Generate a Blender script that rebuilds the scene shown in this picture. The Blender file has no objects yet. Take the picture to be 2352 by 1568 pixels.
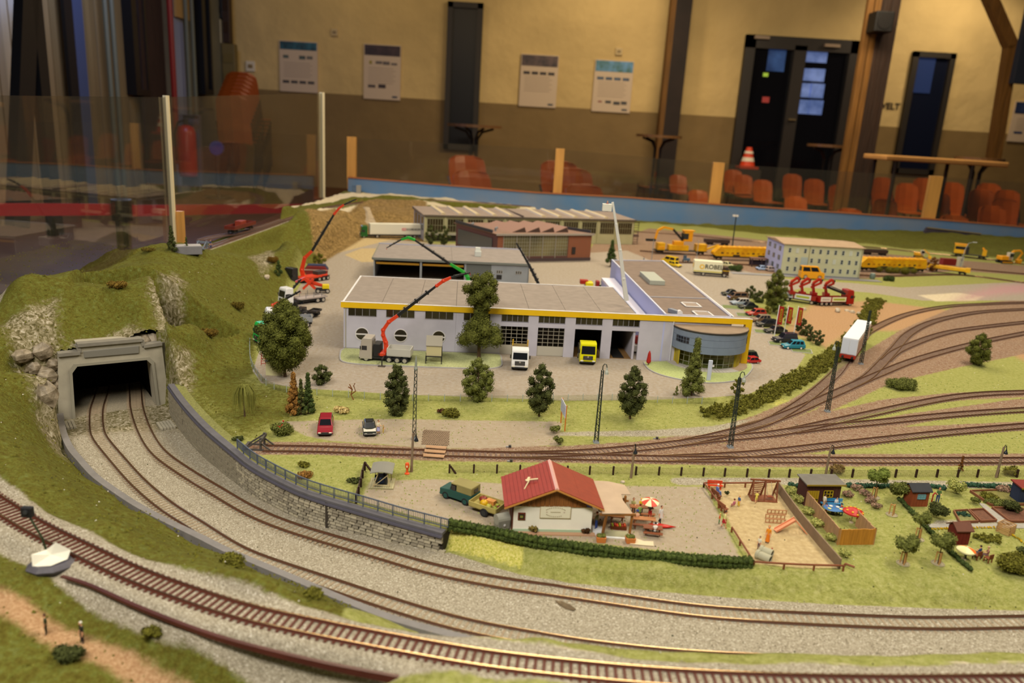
import bpy, math, random
import numpy as np
from mathutils import Vector, Matrix
random.seed(7); rng = np.random.default_rng(7)
S = bpy.context.scene; COL = S.collection
PI = math.pi
# ---------------------------------------------------------------- camera
FP, CX, CY = 1800.0, 1176.0, 784.0
TL, RL, HC = math.radians(15.3), math.radians(3.4), .403
cam = bpy.data.objects.new('camera', bpy.data.cameras.new('camera')); COL.objects.link(cam)
_r0, _u0, _f0 = Vector((1, 0, 0)), Vector((0, math.sin(TL), math.cos(TL))), Vector((0, math.cos(TL), -math.sin(TL)))
_r = _r0*math.cos(RL) + _u0*math.sin(RL); _u = _u0*math.cos(RL) - _r0*math.sin(RL)
cam.matrix_world = Matrix((( _r.x, _u.x, -_f0.x, 0), (_r.y, _u.y, -_f0.y, 0), (_r.z, _u.z, -_f0.z, HC), (0, 0, 0, 1)))
cam.data.sensor_width = 23.5; cam.data.lens = FP/2352*23.5
cam.data.clip_start = .02; cam.data.clip_end = 60
cam.data.dof.use_dof = True; cam.data.dof.focus_distance = 1.1; cam.data.dof.aperture_fstop = 4.0
S.camera = cam
# ---------------------------------------------------------------- light and exposure
S.view_settings.view_transform = 'Standard'; S.view_settings.look = 'None'; S.view_settings.gamma = 1
S.view_settings.use_curve_mapping = False
S.view_settings.exposure = 0.0
W = bpy.data.worlds.new('hall_air'); S.world = W; W.use_nodes = True
W.node_tree.nodes['Background'].inputs[0].default_value = (.50, .42, .34, 1)
W.node_tree.nodes['Background'].inputs[1].default_value = .06
S.cycles.max_bounces = 6; S.cycles.diffuse_bounces = 3; S.cycles.glossy_bounces = 3
S.cycles.transmission_bounces = 6; S.cycles.transparent_max_bounces = 12; S.cycles.caustics_reflective = False; S.cycles.caustics_refractive = False
def light(name, kind, loc, target, power, color, size=.5, size_y=None, spot=None, blend=.6):
    d = bpy.data.lights.new(name, kind); d.energy = power; d.color = color
    if kind == 'AREA':
        d.size = size
        if size_y: d.shape = 'RECTANGLE'; d.size_y = size_y
    else: d.shadow_soft_size = size
    if spot: d.spot_size = math.radians(spot); d.spot_blend = blend
    o = bpy.data.objects.new(name, d); COL.objects.link(o); o.location = loc
    o.rotation_euler = (Vector(target) - Vector(loc)).to_track_quat('-Z', 'Y').to_euler()
    return o
WARM, WHITE, BLUE = (1, .80, .52), (1, .93, .80), (.34, .50, 1)
light('layout_lamp_a', 'AREA', (-.45, -.35, 1.55), (.1, 1.1, 0), 44, WHITE, 1.4, .3)
light('layout_lamp_b', 'AREA', (1.2, 1.3, 1.9), (.5, 1.5, 0), 40, (1, .88, .66), 1.6, .25)
light('layout_lamp_c', 'AREA', (.2, 2.9, 1.9), (.3, 2.7, 0), 48, (1, .85, .6), 2.2, .3)
light('left_window_daylight', 'AREA', (-3.6, 6.5, 1.6), (0, 3, -.3), 95, BLUE, 3.0, 1.2)
light('wall_lamp_a', 'SPOT', (1.0, 9.6, 2.7), (.9, 11, .6), 55, WARM, .15, spot=120)
light('wall_lamp_b', 'SPOT', (5.4, 9.7, 2.6), (5.4, 11, .9), 95, WARM, .15, spot=120)
light('wall_lamp_c', 'SPOT', (-2.2, 9.4, 2.7), (-2.2, 11, .6), 22, (1, .78, .40), .2, spot=125)
light('hall_lamp', 'AREA', (2.4, 7.2, 2.6), (2.6, 8.2, -.6), 150, WARM, 3.2, .6)
light('left_warm_fill', 'AREA', (-1.2, 5.2, 2.5), (-3.2, 6.8, -.4), 34, (1, .70, .36), 1.6, .5)  # warm fill added to brighten the left wall and floor
light('left_blue_fill', 'AREA', (-2.9, 6.4, 2.3), (-3.9, 7.0, 1.2), 34, BLUE, 1.2, .5)  # blue fill added to tint the upper boards, no opening is there
# ---------------------------------------------------------------- pixel of the photograph -> place in the hall
def ray(px, py):
    x = (px-CX)/FP; y = -(py-CY)/FP
    c, s = math.cos(RL), math.sin(RL); a = c*x - s*y; b = s*x + c*y
    ct, st = math.cos(TL), math.sin(TL)
    return Vector((a, ct + b*st, -st + b*ct))
CAMP = Vector((0, 0, HC))
def G(px, py, z=0.):
    d = ray(px, py); return CAMP + d*((z-HC)/d.z)
def PY(px, py, Y):
    d = ray(px, py); return CAMP + d*(Y/d.y)
def PX(px, py, X):
    d = ray(px, py); return CAMP + d*(X/d.x)
def proj(p):
    z = p[2]-HC; ct, st = math.cos(TL), math.sin(TL)
    f = p[1]*ct - z*st; b = (p[1]*st + z*ct)/f; a = p[0]/f
    c, s = math.cos(RL), math.sin(RL)
    return CX + FP*(c*a + s*b), CY - FP*(-s*a + c*b)
def top(p, py):
    lo, hi = -1., 3.
    for _ in range(40):
        m = (lo+hi)/2
        if proj((p[0], p[1], m))[1] > py: lo = m
        else: hi = m
    return lo
# ---------------------------------------------------------------- materials
def lin(h):
    h = h.lstrip('#'); v = [int(h[i:i+2], 16)/255 for i in (0, 2, 4)]
    return tuple((c/12.92 if c <= .04045 else ((c+.055)/1.055)**2.4) for c in v)
MATS = {}
def mat(h, rough=.6, var=.0, scale=300., bump=0., metal=0., key=None, spec=.4, alpha=None, h2=None, emit=0., stretch=None):
    k = key or (h, rough, var, scale, bump, metal, spec, alpha, h2, emit, stretch)
    if k in MATS: return MATS[k]
    m = bpy.data.materials.new('paint'); m.use_nodes = True; N = m.node_tree.nodes; L = m.node_tree.links
    b = N['Principled BSDF']; c = lin(h)
    b.inputs['Base Color'].default_value = (*c, 1); b.inputs['Roughness'].default_value = rough
    b.inputs['Metallic'].default_value = metal; b.inputs['Specular IOR Level'].default_value = spec
    if alpha is not None: b.inputs['Alpha'].default_value = alpha
    if emit: b.inputs['Emission Color'].default_value = (*c, 1); b.inputs['Emission Strength'].default_value = emit
    if var or bump:
        tc = N.new('ShaderNodeTexCoord'); nz = N.new('ShaderNodeTexNoise'); nz.inputs['Scale'].default_value = scale; nz.inputs['Detail'].default_value = 4
        if stretch:
            mp = N.new('ShaderNodeMapping'); mp.inputs['Scale'].default_value = stretch
            L.new(tc.outputs['Object'], mp.inputs[0]); L.new(mp.outputs[0], nz.inputs['Vector'])
        else: L.new(tc.outputs['Object'], nz.inputs['Vector'])
        if var:
            rp = N.new('ShaderNodeValToRGB'); rp.color_ramp.elements[0].position = .3; rp.color_ramp.elements[1].position = .7
            lo = tuple(x*(1-var) for x in c) if not h2 else lin(h2); hi = tuple(min(1, x*(1+var*.6)) for x in c)
            rp.color_ramp.elements[0].color = (*lo, 1); rp.color_ramp.elements[1].color = (*hi, 1)
            L.new(nz.outputs['Fac'], rp.inputs[0]); L.new(rp.outputs[0], b.inputs['Base Color'])
        if bump:
            bp = N.new('ShaderNodeBump'); bp.inputs['Strength'].default_value = bump; bp.inputs['Distance'].default_value = .5/scale
            L.new(nz.outputs['Fac'], bp.inputs['Height']); L.new(bp.outputs[0], b.inputs['Normal'])
    MATS[k] = m; return m
def glassmat(h='#ffffff', rough=.02, amount=.12, key='pane'):
    if key in MATS: return MATS[key]
    m = bpy.data.materials.new('clear_pane'); m.use_nodes = True; N = m.node_tree.nodes; L = m.node_tree.links
    for n in list(N):
        if n.type != 'OUTPUT_MATERIAL': N.remove(n)
    out = [n for n in N if n.type == 'OUTPUT_MATERIAL'][0]
    t = N.new('ShaderNodeBsdfTransparent'); t.inputs[0].default_value = (*lin(h), 1)
    g = N.new('ShaderNodeBsdfGlossy'); g.inputs['Roughness'].default_value = rough
    fr = N.new('ShaderNodeFresnel'); fr.inputs[0].default_value = 1.49
    ml = N.new('ShaderNodeMath'); ml.operation = 'MULTIPLY_ADD'; ml.inputs[1].default_value = .24; ml.inputs[2].default_value = amount*.04; ml.use_clamp = True
    mx = N.new('ShaderNodeMixShader'); L.new(fr.outputs[0], ml.inputs[0]); L.new(ml.outputs[0], mx.inputs[0])
    L.new(t.outputs[0], mx.inputs[1]); L.new(g.outputs[0], mx.inputs[2])
    if amount > .2:   # dusty film on the acrylic
        d = N.new('ShaderNodeBsdfDiffuse'); d.inputs[0].default_value = (.55, .5, .45, 1)
        m2 = N.new('ShaderNodeMixShader'); m2.inputs[0].default_value = amount*.05
        L.new(mx.outputs[0], m2.inputs[1]); L.new(d.outputs[0], m2.inputs[2]); L.new(m2.outputs[0], out.inputs[0])
    else: L.new(mx.outputs[0], out.inputs[0])
    MATS[key] = m; return m
VC = None
def vcmat(rough=.6, key='vc'):
    if key in MATS: return MATS[key]
    m = bpy.data.materials.new('painted'); m.use_nodes = True; N = m.node_tree.nodes; L = m.node_tree.links
    a = N.new('ShaderNodeVertexColor'); a.layer_name = 'Col'; b = N['Principled BSDF']; b.inputs['Roughness'].default_value = rough
    L.new(a.outputs[0], b.inputs['Base Color']); MATS[key] = m; return m
# ---------------------------------------------------------------- mesh builder (units: mm when s = .001)
class MB:
    def __init__(s, sc=.001): s.v = []; s.f = []; s.sc = sc; s.M = None
    def add(s, vs, fs):
        b = len(s.v)
        for p in vs:
            s.v.append(tuple(s.M @ Vector(p)) if s.M else (p[0], p[1], p[2]))
        s.f += [tuple(b+i for i in q) for q in fs]; return s
    def box(s, c, d, rz=0, tx=1., ty=1., rx=0, ry=0):
        x, y, z = d[0]/2, d[1]/2, d[2]/2
        P = [(-x, -y, -z), (x, -y, -z), (x, y, -z), (-x, y, -z), (-x*tx, -y*ty, z), (x*tx, -y*ty, z), (x*tx, y*ty, z), (-x*tx, y*ty, z)]
        if rz or rx or ry:
            m = Matrix.Rotation(rz, 3, 'Z') @ Matrix.Rotation(ry, 3, 'Y') @ Matrix.Rotation(rx, 3, 'X'); P = [m @ Vector(p) for p in P]
        return s.add([(p[0]+c[0], p[1]+c[1], p[2]+c[2]) for p in P], [(0, 3, 2, 1), (4, 5, 6, 7), (0, 1, 5, 4), (1, 2, 6, 5), (2, 3, 7, 6), (3, 0, 4, 7)])
    def bx(s, x0, x1, y0, y1, z0, z1): return s.box(((x0+x1)/2, (y0+y1)/2, (z0+z1)/2), (x1-x0, y1-y0, z1-z0))
    def rings(s, R, cap=True, closed=True):
        n = len(R[0]); vs = [p for r in R for p in r]; fs = []
        for i in range(len(R)-1):
            for j in range(n if closed else n-1):
                k = (j+1) % n; fs.append((i*n+j, i*n+k, (i+1)*n+k, (i+1)*n+j))
        if cap: fs.append(tuple(range(n-1, -1, -1))); fs.append(tuple((len(R)-1)*n+j for j in range(n)))
        return s.add(vs, fs)
    def tube(s, P, r, n=6, cap=True):
        P = [Vector(p) for p in P]; R = []
        rr = r if isinstance(r, (list, tuple)) else [r]*len(P)
        for i, p in enumerate(P):
            t = (P[min(i+1, len(P)-1)] - P[max(i-1, 0)]).normalized()
            u = t.cross(Vector((0, 0, 1)));
            if u.length < .05: u = t.cross(Vector((0, 1, 0)))
            u.normalize(); w = u.cross(t)
            R.append([p + (u*math.cos(a) + w*math.sin(a))*rr[i] for a in [2*PI*k/n for k in range(n)]])
        return s.rings(R, cap)
    def cyl(s, p0, p1, r0, r1=None, n=10): return s.tube([p0, p1], [r0, r0 if r1 is None else r1], n)
    def bar(s, p0, p1, w, h=None):   # square bar between points
        h = h or w; p0, p1 = Vector(p0), Vector(p1); t = (p1-p0).normalized(); u = t.cross(Vector((0, 0, 1)))
        if u.length < .05: u = Vector((1, 0, 0))
        u.normalize(); k = u.cross(t)
        w2 = w if isinstance(w, (tuple, list)) else (w, w); h2 = h if isinstance(h, (tuple, list)) else (h, h)
        R = [[p + u*a*ww/2 + k*b*hh/2 for a, b in ((-1, -1), (1, -1), (1, 1), (-1, 1))] for p, ww, hh in ((p0, w2[0], h2[0]), (p1, w2[1], h2[1]))]
        return s.rings(R)
    def prism(s, P, z0, z1):
        n = len(P); return s.add([(p[0], p[1], z0) for p in P] + [(p[0], p[1], z1) for p in P],
            [tuple(range(n-1, -1, -1)), tuple(range(n, 2*n))] + [(i, (i+1) % n, n+(i+1) % n, n+i) for i in range(n)])
    def side(s, P, y0, y1, inset=0.):   # x-z profile extruded along y
        n = len(P); return s.add([(p[0], y0, p[1]) for p in P] + [(p[0], y1, p[1]) for p in P],
            [tuple(range(n)), tuple(range(2*n-1, n-1, -1))] + [(i, n+i, n+(i+1) % n, (i+1) % n) for i in range(n)])
    def lathe(s, c, prof, n=12):   # prof: (r, z)
        R = [[(c[0]+r*math.cos(2*PI*k/n), c[1]+r*math.sin(2*PI*k/n), c[2]+z) for k in range(n)] for r, z in prof]
        return s.rings(R)
    def ball(s, c, r, n=8, m=5, jit=0.):
        r = r if isinstance(r, (tuple, list)) else (r, r, r); R = []
        for i in range(1, m):
            a = PI*i/m; R.append([(c[0]+r[0]*math.sin(a)*math.cos(2*PI*k/n)*(1+random.uniform(-jit, jit)), c[1]+r[1]*math.sin(a)*math.sin(2*PI*k/n)*(1+random.uniform(-jit, jit)), c[2]-r[2]*math.cos(a)*(1+random.uniform(-jit, jit))) for k in range(n)])
        return s.rings(R)
    def sweep(s, P, prof, closed=False):   # prof: (side, up) polygon carried along a ground path, side is to the left
        P = [Vector(p) for p in P]; n = len(P); R = []
        for i in range(n):
            t = (P[(i+1) % n if closed else min(i+1, n-1)] - P[i-1 if closed else max(i-1, 0)]); t.z = 0; t.normalize(); u = Vector((-t.y, t.x, 0))
            R.append([P[i] + u*a + Vector((0, 0, b)) for a, b in prof])
        if closed: R.append(R[0])
        return s.rings(R, cap=not closed)
    def obj(s, name, m=None, parent=None, smooth=False, bevel=0., loc=None, rz=0, seg=2):
        me = bpy.data.meshes.new(name)
        v = np.array(s.v, dtype=np.float64)*s.sc
        me.from_pydata([tuple(p) for p in v], [], s.f); me.update()
        if m: me.materials.append(m)
        if smooth: me.polygons.foreach_set('use_smooth', [True]*len(me.polygons))
        o = bpy.data.objects.new(name, me); COL.objects.link(o)
        if parent: o.parent = parent
        if loc is not None: o.location = loc
        if rz: o.rotation_euler = (0, 0, rz)
        if bevel:
            b = o.modifiers.new('edge', 'BEVEL'); b.width = bevel*s.sc; b.segments = seg; b.limit_method = 'ANGLE'; b.angle_limit = .7
        return o
def tag(o, label, cat, group=None, kind=None):
    if label: o['label'] = label
    if cat: o['category'] = cat
    if group: o['group'] = group
    if kind: o['kind'] = kind
    return o
def thing(name, label, cat, loc=(0, 0, 0), rz=0., group=None, rx=0., ry=0.):
    o = bpy.data.objects.new(name, None); COL.objects.link(o); o.location = loc; o.rotation_euler = (rx, ry, rz); o.empty_display_size = .01
    return tag(o, label, cat, group)
def struct(o): o['kind'] = 'structure'; return o
def kids(r): return [o for o in COL.objects if o.parent == r]
def dup(r, loc, rz=None, label=None, group=None, sc=None, children=None):
    def cp(o, par):
        c = o.copy(); COL.objects.link(c)
        if par: c.parent = par
        for k in o.children: cp(k, c)
        return c
    c = cp(r, None); c.location = loc
    if rz is not None: c.rotation_euler = (0, 0, rz)
    if sc: c.scale = (sc, sc, sc)
    if label: c['label'] = label
    if group: c['group'] = group
    return c
def copypart(o, loc, rz=0., parent=None, name=None):
    c = o.copy(); c.location = loc; c.rotation_euler = (0, 0, rz)
    if parent: c.parent = parent
    COL.objects.link(c); return c
def label_part(o, l): o['label'] = l; return o
def text(s, size, m, parent, loc, rot, name='lettering', align='CENTER', depth=.0002, bold=False, sx=1.):
    c = bpy.data.curves.new(name, 'FONT'); c.body = s; c.size = size; c.align_x = align; c.align_y = 'CENTER'; c.extrude = depth; c.resolution_u = 3
    if bold: c.offset = size*.02
    t = bpy.data.objects.new(name, c); COL.objects.link(t)
    dg = bpy.context.evaluated_depsgraph_get(); me = bpy.data.meshes.new_from_object(t.evaluated_get(dg)); bpy.data.objects.remove(t)
    me.materials.clear(); me.materials.append(m)
    o = bpy.data.objects.new(name, me); COL.objects.link(o); o.parent = parent; o.location = loc; o.rotation_euler = rot; o.scale = (sx, 1, 1); return o
def smooth_path(P, step, it=2):
    P = [Vector(p) for p in P]; n = len(P); out = []
    for i in range(n-1):
        a, b, c, d = P[max(i-1, 0)], P[i], P[i+1], P[min(i+2, n-1)]
        for k in range(24):
            t = k/24; out.append(.5*((2*b) + (c-a)*t + (2*a-5*b+4*c-d)*t*t + (3*b-a-3*c+d)*t**3))
    out.append(P[-1]); Q = np.array(out); L = np.concatenate([[0], np.cumsum(np.linalg.norm(np.diff(Q, axis=0), axis=1))])
    m = max(2, int(round(L[-1]/step))+1); u = np.linspace(0, L[-1], m); R = np.stack([np.interp(u, L, Q[:, k]) for k in range(3)], 1)
    for _ in range(it): R[1:-1] = (R[:-2] + 2*R[1:-1] + R[2:])/4
    return [Vector(p) for p in R]
def offset_path(P, d):
    out = []
    for i, p in enumerate(P):
        t = P[min(i+1, len(P)-1)] - P[max(i-1, 0)]; t.z = 0; t.normalize(); out.append(p + Vector((-t.y, t.x, 0))*d)
    return out
# ================================================================ terrain of the layout
# the line through the cutting climbs from the tunnel to the right
def zl(x): return float(np.interp(x, [-.65, -.45, -.32, -.19, -.07, .05, .6], [-.049, -.046, -.037, -.031, -.021, -.014, -.010]))
def gl(a, b, dz=0.):
    z = -.035
    for _ in range(8): z = zl(G(a, b, z).x) + dz
    return G(a, b, z)
def pxl(L, dz=0.): return [gl(a, b, dz) for a, b in L]
LB = -.049
FB, FR = .032, .035              # the same for the front track
def px(L, z): return [G(a, b, z) for a, b in L]
# rails of the cutting, pixel by pixel
A1 = pxl([(325,903),(327,928),(343,976),(377,1030),(440,1076),(509,1117),(589,1163),(689,1203),(900,1264),(1000,1293),(1153,1323),(1306,1345),(1434,1364),(1600,1387),(1763,1399),(1966,1409),(2135,1414),(2352,1411)], .003)
B2 = pxl([(245,905),(236,935),(237,976),(245,1000),(291,1054),(337,1103),(398,1153),(459,1191),(559,1253),(651,1288),(765,1325),(900,1369),(1000,1399),(1100,1424),(1220,1446),(1340,1466),(1560,1490),(1800,1502),(2060,1511),(2340,1503)], .003)
C1 = px([(-60,1092),(0,1134),(99,1195),(210,1249),(325,1302),(421,1337),(574,1386),(765,1427),(900,1453),(1100,1488),(1220,1503),(1340,1516),(1540,1533),(1800,1545),(2060,1549),(2352,1546)], FR)
def ext(P, n0, n1):   # lengthen a path at both ends
    P = list(P)
    if n0: P.insert(0, P[0] + (P[0]-P[1]).normalized()*n0)
    if n1: P.append(P[-1] + (P[-1]-P[-2]).normalized()*n1)
    return P
GA = .00865
pA = offset_path(smooth_path(ext(A1, .16, .25), .004, 30), -GA)
pB = offset_path(smooth_path(ext(B2, .16, .25), .004, 30), -GA)
pC = offset_path(smooth_path(ext(C1, .12, .3), .004, 30), -GA)
wall_top = px([(393,884),(425,928),(476,983),(540,1037),(588,1074),(683,1123),(754,1148),(846,1175),(922,1197),(1028,1226)], 0)
pW = smooth_path(wall_top, .004, 12)
cop = pxl([(138,949),(146,993),(163,1030),(180,1050),(214,1088),(249,1115),(306,1153),(367,1187),(459,1231),(520,1262),(574,1284),(712,1342),(765,1365),(842,1396),(900,1418),(1000,1446),(1100,1472)], .013)
pK = smooth_path(cop, .004, 12)
slope_low = pxl([(1025,1262),(1153,1303),(1199,1316),(1306,1334),(1600,1362),(1729,1372),(1898,1383),(2135,1392),(2352,1398),(2600,1400)])
slope_up = px([(1028,1226),(1100,1243),(1300,1276),(1560,1303),(1720,1312),(1940,1318),(2150,1338),(2352,1350),(2600,1352)], 0)
crest = px([(-40,1110),(0,1118),(57,1140),(115,1158),(245,1195),(344,1243),(459,1302),(612,1352),(765,1388),(900,1417),(1100,1462),(1220,1482),(1340,1495),(1560,1507),(1800,1519),(2060,1522),(2352,1519)], FB)
inB1 = offset_path(pB, -.0175)
# distance helpers on arrays
def segd(X, Y, P, closed=False):
    D = np.full(X.shape, 1e9); nx = np.zeros(X.shape); ny = np.zeros(X.shape); n = len(P)
    for i in range(n if closed else n-1):
        ax, ay = P[i][0], P[i][1]; bx_, by_ = P[(i+1) % n][0], P[(i+1) % n][1]; dx, dy = bx_-ax, by_-ay
        t = np.clip(((X-ax)*dx + (Y-ay)*dy)/(dx*dx+dy*dy+1e-18), 0, 1); qx, qy = ax+t*dx, ay+t*dy
        d = (X-qx)**2 + (Y-qy)**2; m = d < D; D[m] = d[m]; nx[m] = qx[m]; ny[m] = qy[m]
    return np.sqrt(D), nx, ny
def inside(X, Y, P):
    r = np.zeros(X.shape, bool); n = len(P)
    for i in range(n):
        x1, y1, x2, y2 = P[i][0], P[i][1], P[i-1][0], P[i-1][1]
        if y1 == y2: continue
        r ^= ((y1 > Y) != (y2 > Y)) & (X < (x2-x1)*(Y-y1)/(y2-y1) + x1)
    return r
def sdf(X, Y, P): d = segd(X, Y, P, True)[0]; return np.where(inside(X, Y, P), d, -d)
def every(P, k): return P[::k] + [P[-1]]
# outline of the layout board
OUT = [Vector((-1.15, .36, 0)), Vector((1.9, .36, 0)), Vector((2.9, 1.2, 0)), Vector((3.05, 3.83, 0))] + \
      [PY(px_, py_, 3.80) for px_, py_ in ((2352, 555), (800, 436))] + px([(745,446),(700,455),(668,462),(640,500),(560,525),(430,560)], .085) + [Vector((-.83, 1.60, 0)), G(153,640,.085), G(102,662,.085), G(0,698,.085), Vector((-1.0, 1.0, 0)), Vector((-1.15, .8, 0))]
# control points (pixel, pixel, height)
CT = [(340,582,.118),(265,590,.112),(418,584,.112),(200,650,.105),(250,690,.100),(330,650,.108),(120,690,.092),(160,740,.080),(60,740,.082),(30,690,.084),
 (310,752,.082),(230,762,.078),(160,790,.066),(385,752,.076),(420,690,.085),(470,640,.085),(520,590,.092),(470,575,.094),(430,800,.040),(470,740,.050),(520,700,.045),(560,650,.050),
 (600,600,.055),(640,575,.055),(560,800,.006),(500,830,.008),(440,860,.008),(520,860,0),(575,830,0),(600,740,0),(640,680,0),(690,610,0),(760,570,0),(830,540,0),(900,528,0),(985,530,0),
 (560,590,.082),(650,553,.080),(740,520,.066),(760,498,.068),(810,492,.058),(860,470,.060),(960,470,.058),(1000,462,.056),(880,500,.03),(820,505,.035),
 (430,562,.085),(560,530,.083),(640,506,.080),(660,480,.072),(740,455,.064),(860,445,.06),(1000,450,.055),(1180,462,.05),
 (0,700,.085),(40,690,.085),(100,664,.085),(0,760,.075),(40,800,.060),(20,860,.050),(80,860,.045),(110,920,.02),(0,930,.045),(60,960,.022),(0,1010,.045),(90,1040,.02),(130,1085,.012),(60,1090,.034),(180,1130,.006),(250,1170,-.004),(330,1210,-.008),(420,1250,-.012),(560,1310,-.012),(700,1362,-.012),(820,1400,-.014),
 (1000,1465,.0),(100,1420,.012),(0,1330,.026),(0,1440,.012),(0,1560,.004),(200,1400,.012),(300,1470,.006),(400,1520,.004),(200,1560,.002),(600,1560,.004),(800,1566,.006),(80,1260,.030),
 (1300,455,.030),(1500,468,.030),(1700,490,.030),(1900,510,.03),(2100,533,.03),(2300,552,.03),(1260,475,.02),(1300,490,.004),(1500,505,.004),(1700,522,.004),(1900,545,.004),(2100,570,.004),(2300,590,.004),
 (1100,478,.03),(1040,474,.035)]
PTS = [tuple(G(a, b, z)[:2]) + (z,) for a, b, z in CT]
PTS += [(p[0], p[1], p[2]) for p in every(slope_low, 1)] + [(p[0], p[1], 0) for p in every(slope_up, 1)]
PTS += [(p[0], p[1], FB) for p in crest[::2]] + [(p[0], p[1], FB) for p in every(offset_path(pC, -.026), 40)]
PTS += [(p[0], p[1], p[2]-.002) for p in every(offset_path(pK, -.010), 30)]
PTS += [(p[0], p[1], 0.) for p in every(offset_path(pW, .02), 24)]
for a, b in ((500,960),(640,920),(800,1000),(1000,980),(1300,960),(1600,940),(700,760),(800,650),(1000,820),(1300,860),(1600,870),(1750,780),(1500,600),(1300,640),(1800,680),(2000,650),(2200,640),(2340,620),(1100,560),(2000,900),(2200,860),(2340,760),(2340,1000),(2100,1060),(1300,1150),(1600,1150),(1900,1150),(2200,1200),(2340,1250),(1000,1120),(760,1080),(2000,1260)): PTS.append(tuple(G(a, b)[:2]) + (0.,))
PTS += [(x, y, 0) for x, y in ((2.6,1.4),(2.8,2.5),(2.7,3.4),(1.6,.6),(1.9,1.0))] + [(-1.1,.4,.02),(-1.1,.8,.06),(1.7,.4,.03),(0,.38,.02)]
_p = np.array(PTS); _k = lambda r2: r2*np.log(r2+1e-12)
def _tps(p, lam=2e-4):
    n = len(p); d = (p[:, None, :2]-p[None, :, :2]); K = _k((d**2).sum(2)) + lam*np.eye(n); Q = np.c_[np.ones(n), p[:, :2]]
    A = np.block([[K, Q], [Q.T, np.zeros((3, 3))]]); return np.linalg.solve(A, np.r_[p[:, 2], 0, 0, 0])
_w = _tps(_p)
GS = .0042
gx = np.arange(-1.16, 3.08, GS); gy = np.arange(.35, 3.9, GS)
# coarser in the back where nothing can be told apart
gx = np.concatenate([np.arange(-1.16, 1.2, GS), np.arange(1.2, 3.08, .012)]); gy = np.concatenate([np.arange(.35, 1.6, GS), np.arange(1.6, 3.9, .0075)])
GX, GY = np.meshgrid(gx, gy); NXg, NYg = GX.shape[1], GX.shape[0]
def tps_eval(X, Y):
    x, y = X.ravel(), Y.ravel(); z = _w[-3] + _w[-2]*x + _w[-1]*y
    for i in range(len(_p)): z = z + _w[i]*_k((x-_p[i, 0])**2 + (y-_p[i, 1])**2)
    return z.reshape(X.shape)
GZ = tps_eval(GX, GY)
nzv = np.zeros(GX.shape)
for f, a in ((23, .0035), (61, .0018), (140, .0008)):
    for _ in range(3):
        th = rng.uniform(0, PI); ph = rng.uniform(0, 6); nzv += a*np.sin(f*(GX*math.cos(th)+GY*math.sin(th)) + ph + 1.3*np.sin(f*.6*(GY*math.cos(th)-GX*math.sin(th))))/1.6
sst = lambda a, b, x: (lambda t: t*t*(3-2*t))(np.clip((x-a)/(b-a), 0, 1))
# plateau
PLAT = px([(395,886),(520,868),(575,850),(590,762),(640,690),(700,608),(790,552),(870,522),(985,520),(1300,500),(1600,520),(2000,562),(2340,600)], 0) + [Vector((2.95, 3.3, 0)), Vector((2.85, 1.25, 0)), Vector((1.6, .58, 0))] + slope_up[::-1] + pW[::-8]
dpl = sdf(GX, GY, PLAT); GZ = GZ*(1-sst(-.012, .03, dpl))
hill = (1-sst(-.02, .03, dpl))
# cutting floor
CUT = every(pW, 8) + slope_low + [Vector((1.75, .50, 0)), Vector((1.6, .40, 0))] + [p for p in offset_path(smooth_path(crest, .02, 4), .032)[::-1] if p.x > cop[-1].x] + every(pK, 8)[::-1] + [G(150, 962, LB), G(165, 930, LB), Vector((-.72, 1.3, 0)), Vector((-.50, 1.35, 0)), G(370, 925, LB)]
dcut = sdf(GX, GY, CUT); c = sst(-.0105, -.0050, dcut); ZLOW = np.interp(GX, [-.65, -.45, -.32, -.19, -.07, .05, .6], [-.049, -.046, -.037, -.031, -.021, -.014, -.010]); GZ = GZ*(1-c) + ZLOW*c
# flat bed under the front track, level table top under the upper loop
dC = segd(GX, GY, every(pC, 10))[0]; c = 1-sst(.017, .030, dC); GZ = np.where(dcut > 0, GZ, GZ*(1-c) + FB*c)
LOOP = smooth_path(px([(-60,745),(0,712),(50,690),(100,668)], .085) + [Vector((-.80, 1.45, .085)), Vector((-.79, 1.62, .085))] + px([(432,580)], .085) + px([(520,552),(600,524)], .082) + px([(680,496)], .072) + px([(760,474)], .064) + px([(860,461),(960,458),(1080,463),(1220,474)], .056), .006, 25)
dL, _, _ = segd(GX, GY, every(LOOP, 6)); lz = np.zeros(GX.shape)
zi = np.array([p.z for p in every(LOOP, 6)])
LP = every(LOOP, 6); idx = np.argmin((GX[..., None]-np.array([p.x for p in LP]))**2 + (GY[..., None]-np.array([p.y for p in LP]))**2, axis=2) if False else None
w_ = 1-sst(.018, .04, dL)
best = np.full(GX.shape, 1e9)
for p in LP:
    d = (GX-p.x)**2 + (GY-p.y)**2; m = d < best; best[m] = d[m]; lz[m] = p.z
GZ = GZ*(1-w_) + (lz-.003)*w_
GZ = GZ + nzv*hill*(1-c)*(dcut < -.006)*(1-w_)*sst(.0, .02, -dcut)
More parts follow.
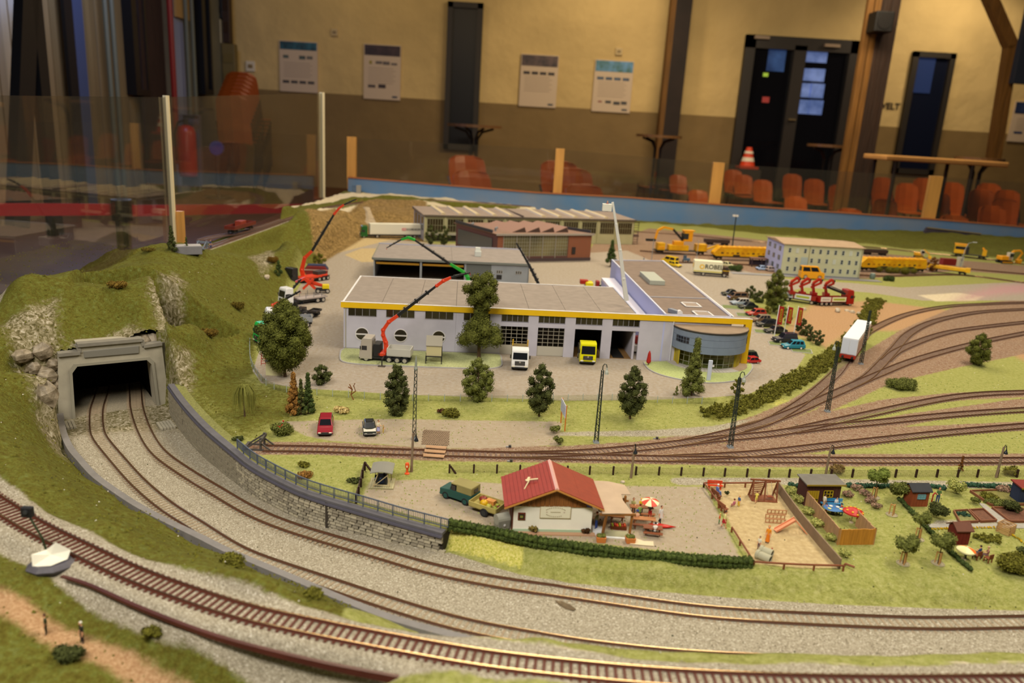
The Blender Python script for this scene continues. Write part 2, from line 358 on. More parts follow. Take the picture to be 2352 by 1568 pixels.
# portal opening: keep the ground out of the tunnel mouth
def TZ(x, y):
    i = int(np.clip(np.searchsorted(gx, x)-1, 0, NXg-2)); j = int(np.clip(np.searchsorted(gy, y)-1, 0, NYg-2))
    u = (x-gx[i])/(gx[i+1]-gx[i]); v = (y-gy[j])/(gy[j+1]-gy[j])
    return float((GZ[j, i]*(1-u) + GZ[j, i+1]*u)*(1-v) + (GZ[j+1, i]*(1-u) + GZ[j+1, i+1]*u)*v)
def TP(a, b):   # where the photograph's pixel meets the ground
    d = ray(a, b); t = .4
    while t < 5:
        p = CAMP + d*t
        if p.z < TZ(p.x, p.y): break
        t += .004
    lo, hi = t-.004, t
    for _ in range(14):
        m = (lo+hi)/2; p = CAMP + d*m
        if p.z < TZ(p.x, p.y): hi = m
        else: lo = m
    return CAMP + d*hi
# ---------------------------------------------------------------- what the ground is made of
def msk(*polys, w=.012):
    r = np.zeros(GX.shape)
    for P in polys: r = np.maximum(r, np.clip(.5 + sdf(GX, GY, P)/w/2, 0, 1))
    return r
def band(P, half, w=.012): return np.clip(.5 + (half - segd(GX, GY, P)[0])/w/2, 0, 1)
def poly(L, z=0.): return px(L, z)
yard = poly([(580,850),(600,880),(625,882),(700,893),(800,897),(900,905),(1100,912),(1300,920),(1500,918),(1640,912),(1720,905),(1770,880),(1830,845),(1850,815),(1800,790),(1740,740),(1660,672),(1560,640),(1500,600),(1440,575),(1360,580),(1200,560),(1000,560),(870,540),(760,575),(720,610),(700,640),(660,700),(610,760)])
road = poly([(1560,640),(1660,672),(1700,690),(1760,680),(1850,660),(2000,672),(2120,690),(2240,690),(2352,690),(2420,690),(2420,645),(2352,648),(2280,650),(2180,655),(2070,660),(1960,650),(1800,640),(1700,620),(1600,600),(1450,600),(1300,640)])
parkg = poly([(640,968),(880,962),(1290,968),(1285,1000),(1290,1022),(1100,1030),(960,1027),(880,1020),(760,1012),(700,1000)])
beer = poly([(850,1105),(1000,1100),(1180,1112),(1400,1115),(1620,1118),(1700,1280),(1560,1268),(1300,1240),(1030,1205),(900,1180),(830,1150)])
sand = poly([(1625,1112),(1790,1108),(1935,1305),(1730,1298)])
gpath = poly([(1160,995),(1290,990),(1500,985),(1640,975),(1720,960),(1760,955),(1640,1000),(1520,1005),(1300,1003)])
gard = poly([(2140,1205),(2352,1200),(2352,1190),(2150,1195)])
gpath2 = [G(1560,1105), G(1800,1105), G(2060,1110), G(2352,1115), G(2500,1117)]
dirt = poly([(1860,700),(2000,690),(2200,715),(2420,700),(2420,860),(2250,780),(2100,760),(1960,760),(1900,800),(1860,780),(1800,760)])
yardr = poly([(1870,940),(1960,840),(2060,760),(2200,700),(2420,680),(2420,800),(2200,845),(2050,880),(1880,960),(1700,1000)])
backrail = poly([(1340,600),(1370,545),(1460,535),(1490,524),(1700,545),(2000,580),(2352,610),(2500,622),(2500,645),(2352,632),(2200,622),(1990,640),(1700,625),(1440,605)])
sid = [G(*p) for p in ((590,1029),(740,1029),(1000,1043),(1300,1048),(1560,1052),(1760,1058),(2000,1056),(2352,1055),(2600,1056))]
b1 = [G(*p) for p in ((1120,1036),(1300,1040),(1480,1028),(1620,1008),(1760,965),(1840,930),(1920,880),(2000,820),(2080,770),(2200,740),(2420,720))]
b2 = [G(*p) for p in ((1500,1045),(1700,1028),(1900,1000),(2100,960),(2352,925),(2500,915))]
b3 = [G(*p) for p in ((1560,1052),(1760,1040),(1900,1020),(2100,990),(2352,978),(2500,972))]
b4 = [G(*p) for p in ((1680,1010),(1760,1000),(1900,960),(2050,925),(2200,910),(2420,900))]
lat = [G(*p) for p in ((1400,1045),(1500,1030),(1700,1020),(1900,970),(2100,985),(2000,1030),(1760,1045))]
rock = [poly([(345,700),(400,640),(430,650),(400,700),(370,735)], .09), poly([(110,800),(170,762),(300,745),(400,762),(395,800),(130,805)], .075), poly([(20,830),(140,800),(140,960),(90,930)], .03), poly([(570,590),(620,560),(630,590),(600,615)], .06), poly([(400,840),(440,830),(430,890),(395,890)], .02), poly([(830,470),(980,475),(985,530),(840,520),(800,500)], .04), poly([(700,530),(820,490),(840,525),(740,580)], .03)]
sandy = [poly([(720,560),(860,520),(985,530),(880,555),(780,580)], .0), poly([(790,585),(830,570),(900,570),(900,600),(830,602)])]
plat2 = poly([(640,478),(700,457),(830,443),(1000,444),(1240,463),(1240,472),(1000,455),(840,455),(720,470),(650,490)], .058)
pale = poly([(700,492),(820,470),(1000,462),(1240,474),(1235,480),(1000,470),(850,482),(740,503)], .058)
opath = [G(*p, .010) for p in ((-20,1400),(60,1430),(130,1455),(220,1480),(330,1520),(450,1575),(520,1620))]
pn0 = (GX-G(172, 958, LB).x)*(-(G(359, 931, LB)-G(172, 958, LB)).normalized().y) + (GY-G(172, 958, LB).y)*(G(359, 931, LB)-G(172, 958, LB)).normalized().x
maskd = {
 'm_grav': np.maximum.reduce([np.clip(.5 + (dcut-.003)/.008, 0, 1)*(pn0 < .004), band(every(pC, 10), .024), band(every(offset_path(pC, -.019), 10), .013), band(gpath2, .010), np.maximum(msk(gpath)*.75, 0), band(every(LOOP, 8), .017), msk(gard)]),
 'm_brown': np.maximum.reduce([band(sid, .020), band(b1, .022), band(b2, .018), band(b3, .018), band(b4, .018), msk(lat)*.8, msk(backrail)*.9, msk(yardr)*.85]),
 'm_asph': msk(yard, road), 'm_fine': msk(parkg, beer), 'm_sand': np.maximum(msk(sand), msk(*sandy)*.9), 'm_dirt': np.maximum.reduce([msk(dirt, w=.03), band(opath, .009, .008)]),
 'm_rock': msk(*rock[:5], w=.02), 'm_cliff': msk(*rock[5:], w=.02), 'm_pink': msk(poly([(2230,672),(2290,655),(2420,650),(2420,668),(2300,676),(2200,690)]), w=.05), 'm_pale': np.maximum.reduce([msk(plat2), msk(pale, w=.02)*.8, msk(poly([(2110,678),(2200,672),(2260,680),(2240,690),(2150,692)]), w=.04), band([p for p in crest if p.x > -.12], .004, .006)*.62]),
}
hd = np.clip(hill*1.0, 0, 1); hd = np.where((GX > -.12) & (GY < .9), hd*.42, hd)
bankd = poly([(1030,1262),(1199,1316),(1199,1290),(1030,1220)], -.02)
maskd['m_hill'] = np.clip(hd*.85 + msk(poly([(640,950),(760,925),(1200,925),(1700,940),(1900,840),(1960,790),(1860,800),(1760,905),(1500,920),(1000,910),(660,900)]), w=.05)*.55 + msk(poly([(390,890),(560,850),(640,900),(660,960),(600,1010),(520,1010),(420,920)]), w=.05)*.8, 0, 1)
maskd['m_hill'] = np.maximum(maskd['m_hill'], band(px([(1640,955),(1760,912),(1850,862),(1930,806),(1985,745),(2015,690)], 0), .024, .02)*.8)
maskd['m_yell'] = np.maximum(msk(bankd), msk(poly([(1700,910),(1790,900),(1950,900),(2000,950),(1880,960),(1760,950)]), w=.04)*.5)
def ground_material():
    m = bpy.data.materials.new('scenic_ground'); m.use_nodes = True; N = m.node_tree.nodes; L = m.node_tree.links; b = N['Principled BSDF']
    b.inputs['Roughness'].default_value = .95; b.inputs['Specular IOR Level'].default_value = .12
    geo = N.new('ShaderNodeNewGeometry')
    def noise(sc, det=3, rough=.6):
        n = N.new('ShaderNodeTexNoise'); n.inputs['Scale'].default_value = sc; n.inputs['Detail'].default_value = det; n.inputs['Roughness'].default_value = rough
        L.new(geo.outputs['Position'], n.inputs['Vector']); return n.outputs['Fac']
    def ramp(f, stops):
        r = N.new('ShaderNodeValToRGB'); e = r.color_ramp.elements
        while len(e) < len(stops): e.new(.5)
        for i, (p, h) in enumerate(stops): e[i].position = p; e[i].color = (*lin(h), 1)
        L.new(f, r.inputs[0]); return r.outputs[0]
    n_fine, n_mid, n_big = noise(900, 2), noise(160, 4), noise(22, 4)
    n_col, n_edge, n_crumb = noise(420, 3, .7), noise(120, 5, .7), noise(1400, 2)
    def mix(a, bb, f):
        x = N.new('ShaderNodeMix'); x.data_type = 'RGBA'; L.new(f, x.inputs[0])
        for s, v in ((6, a), (7, bb)):
            L.new(v, x.inputs[s])
        return x.outputs[2]
    def mk(name, amp=.55, soft=.10):
        a = N.new('ShaderNodeAttribute'); a.attribute_name = name
        s = N.new('ShaderNodeMath'); s.operation = 'MULTIPLY_ADD'; L.new(n_edge, s.inputs[0]); s.inputs[1].default_value = amp; L.new(a.outputs['Fac'], s.inputs[2])
        r = N.new('ShaderNodeMapRange'); r.interpolation_type = 'SMOOTHSTEP'; r.inputs[1].default_value = .5+amp/2-soft; r.inputs[2].default_value = .5+amp/2+soft; L.new(s.outputs[0], r.inputs[0]); return r.outputs[0]
    grass = ramp(n_col, [(.25, '#69702f'), (.45, '#8c8e4c'), (.6, '#a1a164'), (.75, '#b2b07e')])
    g2 = ramp(n_mid, [(.3, '#757c38'), (.5, '#979854'), (.72, '#b0ac76')])
    grass = mix(grass, g2, n_big)
    hillc = mix(ramp(n_col, [(.2, '#33340e'), (.45, '#55541c'), (.62, '#6a692a'), (.8, '#8a874e')]), ramp(n_mid, [(.28, '#4a3c12'), (.43, '#5e5620'), (.58, '#6a6e30'), (.75, '#7c8654')]), n_big)
    col = mix(grass, hillc, mk('m_hill', .9, .25))
    col = mix(col, ramp(n_col, [(.3, '#8c9430'), (.5, '#c5bd62'), (.7, '#d9d08a')]), mk('m_yell'))
    col = mix(col, ramp(n_col, [(.3, '#967050'), (.5, '#ae8a66'), (.75, '#c8a884')]), mk('m_dirt', .7, .3))
    vor = N.new('ShaderNodeTexVoronoi'); vor.inputs['Scale'].default_value = 900; L.new(geo.outputs['Position'], vor.inputs['Vector'])
    sep = N.new('ShaderNodeSeparateColor'); L.new(vor.outputs['Color'], sep.inputs[0])
    stone = ramp(sep.outputs[0], [(.0, '#837a68'), (.25, '#968d7b'), (.6, '#a49b89'), (.92, '#b2aa98'), (1., '#cfc8ba')])
    brown = ramp(sep.outputs[1], [(.0, '#60493b'), (.35, '#7c6150'), (.7, '#917866'), (.93, '#a99886'), (1., '#d6cec2')])
    brown = mix(brown, ramp(n_mid, [(.35, '#7c523e'), (.6, '#a08a72')]), n_big)
    col = mix(col, brown, mk('m_brown', .5))
    col = mix(col, stone, mk('m_grav', .35))
    asph = mix(ramp(n_fine, [(.3, '#948878'), (.7, '#aaa094')]), ramp(n_mid, [(.35, '#9b8a74'), (.65, '#b1a8a0')]), n_big)
    col = mix(col, asph, mk('m_asph', .12, .05))
    col = mix(col, ramp(n_mid, [(.25, '#a8926a'), (.5, '#baa47a'), (.75, '#cab68e')]), mk('m_sand', .4))
    col = mix(col, ramp(n_mid, [(.3, '#c4b496'), (.7, '#dccfb6')]), mk('m_pale', .3))
    col = mix(col, mix(ramp(n_fine, [(.3, '#9b8c78'), (.7, '#aea08c')]), ramp(n_mid, [(.35, '#a08f76'), (.65, '#b0a390')]), n_big), mk('m_fine', .3))
    strk = N.new('ShaderNodeTexNoise'); mp = N.new('ShaderNodeMapping'); mp.inputs['Scale'].default_value = (1, 1, .6); L.new(geo.outputs['Position'], mp.inputs[0]); L.new(mp.outputs[0], strk.inputs['Vector']); strk.inputs['Scale'].default_value = 110; strk.inputs['Detail'].default_value = 6; strk.inputs['Distortion'].default_value = 2.
    rockc = ramp(strk.outputs['Fac'], [(.3, '#4a4426'), (.44, '#6e6648'), (.56, '#948a70'), (.7, '#bdb4a2')])
    col = mix(col, rockc, mk('m_rock', 1.2, .25))
    col = mix(col, ramp(strk.outputs['Fac'], [(.3, '#463a18'), (.45, '#77603a'), (.6, '#9a7e50'), (.75, '#b89c6c')]), mk('m_cliff', .7, .2))
    col = mix(col, ramp(n_mid, [(.3, '#b8848a'), (.7, '#b09a94')]), mk('m_pink', .9, .4))
    spk = ramp(n_crumb, [(.0, '#000000'), (.735, '#000000'), (.76, '#ffffff')])
    col2 = mix(col, ramp(n_mid, [(.4, '#2c3412'), (.6, '#5a5a20')]), spk)
    L.new(col2, b.inputs['Base Color'])
    bs = N.new('ShaderNodeMath'); bs.operation = 'ADD'; L.new(n_col, bs.inputs[0]); L.new(vor.outputs['Distance'], bs.inputs[1])
    bp = N.new('ShaderNodeBump'); bp.inputs['Strength'].default_value = .6; bp.inputs['Distance'].default_value = .0014; L.new(bs.outputs[0], bp.inputs['Height']); L.new(bp.outputs[0], b.inputs['Normal'])
    return m
def build_terrain():
    X, Y, Z = GX.copy(), GY.copy(), GZ.copy()
    din, nx_, ny_ = segd(X, Y, OUT, True); ins = inside(X, Y, OUT)
    keepv = ins
    ids = np.arange(NXg*NYg).reshape(NYg, NXg)
    q = np.stack([ids[:-1, :-1], ids[:-1, 1:], ids[1:, 1:], ids[1:, :-1]], 2).reshape(-1, 4)
    kv = keepv.ravel(); fk = kv[q].any(1)
    xm, ym = X.ravel()[q].mean(1), Y.ravel()[q].mean(1)
    hole = inside(xm, ym, HOLE); fk &= ~hole
    q = q[fk]; use = np.unique(q); rm = np.full(NXg*NYg, -1); rm[use] = np.arange(len(use)); q = rm[q]
    x, y, z = X.ravel()[use], Y.ravel()[use], Z.ravel()[use]; o = ~kv[use]; x[o] = nx_.ravel()[use][o]; y[o] = ny_.ravel()[use][o]
    me = bpy.data.meshes.new('terrain'); me.vertices.add(len(use)); me.vertices.foreach_set('co', np.stack([x, y, z], 1).astype(np.float32).ravel())
    me.loops.add(len(q)*4); me.loops.foreach_set('vertex_index', q.astype(np.int32).ravel()); me.polygons.add(len(q))
    me.polygons.foreach_set('loop_start', np.arange(0, len(q)*4, 4, dtype=np.int32)); me.polygons.foreach_set('use_smooth', np.ones(len(q), bool)); me.update(); me.validate()
    for k, a in maskd.items():
        at = me.attributes.new(k, 'FLOAT', 'POINT'); at.data.foreach_set('value', a.ravel()[use].astype(np.float32))
    me.materials.append(ground_material()); o = bpy.data.objects.new('terrain', me); COL.objects.link(o); struct(o)
    o['label'] = 'scenic ground of the model railway with grass slopes, gravel and asphalt yard'
# tunnel mouth: the portal stands between these two feet
PFL, PFR = G(172, 958, LB), G(359, 931, LB)
pdir = (PFR-PFL).normalized(); pnor = Vector((-pdir.y, pdir.x, 0))     # pnor points into the hill
HOLE = [PFL - pdir*.010 - pnor*.001, PFR + pdir*.010 - pnor*.001, PFR + pdir*.010 + pnor*.013, PFL - pdir*.010 + pnor*.013]
# raise ground over the portal and carry the tunnel floor inside as its own piece
pt = (GX-PFL.x)*pdir.x + (GY-PFL.y)*pdir.y; pn = (GX-PFL.x)*pnor.x + (GY-PFL.y)*pnor.y; pw = (PFR-PFL).length
over = (pn > .004) & (pt > -.12) & (pt < pw+.12) & (pn < .32) & ((dcut < -.004) | ((pt > -.03) & (pt < pw+.03)))
ztop = LB + .108 + np.clip(pn-.004, 0, .14)*.62 + nzv*2.2
GZ = np.where(over & (GZ < ztop), GZ + (ztop-GZ)*(1-sst(.026, .11, np.maximum(-pt, pt-pw)))*(1-sst(.10, .32, pn)), GZ)
build_terrain()
# ================================================================ the hall
ZF = -.55; YB = 11.0; XL = PY(538, 100, YB).x; XR = 8.2
fl = MB(1).bx(XL-.2, XR+2, -.6, YB+.2, ZF-.1, ZF).obj('floor', mat('#5a3418', .45, .35, 6, stretch=(1, 4, 1))); struct(fl)
dado = PY(600, 205, YB).z
wb = MB(1).bx(XL-.2, XR+2, YB, YB+.25, dado, 5.5).obj('wall_back', mat('#cdb27a', .85, .12, 1.6, .25)); struct(wb)
wd = MB(1).bx(XL-.2, XR+2, YB-.004, YB+.25, ZF, dado).obj('wall_dado', mat('#80683f', .7, .10, 3., .1), wb)
# left wall: boarded, with window reveals
wl = MB(1).bx(XL-.25, XL-.05, 4.2, YB, ZF, 5.5).obj('wall_left', mat('#6b6a60', .8, .15, 3)); struct(wl)
for i in range(46):
    y0 = 4.4 + i*.09
    MB(1).bx(XL-.06, XL-.03+.004*(i % 2), y0, y0+.084, ZF, 3.6).obj('plank', mat(('#7d6a45', '#75623f', '#85714c')[i % 3], .6, .2, 9, stretch=(1, 1, .1)), wl)
# tall dark windows in the back wall
def backbox(n, x0, y0, x1, y1, m, Y, d, parent=None):
    a, b = PY(x0, y0, Y), PY(x1, y1, Y)
    return MB(1).bx(a.x, b.x, Y-d, Y, b.z, a.z).obj(n, m, parent)
DK = mat('#0d0b0c', .25, spec=.6)
def tallwin(i, x0, y0, x1, y1, lab, col='#0b0a0d', pane=None):
    Y = YB-.01; a, b = PY(x0, y0, Y), PY(x1, y1, Y)
    o = MB(1).bx(a.x, b.x, Y-.02, Y, b.z, a.z).obj('window_%d' % i, mat(col, .35, spec=.3)); struct(o); o['label'] = lab
    fw = .07; fm = mat('#2c2620', .5)
    for n, q in (('frame_jamb', (a.x, a.x+fw, b.z, a.z)), ('frame_jamb', (b.x-fw, b.x, b.z, a.z)), ('frame_head', (a.x, b.x, a.z-fw, a.z)), ('frame_sill', (a.x, b.x, b.z, b.z+fw))):
        MB(1).bx(q[0], q[1], Y-.07, Y, q[2], q[3]).obj(n, fm, o)
    return o
tallwin(1, 1030, 4, 1096, 346, 'tall narrow window with dark panes between two posters')
w2 = tallwin(2, 2096, 118, 2138, 402, 'tall narrow window right of the thick timber post', '#0c1226')
a, b = PY(2108, 128, YB-.04), PY(2140, 215, YB-.04); MB(1).bx(a.x, b.x-.03, YB-.045, YB-.035, b.z, a.z).obj('pane', mat('#24335e', .3, emit=.25), w2)
# double door
Y = YB-.01; a, b = PY(1712, 85, Y), PY(1912, 470, Y); H0 = PY(1815, 86, Y).z
dr = MB(1).bx(a.x, b.x, Y-.02, Y, ZF, H0).obj('door_1', mat('#0a0a10', .12, spec=.5)); struct(dr); dr['label'] = 'dark double glass door in a grey frame'
fm = mat('#2a2421', .5); w = b.x-a.x; mid = a.x+w*.50
for n, x0, x1, z0, z1 in (('door_frame', a.x, a.x+.13, ZF, H0), ('door_frame', b.x-.12, b.x, ZF, H0), ('door_head', a.x, b.x, H0-.16, H0), ('door_stile', mid-.10, mid+.06, ZF, H0-.1), ('door_rail', a.x, b.x, ZF, ZF+.22)):
    MB(1).bx(x0, x1, Y-.08, Y, z0, z1).obj(n, fm, dr)
def W3(n, x0, y0, x1, y1, m, d0, d1, parent):
    p, q = PY(x0, y0, YB-d1), PY(x1, y1, YB-d1); return MB(1).bx(min(p.x, q.x), max(p.x, q.x), YB-d1, YB-d0, min(p.z, q.z), max(p.z, q.z)).obj(n, m, parent)
W3('closer', 1735, 81, 1768, 90, mat('#9a8672', .4), .08, .14, dr); W3('closer', 1896, 100, 1930, 109, mat('#9a8672', .4), .08, .14, dr)
W3('handle', 1812, 272, 1828, 277, mat('#b9a37c', .25, metal=.8), .08, .13, dr)
lit = mat('#6f86c4', .3, emit=.35, var=.5, scale=6, h2='#22365e')
W3('lit_pane', 1768, 100, 1800, 165, mat('#33528c', .3, emit=.2, var=.6, scale=5, h2='#0e1830'), .03, .035, dr)
for x0, y0, x1, y1 in ((1842, 108, 1898, 145), (1838, 156, 1862, 186), (1866, 157, 1892, 188), (1835, 190, 1860, 224), (1863, 191, 1890, 226), (1830, 228, 1857, 262), (1860, 229, 1887, 264)): W3('lit_pane', x0, y0, x1, y1, lit, .03, .035, dr)
W3('exit_sign', 1754, 167, 1764, 176, mat('#8fae3a', .4, emit=.6), .03, .05, dr); W3('red_marker', 1752, 222, 1766, 236, mat('#a33a38', .5, emit=.12), .03, .05, dr)
# timber posts and braces
TB = mat('#2a180d', .7, .35, 6, .2, stretch=(6, 6, .5)); TB2 = mat('#6e4a1a', .7, .3, 6, .2, stretch=(6, 6, .5))
def post(name, label, x_top, x_bot, y, Y, w, d, m):
    p = PY((x_top+x_bot)/2, y, Y); o = MB(1).bx(p.x-w/2, p.x+w/2, Y-d, Y, ZF, 5).obj(name, m); tag(o, label, 'post'); return o
p1 = post('timber_post', 'dark timber post left of the glass door', 1562, 1540, 150, YB-.1, .20, .2, mat('#241712', .7, .3, 5))
MB(1).bx(p1.bound_box[0][0]-.06, p1.bound_box[0][0], YB-.3, YB-.1, .1, 5).obj('light_edge', TB2, p1)
p2 = post('timber_post', 'thick brown timber post with a black speaker high on it', 2023, 1975, 200, 8.6, .19, .16, TB)
q = PY(1978, 200, 8.6); MB(1).bx(q.x-.13, q.x-.07, 8.44, 8.5, ZF, 5).obj('light_edge', TB2, p2); MB(1).bx(q.x-.06, q.x, 8.44, 8.5, ZF, 5).obj('light_edge', TB2, p2)  # lighter strips, the lit side of the post put into colour
sp = thing('loudspeaker', 'small black loudspeaker box on the thick timber post', 'speaker', PY(2022, 52, 8.34))
MB(1).box((0, 0, 0), (.18, .2, .19)).obj('cabinet', mat('#0c0a0b', .5), sp, bevel=.01); MB(1).cyl((0, -.1, 0), (0, -.106, 0), .07, n=16).obj('cone', mat('#1a1818', .4), sp)
def beam(label, x0, y0, x1, y1, Y, w, m):
    o = MB(1).bar(PY(x0, y0, Y), PY(x1, y1, Y), w, .12).obj('timber_brace', m); tag(o, label, 'beam')
beam('light timber upright near the right corner of the hall', 2322, 105, 2280, 372, 9.6, .13, TB2)
beam('slanting timber brace running up to the roof by the right corner', 2322, 108, 2262, -30, 9.6, .13, TB2)
dkr = MB(1).bx(PY(2352, 100, 9.4).x-.02, PY(2352, 100, 9.4).x+1.5, 9.4, 9.5, 1.2, 5).obj('wall_right', mat('#1d2434', .7)); struct(dkr)
# lettering on the wall
LW = thing('wall_lettering', 'black capital letters on the wall beside the timber post', 'lettering', PY(2026, 243, YB-.012))
text('LOKWELT', .112, mat('#3a2e20', .6), LW, (-.02, 0, 0), (PI/2, 0, 0), 'letters', depth=.003, bold=True)
# posters
def poster(label, x0, y0, x1, y1, head, pics, extra=None, hy=.22, h2=None):
    a, b = PY(x0, y0, YB-.03), PY(x1, y1, YB-.03); w, h = b.x-a.x, a.z-b.z
    t = thing('poster', label, 'poster', ((a.x+b.x)/2, YB-.03, b.z))
    MB(1).bx(-w/2, w/2, 0, .025, 0, h).obj('sheet', mat('#c9b49c', .5), t)
    MB(1).bx(-w/2+.01, w/2-.01, -.003, 0, h*(1-hy), h-.01).obj('header_picture', mat(head, .5, .8, 9, h2=h2), t)
    for (u, v, pw, ph, c) in pics: MB(1).bx(w*(u-.5), w*(u-.5+pw), -.003, 0, h*v, h*(v+ph)).obj('picture', mat(c, .5, .5, 30), t)
    for k in range(7): MB(1).bx(-w*.38, w*(.30+.06*(k % 2)), -.002, 0, h*(.30+.045*k), h*(.308+.045*k)).obj('text_line', mat('#9a8878', .6), t)
    if extra: MB(1).bx(w*.28, w*.42, -.003, 0, h*.04, h*.075).obj('logo', mat('#3a4350', .5), t)
    return t
G4 = lambda v, c='#4a4440': [(.08+.22*i, v, .17, .055, c) for i in range(4)]
poster('white poster with a blue and black header, next to the corner', 641, 92, 730, 214, '#2c5a6a', G4(.17) + [(.1, .66, .14, .06, '#5a6660'), (.52, .65, .16, .07, '#56605a'), (.72, .66, .15, .06, '#6a665c')], hy=.17, h2='#151a20')
poster('white poster with a dark brown header left of the tall window', 836, 100, 919, 231, '#3c2a28', [(.12, .21, .2, .055, '#5a4e48'), (.4, .21, .2, .07, '#3c302c'), (.15, .64, .07, .06, '#9a8a20'), (.32, .65, .18, .05, '#6a605a'), (.52, .64, .18, .06, '#6a605a'), (.74, .64, .16, .04, '#6a605a')], 1, hy=.20)
poster('white poster with a grey header and four dark pictures below it', 1198, 123, 1276, 248, '#5a4a48', G4(.62, '#3a3232'), 1, h2='#20202a')
poster('white poster with a blue and green header', 1368, 136, 1446, 260, '#5a86b4', G4(.62, '#4a5a72') + [(.15, .18, .1, .03, '#8a4a40'), (.34, .17, .15, .05, '#3c3c40'), (.55, .15, .17, .06, '#3c3c40'), (.75, .16, .15, .06, '#3c3c40')], 1, h2='#2c5a30')
poster('poster at the very edge of the view beside the right corner', 2334, 232, 2410, 330, '#2a3558', [(.1, .2, .2, .06, '#3a4468')], hy=.3)
def wallbox(label, x, y, w, h, m=None, cat='box', name='wall_box'):
    t = thing(name, label, cat, PY(x, y, YB-.03)); MB(1).box((0, .015, 0), (w, .03, h)).obj('housing', m or mat('#c2ab7c', .5), t, bevel=.004)
    MB(1).box((0, -.003, 0), (w*.5, .008, h*.35)).obj('button', mat('#8a744c', .5), t)
wallbox('small square sounder box on the wall above the first poster', 768, 74, .09, .09); wallbox('small square sounder box above the blue and green poster', 1422, 118, .09, .09)
wallbox('pale light switch on the wall right of the glass door', 1925, 305, .07, .13, mat('#b9a88c', .5), 'switch', 'light_switch')
wallbox('small white notice on the wall over the stacked chairs', 575, 152, .12, .13, mat('#d8cdb8', .5), 'sign', 'wall_notice')
# high tables along the wall
def bistro(label, x, y, Y, w=.62):
    p = PY(x, y, Y); t = thing('bistro_table', label, 'table', (p.x, Y, ZF), group='bistro tables along the wall'); h = p.z-ZF
    MB(1).cyl((0, 0, h-.03), (0, 0, h), w/2, n=28).obj('tabletop', mat('#6a4a2c', .4), t)
    for a in range(4):
        c, s_ = math.cos(a*PI/2+.5), math.sin(a*PI/2+.5)
        MB(1).tube([(c*.3, s_*.3, .02), (c*.05, s_*.05, .10), (c*.045, s_*.045, h-.16), (c*.10, s_*.10, h-.08), (c*.24, s_*.24, h-.04)], .014, 6).obj('leg', mat('#141110', .4), t)
bistro('high bistro table in front of the tall window', 1090, 286, 9.2); bistro('high bistro table beside the dark timber post', 1514, 310, 10.0, .56)
bistro('high bistro table in front of the glass door', 1905, 332, 9.6, .5); bistro('high bistro table by the right corner behind the long table', 2250, 362, 8.6, .48)
p = PY(2145, 368, 7.6); lt = thing('long_table', 'long pale wooden table standing by the right wall', 'table', (p.x, 7.6, ZF))
MB(1).box((0, 0, p.z-ZF), (1.12, .5, .045)).obj('tabletop', mat('#b98a52', .35, .15, 5), lt, bevel=.01)
for sx in (-.45, .25):
    for sy in (-.22, .22): MB(1).cyl((sx, sy, 0), (sx, sy, p.z-ZF-.02), .018).obj('leg', mat('#3a302a', .4, metal=.5), lt)
# traffic cone behind the door
p = PY(1717, 372, YB-.35); tc = thing('traffic_cone', 'orange and white traffic cone beside the glass door', 'cone', (p.x, YB-.35, p.z-.06))
MB(1).lathe((0, 0, 0), [(.10, 0), (.035, .25)], 14).obj('body', mat('#d8421c', .5), tc); MB(1).lathe((0, 0, 0), [(.085, .07), (.071, .12)], 14).obj('band', mat('#e8dcc8', .5), tc); MB(1).lathe((0, 0, 0), [(.061, .17), (.052, .20)], 14).obj('band', mat('#e8dcc8', .5), tc); MB(1).box((0, 0, -.01), (.24, .24, .03)).obj('base', mat('#a83418', .6), tc)
MB(1).bx(p.x-.15, p.x+.15, YB-.5, YB-.2, ZF, p.z-.09).obj('step', mat('#2a2420', .6), dr)
# orange stacking chairs
CH = mat('#98450f', .35, .12, 14, stretch=(.4, 1, 1)); CL = mat('#2a2422', .35, metal=.7)
def chair_proto():
    t = thing('stacking_chair', 'x', 'chair')
    R = []
    for z, y, w in ((.44, .20, .40), (.52, .22, .41), (.66, .245, .41), (.78, .275, .40), (.835, .292, .375), (.86, .30, .31)):
        R.append([(w*u, y + .05*(1-(2*u)**2)*(1 if k else 1) + (.012 if k else 0), z - (.02*(2*abs(u))**4)) for k, us in ((0, (-.5, -.3, 0, .3, .5)), (1, (.5, .3, 0, -.3, -.5))) for u in us])
    MB(1).rings(R).obj('backrest', CH, t, smooth=False, bevel=.004)
    MB(1).bx(-.21, .21, -.22, .22, .44, .455).obj('seat', CH, t, bevel=.006)
    for sx in (-.21, .21): MB(1).tube([(sx, -.2, 0), (sx, -.19, .43), (sx, .16, .43), (sx, .26, .62)], .011, 6).obj('side_frame', CL, t); MB(1).tube([(sx, .22, 0), (sx, .12, .43)], .011, 6).obj('leg', CL, t)
    return t
